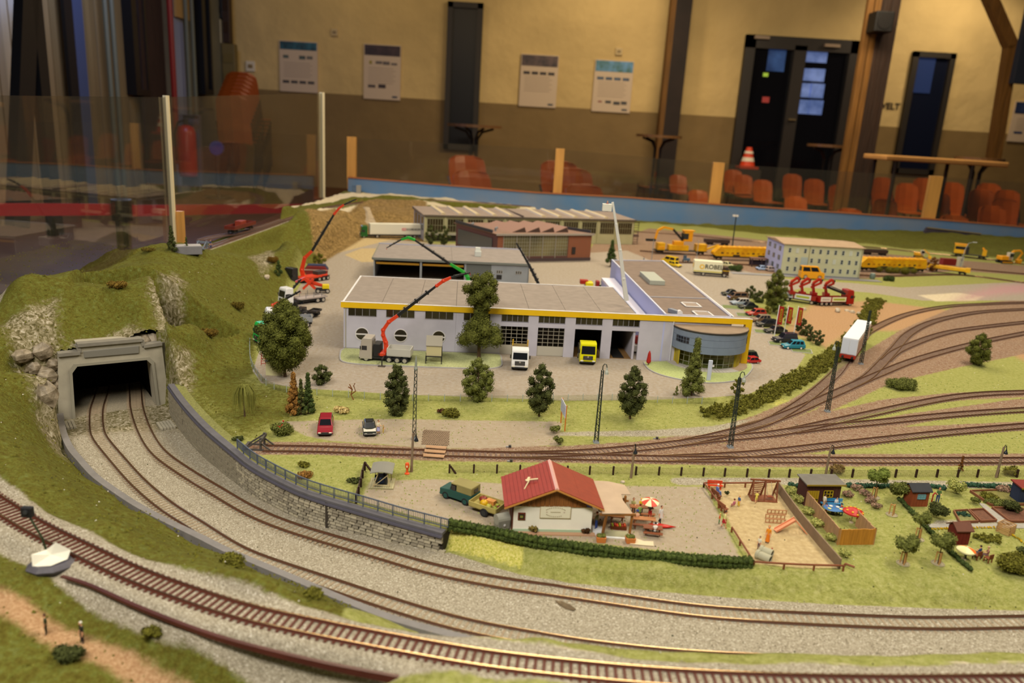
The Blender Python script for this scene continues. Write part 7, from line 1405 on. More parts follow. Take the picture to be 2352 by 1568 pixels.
for lab, b, w, h, m in (('rounded green bush at the end of the gravel car park, back half', (1276, 996), 26, 26, L_MID), ('rounded green bush at the end of the gravel car park, front half', (1284, 1020), 26, 26, L_MID), ('olive bush on the grass below the railing', (700, 1072), 28, 14, L_OLIVE), ('rust brown bush below the railing', (703, 1097), 38, 18, L_RUST), ('dark low plant beside the shelter posts', (815, 1108), 40, 12, L_DARK), ('small dark plant above the buffer stop', (548, 1012), 32, 12, L_DARK), ('brown bush behind the wire fence by the dark shed', (1925, 1086), 40, 24, leafmat('#8a7444', '#5a4426')), ('olive bush behind the wire fence at the far right', (2322, 1090), 36, 22, L_OLIVE),
                        ('low spreading green bush with pale blossom on the green strip', (2070, 892), 74, 24, L_MID), ('dark low bush on the ridge by the kerb', (720, 1372), 60, 24, L_OLIVE), ('olive grass cushion beside the kerb', (535, 1300), 62, 38, L_OLIVE), ('dark bush at the lower left foot path', (160, 1512), 70, 30, L_DARK), ('olive cushion below the red brown strip', (352, 1458), 60, 22, L_OLIVE), ('rusty heather cushion on the hill top', (272, 660), 52, 16, leafmat('#8a7030', '#5e4a1c')), ('rusty heather cushion on the ridge by the screen', (343, 578), 36, 10, leafmat('#7a6a2c', '#4e4218')), ('brown bush on the slope above the yard', (628, 604), 26, 16, leafmat('#7a5a20', '#52400e')), ('brown bush low on the hill slope', (484, 775), 40, 26, leafmat('#7a6228', '#4e3e14')), ('olive bush on the slope beside the yard fence', (548, 712), 36, 22, leafmat('#6e5e22', '#463c12')), ('dark reddish plant on the grass strip', (1012, 948), 18, 14, leafmat('#6a3c2a', '#3c2a1a')), ('low yellow green plant on the grass strip', (1034, 956), 44, 18, L_OLIVE), ('small leafy plant by the wheel of the red car', (1098, 885), 20, 10, L_MID), ('dark hedge stub behind the office lawn', (2050, 625), 110, 16, L_OLIVE), ('short green hedge at the road corner', (2044, 645), 34, 12, L_CON), ('green hedge by the cream car', (1692, 622), 40, 14, L_CON),
                        ('little bush left of the hut front', (1227, 1224), 24, 24, leafmat('#8a7a40', '#5a4a20')), ('dark reddish bush at the right end of the hut front', (1346, 1227), 22, 22, leafmat('#5a3a20', '#33240f')), ('green plant on the playground corner', (1669, 1140), 12, 18, L_DARK)): bush(lab, b, w, h, m, max(5, int(w/7)))
# dark trees reflected nothing: hedges
def hedge(label, P, w, h, m, jag=.12, leaf=1.3, dens=1., name='hedge'):
    P = smooth_path(P, .004, 4); cl = []
    for p in P: 
        for k in range(2): cl.append((p.x*1000+random.uniform(-1, 1), p.y*1000+(k-.5)*w*.45, p.z*1000+h*(.35+.3*k*0+random.uniform(0, .2)), max(w, h)*.42*random.uniform(1-jag, 1+jag)))
    o = foliage('hedge' if name == 'hedge' else name, cl, m, None, leaf, dens, .85); tag(o, label, 'hedge'); return o
hg = thing('clipped_hedge', 'long clipped dark green hedge in front of the beer garden', 'hedge')
hp = smooth_path(px([(1034,1218),(1128,1236),(1230,1258),(1331,1273),(1459,1289),(1600,1301),(1722,1307)], 0), .005, 4); cl = []
for p in hp: 
    for k in range(3): cl.append((p.x*1000, p.y*1000+k*2.3, 3.2+random.uniform(0, .6), 3.6)); cl.append((p.x*1000, p.y*1000+k*2.3, 8.2+random.uniform(-.5, .7), 3.4))
foliage('leaves', cl, L_HEDGE, hg, 1.2, 1.3, .86)
band_ = [(1640,955),(1700,936),(1760,912),(1800,890),(1850,862),(1890,836),(1930,806),(1958,784),(1985,745),(2000,712),(2015,690)]
cl = []
for p in smooth_path(px(band_, 0), .008, 6):
    for k in range(11): cl.append((p.x*1000+random.uniform(-19, 19), p.y*1000+random.uniform(-15, 18), random.uniform(0, 5), random.uniform(2., 4.6)))
tag(foliage('undergrowth', cl, L_OLIVE, None, 2., .7, .45), 'band of olive undergrowth along the slope below the showroom car park', 'undergrowth', None, 'stuff')
hedge('low dark hedge running diagonally through the gardens', [G(2066, 1150), G(2122, 1209), G(2183, 1272), G(2229, 1311)], 4.5, 6, L_CON)
for lab, a, b in (('row of blue green plants left of the dark shed', (1814, 1116), (1846, 1122)), ('row of blue green plants right of the dark shed', (1946, 1118), (2040, 1120)), ('row of blue green plants behind the garden beds', (2216, 1116), (2318, 1122)), ('row of blue green plants right of the red shed', (2142, 1120), (2168, 1124))): hedge(lab, [G(*a), G((a[0]+b[0])/2, (a[1]+b[1])/2), G(*b)], 5, 6, L_BLUE, .3, 1.6, .9, 'plant_row')
for k, (x, y) in enumerate(((1813, 1134), (1834, 1152), (1855, 1180), (1877, 1208), (1908, 1240), (1938, 1276))): bush('white flowering bush number %s along the brown playground wall' % ('one', 'two', 'three', 'four', 'five', 'six')[k], (x, y+3), 30, 24, L_YEL, 7)
for k, (x, y) in enumerate(((1966, 1126), (1985, 1138), (1998, 1155), (2012, 1168), (1946, 1140))): bush(['pink rose bush nearest the gap in the plants', 'pink rose bush second in the slanting row', 'pink rose bush third in the slanting row', 'pink rose bush at the lower end of the row', 'tall reddish rose bush at the dark shed corner'][k], (x, y), 26, 18, L_PINK, 6)
for lab, x, y, w, h, m in (('large dark leafy plant in the middle garden', 2152, 1190, 50, 44, L_DARK), ('dark bush left of the red garden shed', 2062, 1150, 52, 62, L_MID), ('pale flowering bush behind the garden bed', 2192, 1134, 44, 40, L_YEL), ('small green bush at the edge of the garden path', 2238, 1156, 24, 20, L_MID), ('dark green berry bush on the right bed', 2322, 1176, 44, 34, L_DARK), ('big brown green bush at the lower right', 2326, 1312, 80, 50, L_OLIVE), ('dark bush at the right frame edge', 2350, 1276, 34, 28, L_DARK), ('low vegetable plants on the upper right bed', 2270, 1144, 50, 14, L_OLIVE), ('vegetable plants in the long right bed', 2290, 1158, 60, 12, L_MID), ('lettuce patch in the small bed', 2210, 1184, 36, 10, L_BLUE), ('pink flower patch on the right bed', 2306, 1128, 40, 14, L_PINK), ('tangle of plants beside the dark red shed', 2270, 1240, 70, 12, L_OLIVE), ('white flower edging below the red shed', 2112, 1156, 40, 6, L_YEL)): bush(lab, (x, y), w, h, m, max(6, int(w/6)))
YF = leafmat('#c8a018', '#8a7a18'); hedge('row of yellow flowers below the garden path', [G(2140, 1216), G(2200, 1214), G(2290, 1212)], 2.6, 2.4, YF, .2, .9, 1., 'flower_row'); hedge('row of yellow flowers along the lower right path', [G(2322, 1228), G(2340, 1240), G(2365, 1258)], 2.8, 2.6, YF, .2, .9, 1., 'flower_row')
# young trees tied between stakes
def staked(label, base, crown, r, bare=False):
    p = TP(*base); t = thing('staked_tree', label, 'tree', p); WO = mat('#b88a50', .6)
    for k in range(3): a = k*2.1+.3; MB().cyl((3*math.cos(a), 3*math.sin(a), 0), (2.6*math.cos(a), 2.6*math.sin(a), 13), .6, n=5).obj('stake', WO, t)
    MB().tube([(2.7*math.cos(a), 2.7*math.sin(a), 12.3) for a in (.3, 2.4, 4.5, .3)], .5, 5).obj('cross_bar', WO, t)
    R = [[(rr*math.cos(a), rr*math.sin(a), z) for a in [2*PI*k/20 for k in range(20)]] for rr, z in ((6.2, -1), (6.6, .6), (5.8, .9), (5.4, .2))]; MB().rings(R).obj('ring_kerb', mat('#9a9074', .8), t)
    if not bare:
        h = (top(p, crown[1])-p.z)*1000; w = pix2size(p, r); MB().tube([(0, 0, 0), (0, 0, h*.9)], [.8, .4], 5).obj('trunk', BARK, t)
        foliage('crown', [((w*.55)*math.cos(k*2.4), (w*.55)*math.sin(k*2.4), h + (k % 3-1)*w*.35, w*.5) for k in range(9)], L_FRESH if crown[1] < 1150 else L_MID, t, 1.5, 1.)
    return t
staked('young staked tree behind the dark shed garden', (2008, 1142), (2014, 1092), 24); staked('bare staked trunk ring on the lawn right of the mushroom sunshade', (2048, 1182), (0, 0), 0, True); staked('young staked tree beside the diagonal hedge', (2108, 1238), (2110, 1190), 20); staked('young staked tree nearest on the lawn', (2074, 1294), (2077, 1248), 27); staked('young staked tree at the lower end of the hedge', (2154, 1294), (2172, 1242), 27)
# loose tufts and crumbs on the grass: nobody could count them
def crumbs(label, n, m, lo, hi, cond, sz):
    X = rng.uniform(lo[0], hi[0], n*3); Y = rng.uniform(lo[1], hi[1], n*3); k = cond(X, Y); X, Y = X[k][:n], Y[k][:n]
    ii = np.clip(np.searchsorted(gx, X)-1, 0, NXg-1); jj = np.clip(np.searchsorted(gy, Y)-1, 0, NYg-1); Zc = GZ[jj, ii]
    n = len(X); c = np.stack([X, Y, Zc+sz*.2], 1); s = sz*rng.uniform(.4, 1.3, (n, 1))
    th = rng.uniform(0, 6.28, n)
    base = np.array([(1, 0, -.3), (-.5, .87, -.3), (-.5, -.87, -.3), (0, 0, .9)]); V = []
    for q in base:
        v = np.stack([q[0]*np.cos(th)-q[1]*np.sin(th), q[0]*np.sin(th)+q[1]*np.cos(th), np.full(n, q[2])], 1)*s*rng.uniform(.6, 1.2, (n, 1)); V.append(c+v)
    V = np.stack(V, 1).reshape(-1, 3); b = np.arange(n)[:, None]*4
    Fc = np.concatenate([b+np.array(t) for t in ((0, 1, 3), (1, 2, 3), (2, 0, 3))])
    me = bpy.data.meshes.new('crumbs'); me.from_pydata(V.tolist(), [], Fc.tolist()); me.materials.append(m); o = bpy.data.objects.new('grass_tufts', me); COL.objects.link(o); tag(o, label, 'tufts', None, 'stuff')
def attr_at(name):
    A_ = maskd[name]
    return lambda X, Y: A_[np.clip(np.searchsorted(gy, Y)-1, 0, NYg-1), np.clip(np.searchsorted(gx, X)-1, 0, NXg-1)]
_g, _b, _a, _s, _h = attr_at('m_grav'), attr_at('m_brown'), attr_at('m_asph'), attr_at('m_sand'), attr_at('m_hill')
cg = lambda X, Y: (_g(X, Y) < .3) & (_b(X, Y) < .3) & (_a(X, Y) < .3) & (_s(X, Y) < .3)
crumbs('olive grass tufts scattered over the slopes', 9000, L_OLIVE, (-1.0, .36), (1.3, 1.7), lambda X, Y: cg(X, Y) & (_h(X, Y) > .4), .0016)
crumbs('pale green grass tufts on the flat grass', 7000, leafmat('#9aa258', '#7c8846'), (-.6, .5), (1.3, 1.4), lambda X, Y: cg(X, Y) & (_h(X, Y) < .35), .0012)
crumbs('dark crumbs lying on grass and gravel', 900, mat('#3a3a1c', .9), (-.6, .5), (1.3, 1.4), lambda X, Y: (_a(X, Y) < .3), .0011)
crumbs('white flecks lying on the ground', 500, mat('#d8d2c4', .8), (-.7, .45), (1.5, 1.6), lambda X, Y: X > -9, .0010)
crumbs('ballast stones strewn over the cutting', 9000, mat('#a89c86', .9, .3, 900, h2='#726a58'), (-.7, .42), (.8, 1.2), lambda X, Y: _g(X, Y) > .7, .0011)
# ================================================================ people (painted model figures)
SKIN = '#d8a078'
def bodymesh(nodes, edges, rad, cols):
    me = bpy.data.meshes.new('b'); me.from_pydata(nodes, edges, []); o = bpy.data.objects.new('b', me); COL.objects.link(o)
    md = o.modifiers.new('s', 'SKIN'); md.use_smooth_shade = True; sk = me.skin_vertices[0].data
    for i, r in enumerate(rad): sk[i].radius = (r, r*.85 if i in (0, 1, 2) else r)
    sk[0].use_root = True
    sb = o.modifiers.new('d', 'SUBSURF'); sb.levels = 1; sb.render_levels = 1
    dg = bpy.context.evaluated_depsgraph_get(); m2 = bpy.data.meshes.new_from_object(o.evaluated_get(dg)); bpy.data.objects.remove(o); bpy.data.meshes.remove(me)
    N_ = np.array(nodes); segs = [(N_[a], N_[b], c) for (a, b), c in zip(edges, cols)]
    co = np.empty(len(m2.vertices)*3); m2.vertices.foreach_get('co', co); co = co.reshape(-1, 3)
    best = np.full(len(co), 1e9); C = np.ones((len(co), 4))
    for a, b, c in segs:
        d = b-a; t = np.clip(((co-a) @ d)/(d @ d+1e-12), .0, 1); dist = np.linalg.norm(co-(a+t[:, None]*d), axis=1); k = dist < best; best[k] = dist[k]; C[k, :3] = lin(c)
    at = m2.color_attributes.new('Col', 'FLOAT_COLOR', 'POINT'); at.data.foreach_set('color', C.ravel()); return m2
def person(label, p, rz, shirt, pants, hair='#3a2414', h=20., pose='stand', arms=None, group=None, shoes='#1a1614', apron=None, hat=None, skin=SKIN, sleeve=None, legs=None):
    s = h/20*.001; t = thing('person', label, 'person', p, rz, group); sl = sleeve or shirt
    if pose == 'sit':
        hp, ch, nk = (0, 0, 5.5), (0, -.2, 10), (0, .1, 12.2); L1 = [(.95, .2, 5.4), (1.15, 4.4, 5.5), (1.15, 4.8, .8), (1.15, 6.1, .3)]; R1 = [(-.95, .2, 5.4), (-1.15, 4.4, 5.5), (-1.15, 4.8, .8), (-1.15, 6.1, .3)]
    elif pose == 'walk':
        hp, ch, nk = (0, 0, 9.8), (0, .2, 14.3), (0, .4, 16.5); L1 = [(.95, 0, 9.4), (1., 1.6, 5.2), (1., 2.0, .9), (1., 3.4, .35)]; R1 = [(-.95, 0, 9.4), (-1., -.5, 5.2), (-1., -2.8, 1.2), (-1., -1.8, .4)]
    else:
        hp, ch, nk = (0, 0, 9.8), (0, 0, 14.2), (0, .1, 16.4); L1 = [(.95, 0, 9.4), (1.1, .15, 5.1), (1.15, -.1, .8), (1.2, 1.3, .35)]; R1 = [(-.95, 0, 9.4), (-1.1, .15, 5.1), (-1.15, -.1, .8), (-1.2, 1.3, .35)]
    dz = ch[2]+1.2; A = arms or ((2.5, .3, dz-4.2), (2.5, 1.6, dz-7.4), (-2.5, .3, dz-4.2), (-2.5, 1.4, dz-7.4))
    nodes = [hp, ch, nk, (nk[0], nk[1]+.15, nk[2]+.9)] + L1 + R1 + [(1.9, ch[1], dz), A[0], A[1], (A[1][0]*1.0, A[1][1]+.55, A[1][2]-.5), (-1.9, ch[1], dz), A[2], A[3], (A[3][0], A[3][1]+.55, A[3][2]-.5)]
    edges = [(0, 1), (1, 2), (2, 3), (0, 4), (4, 5), (5, 6), (6, 7), (0, 8), (8, 9), (9, 10), (10, 11), (1, 12), (12, 13), (13, 14), (14, 15), (1, 16), (16, 17), (17, 18), (18, 19)]
    lg = legs or pants
    cols = [shirt, shirt, skin, pants, pants, lg, shoes, pants, pants, lg, shoes, shirt, sl, skin if sleeve is None else sleeve, skin, shirt, sl, skin if sleeve is None else sleeve, skin]
    rad = [1.55, 1.75, .75, .7, 1.15, .85, .6, .55, 1.15, .85, .6, .55, .75, .55, .45, .42, .75, .55, .45, .42]
    m2 = bodymesh([(x*s, y*s, z*s) for x, y, z in nodes], edges, [r*s for r in rad], cols); m2.materials.append(vcmat()); o = bpy.data.objects.new('body', m2); COL.objects.link(o); o.parent = t
    hc = (nk[0], nk[1]+.35, nk[2]+2.1); mb = MB(s)
    mb.ball(hc, (1.12, 1.25, 1.5), 10, 7); mb.ball((hc[0], hc[1]+1.28, hc[2]-.1), (.22, .32, .3), 5, 4); [mb.ball((hc[0]+k*1.1, hc[1], hc[2]), (.2, .3, .42), 5, 4) for k in (-1, 1)]
    hd = mb.obj('head', mat(skin, .6), t, smooth=True)
    mb = MB(s); [mb.ball((hc[0]+k*.42, hc[1]+1.1, hc[2]+.15), .17, 5, 4) for k in (-1, 1)]; mb.obj('eyes', mat('#20160f', .4), hd); MB(s).box((hc[0], hc[1]+1.08, hc[2]-.72), (.7, .2, .14)).obj('mouth', mat('#8a4034', .6), hd)
    R = [[(hc[0]+r*math.cos(a)*1.2, hc[1]-.25+r*math.sin(a)*1.25, hc[2]+z) for a in [2*PI*k/10 for k in range(10)]] for r, z in ((.85, -.3), (1.05, .3), (.95, .95), (.55, 1.45), (.1, 1.65))]; MB(s).rings(R).obj('hair', mat(hair, .7), hd, smooth=True)
    if hat: MB(s).lathe(hc, [(1.9, .75), (1.9, .95), (1.15, 1.0), (1., 1.9)], 12).obj('hat', mat(hat, .7), hd)
    if apron: MB(s).rings([[(-1.9, 1.5, 6.2), (1.9, 1.5, 6.2), (1.9, 1.9, 6.2), (-1.9, 1.9, 6.2)], [(-1.75, 1.35, 11), (1.75, 1.35, 11), (1.75, 1.7, 11), (-1.75, 1.7, 11)], [(-1.1, 1.5, 15), (1.1, 1.5, 15), (1.1, 1.85, 15), (-1.1, 1.85, 15)]]).obj('apron', mat(apron, .7), t)
    return t
def skirt(t, col, h, z0, z1, r0, r1): MB(h/20*.001).lathe((0, 0, 0), [(r0, z0), (r1, z1)], 12).obj('skirt', mat(col, .7), t)
N_ = PI; UPARM = ((2.6, .6, 12.6), (2.8, 2.2, 15.4), (-2.5, .3, 11), (-2.5, 1.4, 8)); FWD = ((2.4, 1.2, 12), (1.8, 4., 12.2), (-2.4, 1.2, 12), (-1.8, 4., 12.2)); TBL = ((2.3, 1.5, 8.2), (1.5, 4.2, 8.6), (-2.3, 1.5, 8.2), (-1.5, 4.2, 8.6))
person('waitress in a white apron walking through the beer garden', G(1515, 1201), N_+.5, '#d8d4d0', '#1c1818', '#5a2a18', 21, 'walk', apron='#ece8e4', sleeve=None)
person('man in jeans and green shirt standing at the side of the hut', G(1369, 1214), .9, '#6a6a48', '#24408a', '#6a1e14', 20, 'stand', FWD)
person('blond guest in grey jacket and red trousers under the striped sunshade', G(1492, 1190), N_-.4, '#5a626a', '#b01c18', '#d8c47a', 20, 'stand', FWD)
sm = 'beer garden guests'
person('guest in pale green shirt sitting left at the far beer table', G(1453, 1172), N_, '#b8b87a', '#5a4a34', '#6a3420', 20, 'sit', TBL); person('girl in a yellow top sitting at the far beer table', G(1471, 1171), N_, '#d8b020', '#6a4a34', '#d8a830', 19, 'sit', TBL); person('guest in a green jacket sitting with the back to the view', G(1468, 1187), .1, '#7a9a4a', '#2c2a24', '#6a2a1a', 20, 'sit', TBL)
person('guest with blue cap and orange trousers sitting by the timber post', G(1462, 1202), .2, '#d0a080', '#d88a18', '#2a3a7a', 20, 'sit', TBL, hat='#2a3a7a'); person('guest in a white shirt bent over the nearest picnic table', G(1503, 1230), 0., '#e6e2dc', '#3a3a44', '#1c1614', 20, 'sit', TBL)
m_ = person('mother with cream blouse and red skirt at the playground entrance', G(1662, 1211), -1.9, '#e0d890', SKIN, '#2a1c18', 20, 'walk', shoes='#b03020'); skirt(m_, '#a01c20', 20, 6.2, 10.6, 2.6, 1.8)
person('child in orange and green beside the mother with the red skirt', G(1651, 1203), -1.9, '#c85018', '#2f7a3a', '#d8c060', 13, 'stand', shoes='#8a2a18')
person('old man in a blue suit sitting on the playground bench', G(1646, 1139), -1.2, '#5a70b0', '#5a70b0', '#e4e0dc', 20, 'sit', sleeve='#5a70b0'); pk = person('child in pink with a brown hat squatting in the sand', G(1685, 1166), .4, '#b86a80', '#a05a70', '#4a2418', 14, 'sit', hat='#6a2e1a'); person('child with yellow trousers and a blue top in the sand', G(1696, 1163), 2.2, '#3a5a8a', '#d8b424', '#c89040', 14, 'stand')
person('child in yellow climbing the swing steps', G(1736, 1155), -.3, '#dcd060', '#d8cc60', '#5a3420', 15, 'walk', FWD, legs=SKIN); wo = person('woman in a long orange dress standing in the playground', G(1762, 1246), 2.6, '#e08a14', '#d8741a', '#c8701c', 20, 'stand'); skirt(wo, '#d87818', 20, 2, 10, 2.4, 1.6)
person('child with a white top and dark trousers behind the pipes', G(1742, 1261), 2.4, '#e0dcc8', '#5a3a4a', '#1c1614', 15, 'stand'); person('child in red at the right end of the pipes', G(1771, 1277), 1.2, '#c84a34', '#c85a44', '#a02c20', 12, 'sit')
person('woman in a white top standing at the blue garden table', G(1891, 1165), -1., '#dcd8c4', '#c8a48a', '#141418', 17, 'stand'); person('child in pink at the left of the blue garden table', G(1896, 1178), -1.2, '#c87a8a', '#8a3a3a', '#5a2a1c', 12, 'stand'); person('woman in black and white leaning at the blue garden table', G(1919, 1164), N_, '#e0e0e4', '#20202a', '#16141a', 16, 'sit'); person('boy in red sitting on the blue stool', G(1930, 1180), .6, '#b02c1c', '#3c7ab8', '#1a1210', 17, 'sit')
person('gardener in green with a pink bundle beside the red shed', G(2152, 1154), 2.8, '#4a6a3a', '#26407a', '#6a3a24', 20, 'stand', FWD)
mo = person('woman with lilac skirt standing next to the small black car', G(869, 996), -2.4, '#dcd4b8', SKIN, '#5a2a1c', 20, 'stand', FWD); skirt(mo, '#a8a4d0', 20, 4.6, 10.6, 2.5, 1.7); person('child in yellow beside the woman with the lilac skirt', G(880, 995), -1.6, '#a88a50', '#c8a83a', '#c8a060', 12, 'stand', FWD)
q = TP(484, 571); person('worker in blue overalls by the brown wagon', q, -2., '#2a3c6a', '#2a3c6a', '#2a2a34', 22, 'stand'); person('tiny figure in blue at the edge of the forecourt', G(1478, 603), 1., '#2c5a7a', '#2c4a6a', '#2a2018', 20, 'stand')
person('worker standing in the high work basket', q_basket+Vector((0, 0, -.004)), N_, '#7a2a30', '#3a3a44', '#4a2a1c', 20, 'stand', UPARM)
q = TP(190, 1476); person('walker in black with white hair on the orange path', q, 2.6, '#26281e', '#241a20', '#d8d4c8', 19, 'stand'); q = TP(107, 1456); person('second walker in dark green on the orange path', q, 2., '#2f3a1c', '#2a2a1a', '#4a2414', 18, 'stand')
person('visitor in blue sitting left in the garden by the striped sunshade', G(2248, 1280), .6, '#2c3c6a', '#3a3a4a', '#2a1c18', 18, 'sit', TBL); person('visitor in dusty pink sitting right in the garden by the striped sunshade', G(2266, 1284), 1.2, '#9a6a5a', '#6a4a4a', '#b8a080', 19, 'sit', TBL)
# ================================================================ beer garden
BW = mat('#96592e', .55, .2, 100, stretch=(.3, 3, 1)); BW2 = mat('#7a4020', .55, .2, 100, stretch=(.3, 3, 1)); BW3 = mat('#b0764a', .55, .15, 100)
def table(label, p, rz, L, w, h, m, name='beer_table', cat='table', n=3, bench=False):
    t = thing(name, label, cat, p, rz)
    for k in range(n): MB().bx(-L/2, L/2, -w/2+k*w/n+.15, -w/2+(k+1)*w/n-.15, h-.9, h).obj('board', m, t)
    for x in (-L*.36, L*.36):
        for s in (-1, 1): MB().bar((x, s*w*.42, 0), (x, s*w*.2, h-.8), .9).obj('leg', m, t)
        if bench:
            MB().bx(x-.6, x+.6, -w*.95, w*.95, 3.6, 4.5).obj('crossbeam', m, t)
    if bench:
        for s in (-1, 1): MB().bx(-L/2, L/2, s*w*.85-1.8, s*w*.85+1.8, 4.5, 5.4).obj('seat_board', m, t)
    return t
table('far beer table where the guests in green and yellow sit', G(1472, 1178), .02, 26, 8, 8.4, BW); table('bench in front of the far beer table', G(1487, 1189), .02, 16, 4, 5, BW, 'bench', 'bench', 2)
table('reddish beer table beside the timber post', G(1477, 1205), -.05, 26, 8, 8.2, BW3); table('bench in front of the reddish beer table', G(1474, 1214), -.05, 20, 4, 5, BW2, 'bench', 'bench', 2); table('dark picnic table with attached benches, nearest the view', G(1498, 1226), -.1, 20, 9, 8.4, BW2, 'picnic_table', 'table', 4, True)
table('reddish table under the awning', G(1416, 1198), -.05, 16, 9, 8, BW3); rtb = thing('round_table', 'small round reddish table at the back under the awning', 'table', G(1406, 1190)); MB().cyl((0, 0, 7.4), (0, 0, 8.2), 4.6, n=18).obj('tabletop', BW3, rtb); MB().cyl((0, 0, 0), (0, 0, 7.4), .8).obj('leg', BW2, rtb)
def sunshade(label, p, r, h, panels, tilt=0., fringe=None, dots=None, name='sunshade'):
    t = thing(name, label, 'umbrella', p, 0, None, tilt, 0); n = len(panels); MB().cyl((0, 0, 0), (0, 0, h+r*.35), .45, n=6).obj('pole', mat('#c8c0b0', .4), t); MB().cyl((0, 0, 0), (0, 0, 1), 2.4, n=12).obj('foot', mat('#b8a890', .6), t)
    for k in range(n):
        V = []; F_ = []
        for i in range(4):
            for j in range(5):
                a = 2*PI*(k+j/4)/n; q = i/3; V.append((r*q*math.cos(a), r*q*math.sin(a), h+r*.38*(1-q**1.7)))
        for i in range(3):
            for j in range(4): F_.append((i*5+j, (i+1)*5+j, (i+1)*5+j+1, i*5+j+1))
        b = len(V); V += [(x, y, z-.25) for x, y, z in V]; F_ += [tuple(b+i for i in f[::-1]) for f in F_]; MB().add(V, F_).obj('canopy_panel', mat(panels[k], .5), t, smooth=True)
    if fringe: MB().rings([[(rr*math.cos(a), rr*math.sin(a), z) for a in [2*PI*k/32 for k in range(32)]] for rr, z in ((r, h+.1), (r*1.01, h-1.3), (r*.98, h-1.3), (r*.98, h+.1))], cap=False).obj('fringe', mat(fringe, .6), t)
    if dots:
        for k in range(9): a = k*2.4; q = .45+.45*(k % 3)/2; MB().cyl((r*q*math.cos(a), r*q*math.sin(a), h+r*.38*(1-q**1.7)-.3), (r*q*math.cos(a)*1.01, r*q*math.sin(a)*1.01, h+r*.38*(1-q**1.7)+.35), r*.11, n=10).obj('dot', mat(dots, .5), t)
    return t
sunshade('red and cream striped sunshade over the far beer table', G(1489, 1186), 9.5, 19, ['#c8402c', '#e4d8b0']*4, .12); sunshade('red sunshade with yellow dots in the fenced garden', G(1955, 1200), 11, 14, ['#b41f18']*6, 0, '#a81c18', '#d8b020'); sunshade('cream and orange sunshade in the lower right garden', G(2214, 1284), 9, 11, ['#e0dca8', '#dc6a1c', '#e0dca8', '#d8d49c', '#e0dca8', '#dc6a1c'], 0, '#d8d0a0')
ky = thing('kayak', 'red pointed kayak lying on the gravel beside the picnic table', 'boat', G(1518, 1211), -.05); R = [[(x, w*math.cos(a), 2+1.9*w/4*math.sin(a)) for a in [2*PI*k/10 for k in range(10)]] for x, w in ((-14, 1.), (-10, 3.6), (-2, 4.2), (6, 3), (16, .3))]; MB().rings(R).obj('hull', mat('#b81c10', .35), ky, smooth=True); MB().box((-6, 0, 4.1), (5, 2, .8)).obj('white_mark', WHT, ky)
def planter(label, p, rz, w=9, m=mat('#c8783c', .6)):
    t = thing('planter', label, 'planter', p, rz); MB().box((0, 0, 3), (w, w*.8, 6), tx=1.12, ty=1.12).obj('box', m, t, bevel=.4); foliage('plants', [(x, y, 6.5, 2.4) for x in (-2.5, 0, 2.5) for y in (-1.5, 1.5)], L_MID, t, 1.2, 1.2); return t
planter('terracotta planter box at the left timber post', G(1380, 1243), 0); planter('terracotta planter box at the right timber post', G(1447, 1245), .1)
vg = thing('vegetable_crate', 'wooden crate piled with green and red vegetables under the awning', 'crate', G(1420, 1213), -.03)
for k in range(3): MB().bx(-8, 8, -3.6, -3.1, k*1.3, k*1.3+1).obj('slat', BW2, vg); MB().bx(-8, 8, 3.1, 3.6, k*1.3, k*1.3+1).obj('slat', BW2, vg)
for x in (-8, 8): MB().bx(x-.4, x+.4, -3.6, 3.6, 0, 4).obj('end_board', BW2, vg)
MB().bx(-7.6, 7.6, -3, 3, .2, .8).obj('bottom', BW2, vg)
for k in range(12): x = -6.4+(k % 6)*2.5; f = thing('vegetable', '%s vegetable, %s in the %s row of the crate under the awning' % (('yellow green', 'red', 'orange red')[k % 3], ORD[k % 6], 'front' if k < 6 else 'back'), 'vegetable', vg.location+Vector((x*.001, (-.0014 if k < 6 else .0016), .0032+.0008*(k % 2))), 0, 'vegetables in the crate'); MB().ball((0, 0, 0), 1.7, 9, 6).obj('fruit', mat(('#a8b430', '#b42c18', '#d8501c')[k % 3], .45), f, smooth=True)
pv = thing('stone_slab', 'greenish stone slab with a pale step under the awning', 'paving', G(1415, 1228), -.02); MB().bx(-12, 12, -5, 7, 0, 1).obj('slab', mat('#9c9878', .8, .1, 90), pv); MB().bx(-18, 16, -8, -5.2, 0, .8).obj('step', mat('#d8d8d4', .8), pv); MB().bx(-24, -12.4, -5, 16, 0, .5).obj('pale_slab', mat('#c8c8c8', .8, .15, 80), pv)
cl_ = thing('cloth_scrap', 'torn beige cloth piece lying next to the right planter', 'cloth', G(1470, 1245)); MB().add([(-11, -6, .4), (13, -7, .4), (14, 2, .5), (4, 1, .7), (-4, 5, 1.2), (-11, 13, 2.4), (-11, -6, .9), (13, -7, .9), (14, 2, 1), (4, 1, 1.2), (-4, 5, 1.7), (-11, 13, 2.9)], [(0, 5, 4, 3, 2, 1), (6, 7, 8, 9, 10, 11), (0, 1, 7, 6), (1, 2, 8, 7), (2, 3, 9, 8), (3, 4, 10, 9), (4, 5, 11, 10), (5, 0, 6, 11)]).obj('cloth', mat('#d0c0a0', .8), cl_)
db = thing('waste_container', 'grey waste container with a round lid at the left side of the hut', 'container', G(1152, 1214), .5); MB().box((0, 0, 6.5), (13, 11, 11), tx=1.06, ty=1.06).obj('bin', mat('#858378', .5), db, bevel=.5); MB().tube([(-7, 0, 12), (7, 0, 12)], 5.8, 16).obj('round_lid', mat('#9a988c', .5), db); [MB().cyl((x, y, 0), (x, y, 1.4), .9).obj('wheel', CHS, db) for x in (-5, 5) for y in (-4, 4)]; MB().box((0, -6.2, 7), (2, .6, 2)).obj('label_plate', WHT, db)
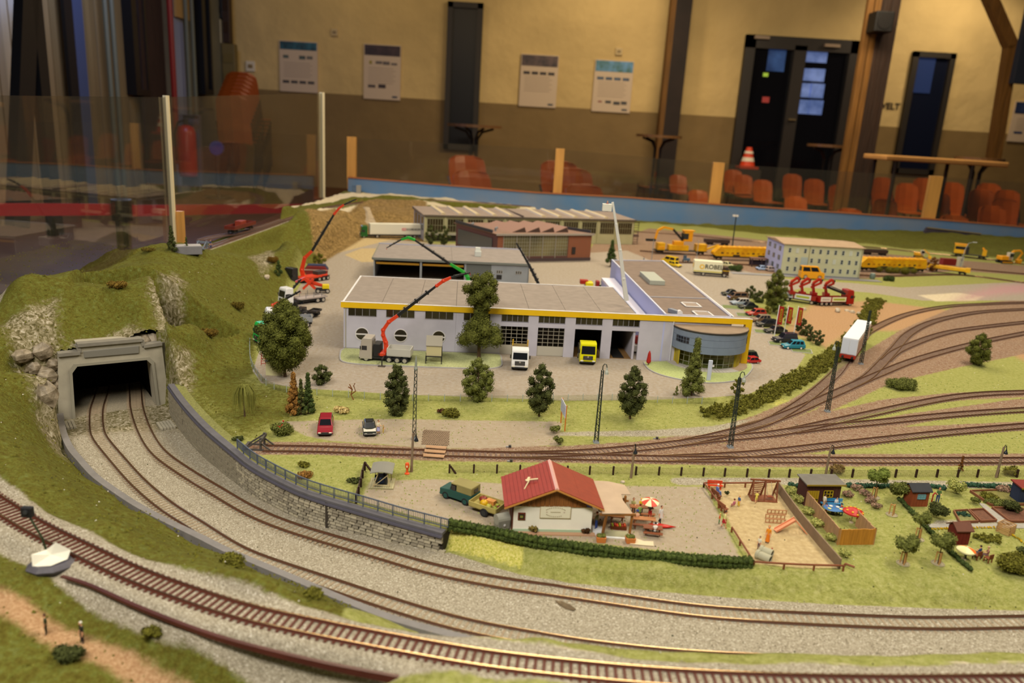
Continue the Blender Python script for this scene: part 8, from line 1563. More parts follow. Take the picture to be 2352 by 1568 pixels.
hy = thing('petrol_pump', 'small orange petrol pump post beside the wooden lamp pole', 'pump', G(935, 1088)); MB().lathe((0, 0, 0), [(3, 0), (3, 1), (1.4, 2), (1.3, 7), (2.4, 8), (2.6, 12), (2, 14)], 12).obj('column', mat('#d8501c', .45), hy); MB().box((0, -2.5, 10.5), (1.8, .5, 2.2)).obj('dial', mat('#e8c8a8', .5), hy)
lf = thing('post_fence', 'short dark plank fence left of the engine shelter', 'fence')
FQ = px([(838, 1080), (833, 1098), (829, 1118), (824, 1138), (818, 1156)], 0)
for p in FQ: MB().box((0, 0, 5.5), (2.2, 2.2, 11)).obj('post', DB, lf, loc=p)
for a, b in zip(FQ[:-1], FQ[1:]): MB(1).bar(a+Vector((-.001, 0, .0075)), b+Vector((-.001, 0, .0075)), .0012, .004).obj('plank', DB, lf)
MB(1).bar(FQ[0]+Vector((0, 0, .010)), FQ[0]+Vector((.009, -.004, .001)), .002).obj('brace', DB, lf)
# ================================================================ playground
LG = mat('#7c4426', .6, .2, 90)
def lograil(label, P, h=6, n=None):
    t = thing('log_rail', label, 'fence'); Q = smooth_path(px(P, 0), .014, 1)
    for a, b in zip(Q[:-1], Q[1:]): MB(1).cyl(a+Vector((0, 0, h*.001)), b+Vector((0, 0, h*.001)), .001, n=6).obj('rail', LG, t)
    for q in Q[::2]: MB(1).cyl(q, q+Vector((0, 0, h*.001)), .0011, n=6).obj('post', LG, t)
lograil('log rail along the back of the playground', [(1616, 1119), (1700, 1119), (1780, 1117)]); lograil('upper left log rail of the playground beside the bench', [(1616, 1119), (1640, 1152), (1668, 1188)]); lograil('lower left log rail of the playground by the hedge', [(1680, 1222), (1705, 1262), (1730, 1302)]); lograil('log rail along the front of the playground', [(1730, 1302), (1830, 1308), (1936, 1311)]); lograil('short broken log slanting from the playground corner', [(1940, 1300), (1962, 1308)], 3)
pwl = thing('playground_wall', 'low brown plank wall between playground and garden', 'wall'); Q = smooth_path(px([(1783, 1124), (1808, 1160), (1840, 1203), (1880, 1252), (1928, 1308)], 0), .013, 1)
for a, b in zip(Q[:-1], Q[1:]): MB(1).bar(a+Vector((0, 0, .006)), b+Vector((0, 0, .006)), .0014, .012).obj('plank', mat('#857058', .8, .15, 90), pwl)
def pbench(label, p, rz, m, L=15):
    t = thing('park_bench', label, 'bench', p, rz)
    for k in range(2): MB().bx(-L/2, L/2, -1+k*2.2, 1+k*2.2, 4.6, 5.3).obj('seat_board', m, t)
    for k in range(2): MB().bx(-L/2, L/2, -1.9, -1.2, 6.2+k*2.2, 8+k*2.2).obj('back_board', m, t)
    for x in (-L*.38, L*.38): MB().bx(x-.5, x+.5, -1.6, 2.6, 0, 4.6).obj('leg', m, t); MB().bx(x-.5, x+.5, -2.1, -1.3, 4, 10).obj('back_post', m, t)
    return t
pbench('orange red bench at the back corner of the playground', G(1641, 1122), N_, mat('#c8401c', .5), 18); pbench('brown bench where the old man sits', G(1643, 1143), -1.2, LG, 15); pbench('empty brown bench beside the log rail', G(1658, 1172), -1.2, mat('#8a5030', .6), 15)
sw = thing('swing_frame', 'brown climbing frame with steps and a swing', 'playground', G(1755, 1151), -.0); 
for q in ((-15, -2, -11, 9), (15, -2, 13, 9)): pass
MB().bx(-15, 15, -2, 16, 0, .9).obj('platform', LG, sw)
for x in (-14, 0, 14): MB().bar((x, -1, 0), (x+1, 7, 23), 1.5).obj('post', LG, sw); MB().bar((x, 15, 0), (x+1, 7, 23), 1.5).obj('post', LG, sw)
MB().bar((-17, 7, 23.6), (18, 7, 23.6), 2.2, 1.6).obj('top_beam', LG, sw)
for k in range(7): MB().bx(-13.5, -1, 13-k*1.0, 14.5-k*1.0, 3+k*2.8, 3.7+k*2.8).obj('step', LG, sw)
MB().bx(4, 11, 3, 7, 4, 4.8).obj('swing_seat', mat('#8a4020', .6), sw); [MB().bar((x, 5, 4.8), (x-3, 7, 22.6), .35).obj('swing_chain', mat('#d0c8c0', .3, metal=.5), sw) for x in (4.6, 10.4)]; MB().bar((14, -1, 8), (14.5, 13, 8), 1).obj('cross_rail', LG, sw)
sd = thing('slide', 'orange pink slide with a steep ladder', 'slide', G(1800, 1222), 0); SP_ = mat('#d08660', .45); A_, B_, C_ = [(G(*q)-sd.location)*1000 for q in ((1780, 1221), (1822, 1218), (1852, 1224))]; zt = (top(G(1822, 1218), 1193))*1000
MB().bar((A_.x, A_.y, 1.2), (B_.x, B_.y, zt), 6.4, .8).obj('chute', SP_, sd); [MB().bar((A_.x, A_.y+s*3.2, 2), (B_.x, B_.y+s*3.2, zt+.8), .8, 2.2).obj('side_rail', SP_, sd) for s in (-1, 1)]; [MB().bar((B_.x, B_.y+s*2.6, zt), (C_.x, C_.y+s*2.6, 0), .9).obj('ladder_rail', SP_, sd) for s in (-1, 1)]; [MB().bar((B_.x+(C_.x-B_.x)*k/5, B_.y+(C_.y-B_.y)*k/5-2.6, zt*(1-k/5)), (B_.x+(C_.x-B_.x)*k/5, B_.y+(C_.y-B_.y)*k/5+2.6, zt*(1-k/5)), .6).obj('rung', SP_, sd) for k in range(1, 5)]
for lab, y in (('back wooden climbing rack in the sand', 1180), ('middle wooden climbing rack in the sand', 1191), ('front wooden climbing rack in the sand', 1201)):
    ck_ = thing('climbing_rack', lab, 'rack', G(1784 if y < 1185 else 1780, y), 0); WR = mat('#a87850', .6); MB().bx(-11, 11, -.6, .6, 0, .9).obj('lower_beam', WR, ck_); MB().bx(-11, 11, -.6, .6, 4.4, 5.2).obj('upper_beam', WR, ck_)
    for k in range(6): MB().bx(-11+k*4.2, -10.2+k*4.2, -.5, .5, .9, 4.4).obj('upright', WR, ck_)
def pipe(label, a, b, z, r=4.2):
    A, B = G(*a, z), G(*b, z); t = thing('concrete_pipe', label, 'pipe', (A+B)/2, math.atan2(B.y-A.y, B.x-A.x)); L = (B-A).length*500; R = [[(x, rr*math.cos(k*PI/9), rr*math.sin(k*PI/9)) for k in range(18)] for x, rr in ((-L, r*.72), (-L, r*1.12), (-L+3, r*1.12), (-L+3, r), (L, r), (L, r*.72), (-L, r*.72))]; MB().rings(R, cap=False).obj('tube', mat('#a8a48c', .8, .1, 90), t); MB().cyl((L-1.2, 0, 0), (L-1, 0, 0), r*.7, n=14).obj('dark_inside', BK, t); MB().cyl((-L+1, 0, 0), (-L+1.2, 0, 0), r*.7, n=14).obj('dark_inside', BK, t)
pipe('lower concrete pipe lying in the playground sand', (1738, 1271), (1770, 1285), .0045); pipe('upper concrete pipe resting behind the lower one', (1746, 1261), (1774, 1272), .0065)
# ================================================================ gardens
def shed(name, label, A, B, h, D, wc, rc, roof='mono', door=None, win=None, edge='#8a7420'):
    t = frame(name, label, A, B, 'shed'); L = t['len']; m = mat(wc, .7, .15, 90); n = max(4, int(L/3.4))
    for k in range(n): MB().bx(L*k/n+.15, L*(k+1)/n-.15, -.1, .9, 0, h).obj('board', m, t)
    obx(t, 'side_wall', m, 0, .9, .9, D, 0, h); obx(t, 'side_wall', m, L-.9, L, .9, D, 0, h); obx(t, 'rear_wall', m, 0, L, D-.9, D, 0, h); r = mat(rc, .85, .12, 90)
    if roof == 'mono': MB().add([(-2, -4, h), (L+3, -4, h), (L+3, D+2, h+1.5), (-2, D+2, h+1.5), (-2, -4, h+1.4), (L+3, -4, h+1.4), (L+3, D+2, h+2.9), (-2, D+2, h+2.9)], QF).obj('roof', r, t); MB().bx(-2.2, L+3.2, -4.6, -4, h-.2, h+1.6).obj('eaves_board', mat(edge, .6), t)
    else:
        MB().add([(0, 0, h), (0, D, h), (0, D/2, h+D*.38), (.8, 0, h), (.8, D, h), (.8, D/2, h+D*.38)], [(0, 2, 1), (3, 4, 5), (0, 3, 5, 2), (1, 2, 5, 4)]).obj('gable', m, t); MB().add([(L-.8, 0, h), (L-.8, D, h), (L-.8, D/2, h+D*.38), (L, 0, h), (L, D, h), (L, D/2, h+D*.38)], [(0, 2, 1), (3, 4, 5), (0, 3, 5, 2), (1, 2, 5, 4)]).obj('gable', m, t)
        for y0, y1 in ((-2.4, D/2), (D+2.4, D/2)): z0 = h-.9; z1 = h+D*.40; MB().add([(-2, y0, z0), (L+2, y0, z0), (L+2, y1, z1), (-2, y1, z1), (-2, y0, z0+1.1), (L+2, y0, z0+1.1), (L+2, y1, z1+1.1), (-2, y1, z1+1.1)], QF).obj('roof_slope', r, t)
    if door: d = obx(t, 'door', mat(door[4], .6), door[0], door[1], -.8, 0, door[2], door[3]); [MB().bx(door[0]+(door[1]-door[0])*k/5-.1, door[0]+(door[1]-door[0])*k/5+.1, -.95, -.75, door[2], door[3]).obj('groove', mat('#6a5a10', .7), d) for k in range(1, 5)]; MB().box((door[1]-2, -1.2, (door[2]+door[3])/2-1), (2, .8, .8)).obj('handle', CHS, d)
    if win: window(t, win[0], win[1], win[2], win[3], 2, 1, -.1, glass=mat(win[5], .2), frame_=mat(win[4], .5), fw=.8, mw=.8)
    return t
A, B = G(1854, 1112, .027), G(1934, 1112.5, .027); L_ = (B-A).to_2d().length*1000
shed('garden_shed', 'dark brown shed with grey flat roof and yellow door', A, B, 27, 20, '#4a2620', '#6e6a64', 'mono', (L_*.05, L_*.38, 0, 19, '#a88a18'), (L_*.50, L_*.78, 11, 20, '#b89c1c', '#1c1612'))
A, B = G(2098, 1124, .022), G(2138, 1124, .022); shed('garden_shed', 'red brown shed with a black gable roof and a small blue window', A, B, 20, 15, '#8a4426', '#33343a', 'gable', None, (7, 17, 10, 16, '#6a9aa4', '#7aaeb8'), )
A, B = G(2200, 1216, .018), G(2232, 1216, .018); shed('garden_shed', 'dark red shed with a brown gable roof below the garden path', A, B, 17, 14, '#6a1c14', '#6a4234', 'gable'); A, B = G(2346, 1120, .02), G(2396, 1122, .02); shed('garden_shed', 'dark blue shed with a red roof cut by the right frame edge', A, B, 20, 16, '#26304a', '#7a2a22', 'mono')
def picket(label, a, b, h, m, n=12, name='picket_fence'):
    A, B = G(*a), G(*b); t = thing(name, label, 'fence', A, math.atan2(B.y-A.y, B.x-A.x)); L = (B-A).length*1000
    for k in range(n): MB().bx(L*k/n+.12, L*(k+1)/n-.12, -.5, .5, 0, h+random.uniform(-.3, .5)).obj('picket', m, t)
    MB().bx(0, L, .5, 1.2, h*.75, h*.75+1.2).obj('cross_rail', m, t); MB().bx(-.8, .8, -.8, .8, 0, h+1).obj('post', m, t); MB().bx(L-.8, L+.8, -.8, .8, 0, h+1).obj('post', m, t); return t
PK = mat('#b08a64', .65, .2, 120, stretch=(3, 3, .4)); PK2 = mat('#b87e2c', .6, .2, 120, stretch=(3, 3, .4))
picket('long side of the wooden board fence towards the playground', (1848, 1160), (1924, 1251), 18, PK, 24); picket('yellowish front of the wooden board fence', (1924, 1251), (2005, 1250), 18, PK2, 14); picket('right side of the wooden board fence beside the lawn', (1966, 1208), (2005, 1250), 18, PK, 10)
BLU = mat('#3a86b8', .5); bb_ = pbench('light blue slatted bench in front of the dark shed', G(1908, 1163), N_, BLU, 26); bb_.rotation_euler.z = N_+.0
gt_ = thing('garden_table', 'blue oval garden table inside the wooden fence', 'table', G(1912, 1182)); MB().lathe((0, 0, 0), [(11, 8), (11.5, 8.4), (11, 9)], 24).obj('tabletop', mat('#4a78b0', .4), gt_); MB().cyl((0, 0, 0), (0, 0, 8), 2).obj('pedestal', CHS, gt_); gt_.scale = (1, .8, 1)
for k, (x, y) in enumerate(((-6, -4), (5, 2), (7, -4), (-2, 4))): pl = thing('plate', ['pale yellow plate at the left of the blue table', 'white plate at the back of the blue table', 'yellow plate at the right of the blue table', 'white cup at the back edge of the blue table'][k], 'plate', gt_.location+Vector((x*.001, y*.0008, .0091))); MB().lathe((0, 0, 0), [(1.4, 0), (2.1, .5)], 12).obj('dish', mat(('#d8d48a', '#e8e4dc')[k % 2], .4), pl)
stl = thing('stool', 'blue stool under the boy in red', 'stool', G(1931, 1182)); MB().cyl((0, 0, 4), (0, 0, 5), 3, n=12).obj('seat', BLU, stl); [MB().cyl((2*math.cos(a), 2*math.sin(a), 0), (1.6*math.cos(a), 1.6*math.sin(a), 4), .4, n=5).obj('leg', BLU, stl) for a in (.5, 2.1, 3.6, 5.2)]
def bed(label, pts, m, edge='#7a4a30'):
    t = thing('garden_bed', label, 'bed'); P = [(G(*q).x, G(*q).y) for q in pts]; MB(1).prism(P, -.001, .0012).obj('soil', m, t)
    for i in range(len(P)): a, b = Vector((*P[i], .0016)), Vector((*P[(i+1) % len(P)], .0016)); MB(1).bar(a, b, .0014, .003).obj('edging_board', mat(edge, .7), t)
SOIL = mat('#6a4634', .95, .25, 400, .4); bed('bare brown garden bed with a wooden edge', [(2226, 1174), (2258, 1172), (2288, 1198), (2252, 1200)], SOIL); bed('small planted garden bed left of the bare one', [(2190, 1176), (2222, 1174), (2246, 1200), (2204, 1202)], mat('#7a7a4a', .95, .3, 400)); bed('long garden bed right of the grey path', [(2228, 1130), (2345, 1126), (2420, 1160), (2275, 1162)], mat('#74703a', .95, .3, 400)); bed('brown garden bed at the right edge', [(2278, 1168), (2345, 1170), (2420, 1200), (2318, 1200)], SOIL)
def pathslab(label, pts, m=mat('#9c9890', .85, .12, 200)): t = thing('garden_path', label, 'path'); MB(1).prism([(G(*q).x, G(*q).y) for q in pts], -.001, .0007).obj('surface', m, t)
pathslab('grey garden path running between the beds', [(2246, 1154), (2262, 1158), (2326, 1206), (2296, 1206)]); pathslab('grey garden path along the dark red shed', [(2128, 1204), (2420, 1202), (2420, 1214), (2128, 1212)])
cb_ = thing('compost_basket', 'square slatted compost basket beside the garden path', 'basket', G(2309, 1222), .6)
for k in range(6):
    for q in ((-7, 7, -7, -6.4), (-7, 7, 6.4, 7), (-7, -6.4, -7, 7), (6.4, 7, -7, 7)): MB().bx(*q, k*2, k*2+1.1).obj('slat', mat('#b88e5c', .6), cb_)
gtb = thing('garden_table', 'dark table under the cream and orange sunshade', 'table', G(2216, 1282)); MB().cyl((0, 0, 7), (0, 0, 8), 7, n=18).obj('tabletop', mat('#3a2018', .5), gtb); MB().cyl((0, 0, 0), (0, 0, 7), 1.2).obj('pedestal', CHS, gtb)
for lab, x, y in (('dark garden chair left of the visitors', 2242, 1283), ('brown garden chair right of the visitors', 2268, 1290)): gc = thing('garden_chair', lab, 'chair', G(x, y), .4); MB().bx(-3, 3, -3, 3, 4.4, 5.2).obj('seat', BW2, gc); MB().bx(-3, 3, -3.4, -2.8, 5.2, 10).obj('backrest', BW2, gc); [MB().bx(a-.4, a+.4, b-.4, b+.4, 0, 4.4).obj('leg', BW2, gc) for a in (-2.5, 2.5) for b in (-2.5, 2.5)]
wp_ = thing('water_pump', 'small red hand pump at the right wall of the red brown shed', 'pump', G(2140, 1152)); MB().tube([(0, 0, 0), (0, 0, 9), (2, 0, 12), (4, 0, 10)], .9, 6).obj('spout', mat('#b02418', .5), wp_)
# ================================================================ lamps, signs, flags
IRON = mat('#25302a', .5); PALE = mat('#aab0a8', .5); WOODP = mat('#84705c', .8, .15, 90)
def lattice(label, base, topx, w0=5, w1=2.6, arm=1, head='bell', z=0., m=IRON, foot=True):
    p = G(*base, z); h = (top(p, topx)-p.z)*1000; t = thing('lattice_mast', label, 'lamp', p, .1); hb = h*.92
    for sx in (-1, 1):
        for sy in (-1, 1): MB().bar((sx*w0/2, sy*w0/2, 0), (sx*w1/2, sy*w1/2, hb), .8).obj('corner_bar', m, t)
    br = MB(); n = int(h/5)
    for k in range(n):
        a, b = k/n, (k+1)/n; wa, wb = (w0+(w1-w0)*a)/2, (w0+(w1-w0)*b)/2; s = 1 if k % 2 else -1
        for y in (-1, 1): br.bar((s*wa, y*wa, hb*a), (-s*wb, y*wb, hb*b), .45); br.bar((y*wa, s*wa, hb*a), (y*wb, -s*wb, hb*b), .45)
    o = br.obj('lattice', m, t); o['kind'] = 'stuff'
    if foot: MB().box((0, 0, .8), (w0+3, w0+3, 3), tx=.9, ty=.9).obj('concrete_foot', mat('#8a9096', .8), t)
    if head == 'bell':
        MB().tube([(0, 0, hb), (0, 0, h*.97), (arm*1.5, -1, h), (arm*4, -2, h*.995), (arm*5, -2.6, h*.96)], .6, 6).obj('lamp_arm', m, t); MB().lathe((arm*5, -2.6, h*.96-9), [(2.6, 0), (2.4, 3), (1.1, 5.6), (.8, 9)], 12).obj('lamp_shade', PALE, t)
    elif head == 'cap': MB().lathe((0, 0, hb), [(2.2, -2), (2.6, 0), (1.6, 3), (1.4, 10), (.9, 14), (.2, 18)], 10).obj('lamp_head', mat('#8a9088', .5), t)
    return t
lattice('tall lattice mast with a pointed pale cap behind the wooden lamp pole', (951, 1008), 832, 4.6, 3, head='cap'); lattice('lattice mast with a bell lamp left of the dark tree', (1369, 1016), 835); lattice('lattice mast with a bell lamp in the middle of the fan of tracks', (1677, 1027), 853); lattice('lattice mast with a hanging lamp beside the container wagon', (1900, 945), 783, arm=-1.6); lattice('slim lattice mast behind the white container', (1977, 836), 702, 5, 2.4, head='none')
def woodlamp(label, base, topx, s=1):
    p = G(*base); h = (top(p, topx)-p.z)*1000; t = thing('wooden_lamp', label, 'lamp', p, 0); MB().tube([(0, 0, -1), (.8, 0, h*.9)], [1.7, 1.3], 8).obj('pole', WOODP, t); MB().tube([(.8, 0, h*.86), (s*2.5, -.6, h*.97), (s*4.2, -1, h*.93), (s*5, -1.2, h*.84)], .5, 6).obj('lamp_arm', CHS, t); MB().bar((.8, 0, h*.8), (s*3.6, -1, h*.94), .4).obj('stay', CHS, t)
    MB().lathe((s*5, -1.2, h*.84-6), [(2.7, 0), (2.3, 1.6), (1, 4.4), (.7, 6)], 12).obj('lamp_shade', mat('#22262c', .3), t); MB().cyl((s*5, -1.2, h*.84-6.4), (s*5, -1.2, h*.84-5.8), 2.3, n=12).obj('lamp_glass', mat('#e0e4e0', .3), t)
woodlamp('wooden lamp pole at the plank crossing', (945, 1083), 984); woodlamp('wooden lamp pole behind the beer garden awning', (1449, 1097), 1016, .4); woodlamp('wooden lamp pole behind the dark brown shed', (1896, 1090), 1018, .8); woodlamp('wooden lamp pole behind the garden beds at the right', (2288, 1096), 1018, .8)
fl2 = thing('floodlight_mast', 'dark floodlight mast with two heads by the back tracks', 'lamp', G(1681, 572)); hh = (top(fl2.location, 494))*1000; MB().cyl((0, 0, 0), (0, 0, hh), 2.6, 2, 6).obj('mast', IRON, fl2); [MB().box((x, -3, hh-2), (9, 8, 7)).obj('floodlight', mat('#d8d4cc', .4), fl2) for x in (-9, 2)]; MB().bar((-13, 0, hh), (8, 0, hh), 2).obj('crossarm', CHS, fl2)
sl_ = thing('street_lamp', 'slim grey street lamp with a curved arm at the far right', 'lamp', G(2205, 612)); hh = (top(sl_.location, 555))*1000; MB().tube([(0, 0, 0), (6, 0, hh*.7), (14, 0, hh*.95), (30, 0, hh)], [1.3, 1.1, 1, .9], 6).obj('pole', mat('#8a9098', .4), sl_); MB().box((36, 0, hh), (14, 5, 2.4)).obj('lamp_head', mat('#b8bcc0', .4), sl_)
for lab, x, y, yt in (('thin grey post left of the yellow van', 1496, 602, 550), ('thin grey post in front of the rail machine', 1600, 592, 552)): q = thing('grey_post', lab, 'post', G(x, y)); MB().cyl((0, 0, 0), (0, 0, top(q.location, yt)*1000), 1., n=6).obj('pole', mat('#8a9098', .4), q); MB().box((0, 0, .6), (10, 10, 1.2)).obj('base_plate', mat('#a8a4a0', .7), q)
bt_ = thing('notice_board', 'white notice board on two orange wooden legs', 'sign', G(1293, 980), 0); a_, b_ = (G(1288, 971)-bt_.location)*1000, (G(1297, 990)-bt_.location)*1000; ht = top(G(1293, 980), 922)*1000; OW_ = mat('#c0742c', .6)
MB().bar((a_.x, a_.y, 0), (a_.x, a_.y, ht), 1.6).obj('leg', OW_, bt_); MB().bar((b_.x, b_.y, 0), (b_.x, b_.y, ht), 1.6).obj('leg', OW_, bt_); dv = (b_-a_).normalized(); nv_ = Vector((dv.y, -dv.x, 0)); nv_ = nv_ if nv_.x < 0 else -nv_
MB().add([tuple(a_-dv*1.5+Vector((0, 0, ht*.52))+nv_*k) for k in (.9, 1.5)] + [tuple(b_+dv*1.5+Vector((0, 0, ht*.52))+nv_*k) for k in (.9, 1.5)] + [tuple(a_-dv*1.5+Vector((0, 0, ht))+nv_*k) for k in (.9, 1.5)] + [tuple(b_+dv*1.5+Vector((0, 0, ht))+nv_*k) for k in (.9, 1.5)], [(1, 3, 7, 5), (0, 4, 6, 2), (0, 1, 5, 4), (2, 6, 7, 3), (4, 5, 7, 6), (0, 2, 3, 1)]).obj('board', mat('#d4d8ec', .5), bt_)
for k in range(4): z_ = ht*(.60+.08*k); MB().bar(tuple(a_+Vector((0, 0, z_))+nv_*1.6), tuple(b_+Vector((0, 0, z_))+nv_*1.6), .2, .5).obj('text_line', mat('#8a90a8', .6), bt_)
for k, (bx0, tx_) in enumerate((((1777, 778), 700), ((1799, 772), 702), ((1821, 778), 703))):
    p = G(*bx0); h = top(p, tx_)*1000; t = thing('flag', ['left', 'middle', 'right'][k]+' red flag with yellow frame on a white pole by the car park', 'flag', p, 0, 'flags at the showroom car park'); MB().tube([(0, 0, 0), (1.5, 0, h)], .9, 8).obj('pole', mat('#e4e4e4', .4), t)
    MB().rings([[(2.2, 0, z), (7, -1.2+.6*math.sin(z), z-.5), (12.5, -.2, z-1.5), (12.5, .2, z-1.5), (7, -.8+.6*math.sin(z), z-.5), (2.2, .4, z)] for z in np.linspace(h*.44, h*.97, 6)]).obj('cloth', mat('#a01f18', .6), t)
    z0, z1 = h*.51, h*.89; c_ = lambda r: [(7.2+r*x, z0+(z1-z0)*q) for x, q in ((-2, .06), (-1, 0), (1, 0), (2, .06), (2, .94), (1, 1), (-1, 1), (-2, .94))]
    MB().side(c_(1), -2.1, -1.7).obj('yellow_frame', mat('#d8c020', .5), t); MB().side([(a*.72+7.2*.28, z0+(b-z0)*.94+.6) for a, b in c_(1)], -2.3, -2).obj('red_field', mat('#7a1812', .6), t)
    for q in range(7): MB().box((7.2, -2.4, z0+2.2+q*(z1-z0-4)/6.5), (1.7, .2, 1)).obj('blurred_letter', mat('#c8b41c', .5), t)
# ================================================================ clear fence of the yard
cf = thing('clear_fence', 'low clear plastic fence with thin posts around the yard front', 'fence'); Q = smooth_path(px([(574,790),(575,830),(590,862),(624,894),(700,905),(820,914),(900,919),(1000,921),(1150,922),(1300,921),(1420,919),(1510,925),(1645,928)], 0), .024, 1); FGL = glassmat('#f4f6f0', .12, .5, 'foil')
for a, b in zip(Q[:-1], Q[1:]):
    n = Vector((-(b-a).y, (b-a).x, 0)).normalized()*.0004; MB(1).add([tuple(a-n), tuple(b-n), tuple(b-n+Vector((0, 0, .0095))), tuple(a-n+Vector((0, 0, .0095))), tuple(a+n), tuple(b+n), tuple(b+n+Vector((0, 0, .0095))), tuple(a+n+Vector((0, 0, .0095)))], [(0, 1, 2, 3), (7, 6, 5, 4), (0, 4, 5, 1), (3, 2, 6, 7), (0, 3, 7, 4), (1, 5, 6, 2)]).obj('clear_panel', FGL, cf); MB(1).cyl(a, a+Vector((0, 0, .0115)), .0006, n=5).obj('fence_post', mat('#a8b0b0', .4), cf)
# ================================================================ rocks and odd things
def rock(label, pos, r, m, name='boulder', seed=0, p=None):
    p = p or TP(*pos); t = bpy.data.meshes.new(name); random.seed(seed); mb = MB(); mb.ball((0, 0, r[2]*.25), r, 7, 5, .26); o = mb.obj(name, m, None, bevel=.8, seg=1); o.location = p; o.rotation_euler = (random.uniform(-.3, .3), random.uniform(-.3, .3), random.uniform(0, 6)); tag(o, label, 'rock')
RK = mat('#9c8f7c', .55, .35, 70, .6, h2='#5a4e3a', spec=.5); RK2 = mat('#b8aa96', .7, .25, 80, .4)
for k, (x, y, r, lab) in enumerate(((52, 822, (17, 12, 11), 'broad silvery boulder at the far left beside the tunnel'), (100, 812, (15, 12, 14), 'tall boulder above the left wing of the tunnel'), (78, 850, (12, 10, 10), 'small slanted boulder in the middle of the pile'), (102, 868, (16, 12, 15), 'large boulder next to the left portal pillar'), (112, 915, (13, 10, 20), 'long upright boulder at the foot of the pile'), (122, 840, (10, 8, 9), 'little boulder wedged against the portal'), (128, 880, (8, 8, 10), 'narrow boulder touching the portal pillar'))): rock(lab, (x, y), r, RK, seed=k)
for k, (x, y, r, lab) in enumerate(((1924, 716, (9, 7, 10), 'white upright stone below the red crane truck'), (1945, 714, (7, 6, 4), 'flat pale stone next to the white one'), (1957, 718, (9, 7, 6), 'round grey stone on the dirt lot'), (1972, 721, (8, 6, 5), 'green grey stone on the dirt lot'), (1990, 722, (7, 5, 4), 'last small stone of the row on the dirt lot'), (1846, 712, (8, 7, 6), 'pinkish stone left of the red crane truck'), (613, 638, (9, 7, 7), 'pink stone on the slope above the yard'), (1300, 1392, (12, 4, 2), 'dark flat stone lying between the cutting tracks'), (1430, 1108, (3, 3, 2.5), 'small brown stone behind the beer garden'))): rock(lab, (x, y), r, RK2 if k != 7 else mat('#6a5a44', .9, .3, 200, .4), 'stone', 20+k)
fa_ = thing('plaster_waterfall', 'pale plaster streak running down the brown cliff behind the green truck', 'cliff'); W1 = [TP(840, 476), TP(846, 490), TP(848, 505), TP(850, 522)]; MB(1).rings([[p+Vector((-w, -.004, .0)), p+Vector((0, -.012, .004)), p+Vector((w, -.004, .002)), p+Vector((0, .01, -.006))] for p, w in zip(W1, (.016, .014, .022, .034))]).obj('plaster', mat('#a8967c', .9, .25, 60, .4), fa_)
sg2 = thing('signal_post', 'dark blurred signal post in the near left corner', 'signal', TP(112, 1278)); v_ = sg2.location; hz = (top(v_, 1190)-v_.z)*1000; MB().tube([(0, 0, -2), (-4, 0, hz*.5), (-14, 2, hz)], .9, 6).obj('pole', mat('#2c3820', .5), sg2); MB().box((-15, 2, hz+4), (9, 5, 9)).obj('signal_head', CHS, sg2, bevel=.8); MB().cyl((-15, -.8, hz+5), (-15, -1.4, hz+5), 2, n=10).obj('signal_lens', mat('#3a3c40', .2), sg2)
gb2 = thing('grey_base_stone', 'flat grey stone base in the near left corner', 'stone', TP(118, 1300), .4); MB().lathe((0, 0, -2), [(17, 0), (19, 4), (15, 8)], 9).obj('slab', mat('#55525a', .6, .2, 60, .2), gb2); gb2.scale = (1, .75, .8)
ps = thing('crumpled_paper', 'crumpled piece of white paper on the grey stone base', 'paper', TP(118, 1300)+Vector((0, 0, .0045)), .3); MB().add([(-12, -6, 0), (2, -9, 1), (13, -2, 2), (8, 8, 3), (-6, 7, 1), (-13, -2, 9), (0, 2, 5), (4, 4, 15), (15, 2, 8), (-4, 6, 8)], [(0, 1, 6), (1, 2, 6), (2, 8, 6), (8, 7, 6), (7, 9, 6), (9, 5, 6), (5, 0, 6), (2, 3, 8), (3, 7, 8), (3, 4, 9, 7), (4, 5, 9), (0, 5, 4), (0, 4, 3, 2, 1)]).obj('sheet', mat('#e4e0d0', .6), ps)
lr_ = thing('red_ladder', 'small red ladder rack beside the big tree', 'ladder', G(605, 838), .3); [MB().bar((x, 0, 0), (x*.8, 0, 20), 1).obj('rail', mat('#a02018', .5), lr_) for x in (-3.5, 3.5)]; [MB().bar((-3.3, 0, 3+k*4.2), (3.3, 0, 3+k*4.2), .8).obj('rung', mat('#a02018', .5), lr_) for k in range(5)]
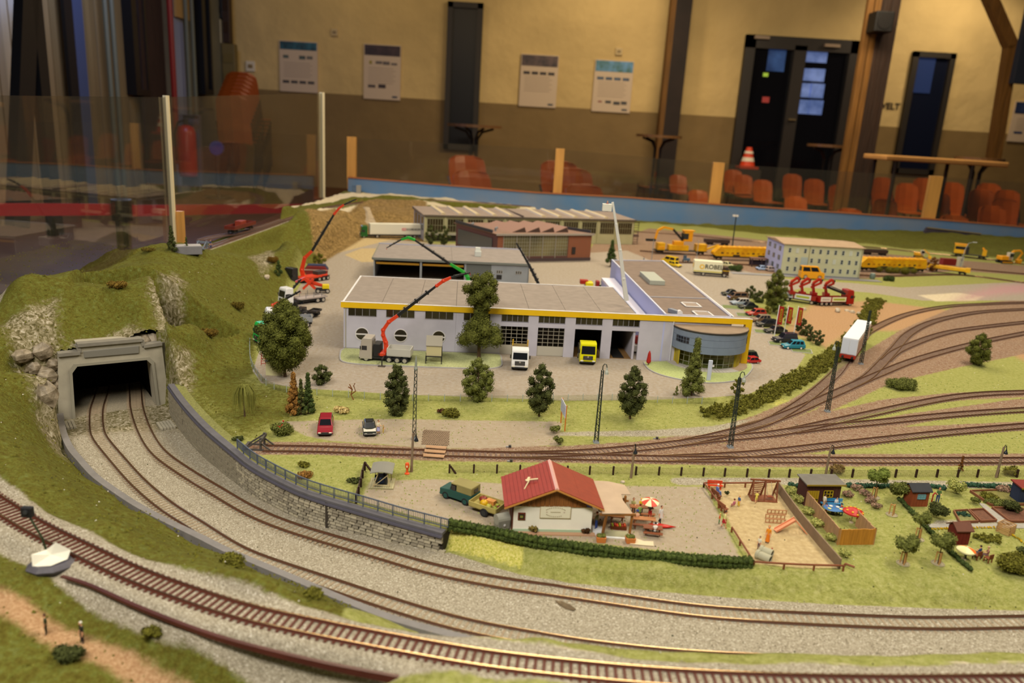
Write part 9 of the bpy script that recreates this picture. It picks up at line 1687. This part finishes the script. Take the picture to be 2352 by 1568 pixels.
hb_ = thing('cream_booth', 'plain cream booth standing under the big tree', 'booth', G(630, 862), .05); MB().bx(-13, 13, -1.2, 9, 0, 23).obj('wall', mat('#c0bb90', .7), hb_, bevel=.3); MB().bx(-14, 14, -2, 10, 23, 24.4).obj('roof', mat('#7a828a', .6), hb_)
tk = TP(815, 436); gl_ = thing('glass_block', 'small clear block standing at the far corner of the upper track', 'block', G(816, 443, .062)); MB().bx(-14, 4, -8, 8, 0, 34).obj('clear_part', glassmat('#f0f0f0', .05, .3, 'blk'), gl_); MB().bx(6, 26, -8, 8, 0, 36).obj('grey_part', mat('#8f8c88', .5), gl_)
for lab, x, y in (('point motor box above the siding', 1171, 1027), ('point motor box below the siding', 1174, 1060), ('point lever by the middle turnout', 1509, 1008)): pm = thing('point_motor', lab, 'box', G(x, y)); MB().box((0, 0, 1.6), (3.4, 3, 3.2)).obj('box', mat('#3a3634', .5), pm, bevel=.3); MB().box((-1.5, 0, .8), (7, 2, 1)).obj('plate', mat('#8a8a90', .5), pm)
sp_ = thing('bus_shelter', 'dark roofed shelter left of the white office house', 'shelter', G(1745, 612), .05); MB().bx(-36, 36, -14, 14, 26, 29).obj('roof', mat('#6a4a40', .7), sp_); [MB().bx(x-1.5, x+1.5, y-1.5, y+1.5, 0, 26).obj('post', mat('#3a2a30', .6), sp_) for x in (-32, 0, 32) for y in (-12, 12)]; MB().bx(-30, 30, 10, 12, 4, 20).obj('rear_panel', mat('#3a303c', .5), sp_)
wt = thing('rain_barrel', 'grey green barrel on the grass right of the office house', 'barrel', G(2003, 640)); MB().lathe((0, 0, 0), [(7, 0), (8.4, 5), (8.4, 12), (7, 17)], 14).obj('barrel', mat('#6a7a74', .5), wt); MB().cyl((0, 0, 17), (0, 0, 18), 6.6, n=14).obj('lid', mat('#a8b4b0', .4), wt)
bpy.context.view_layer.update()
for k, (a, lab) in enumerate(((oO[5][0]+.004, 'rough grey rock behind the right shoulder of the tunnel portal'), (oO[5][0]+.022, 'second rough rock at the right corner of the tunnel portal'))):
    q = po + pdir*a + pnor*.024; rock(lab, None, (15, 13, 14), RK, seed=60+k, p=Vector((q.x, q.y, oO[5][1]-.004)))
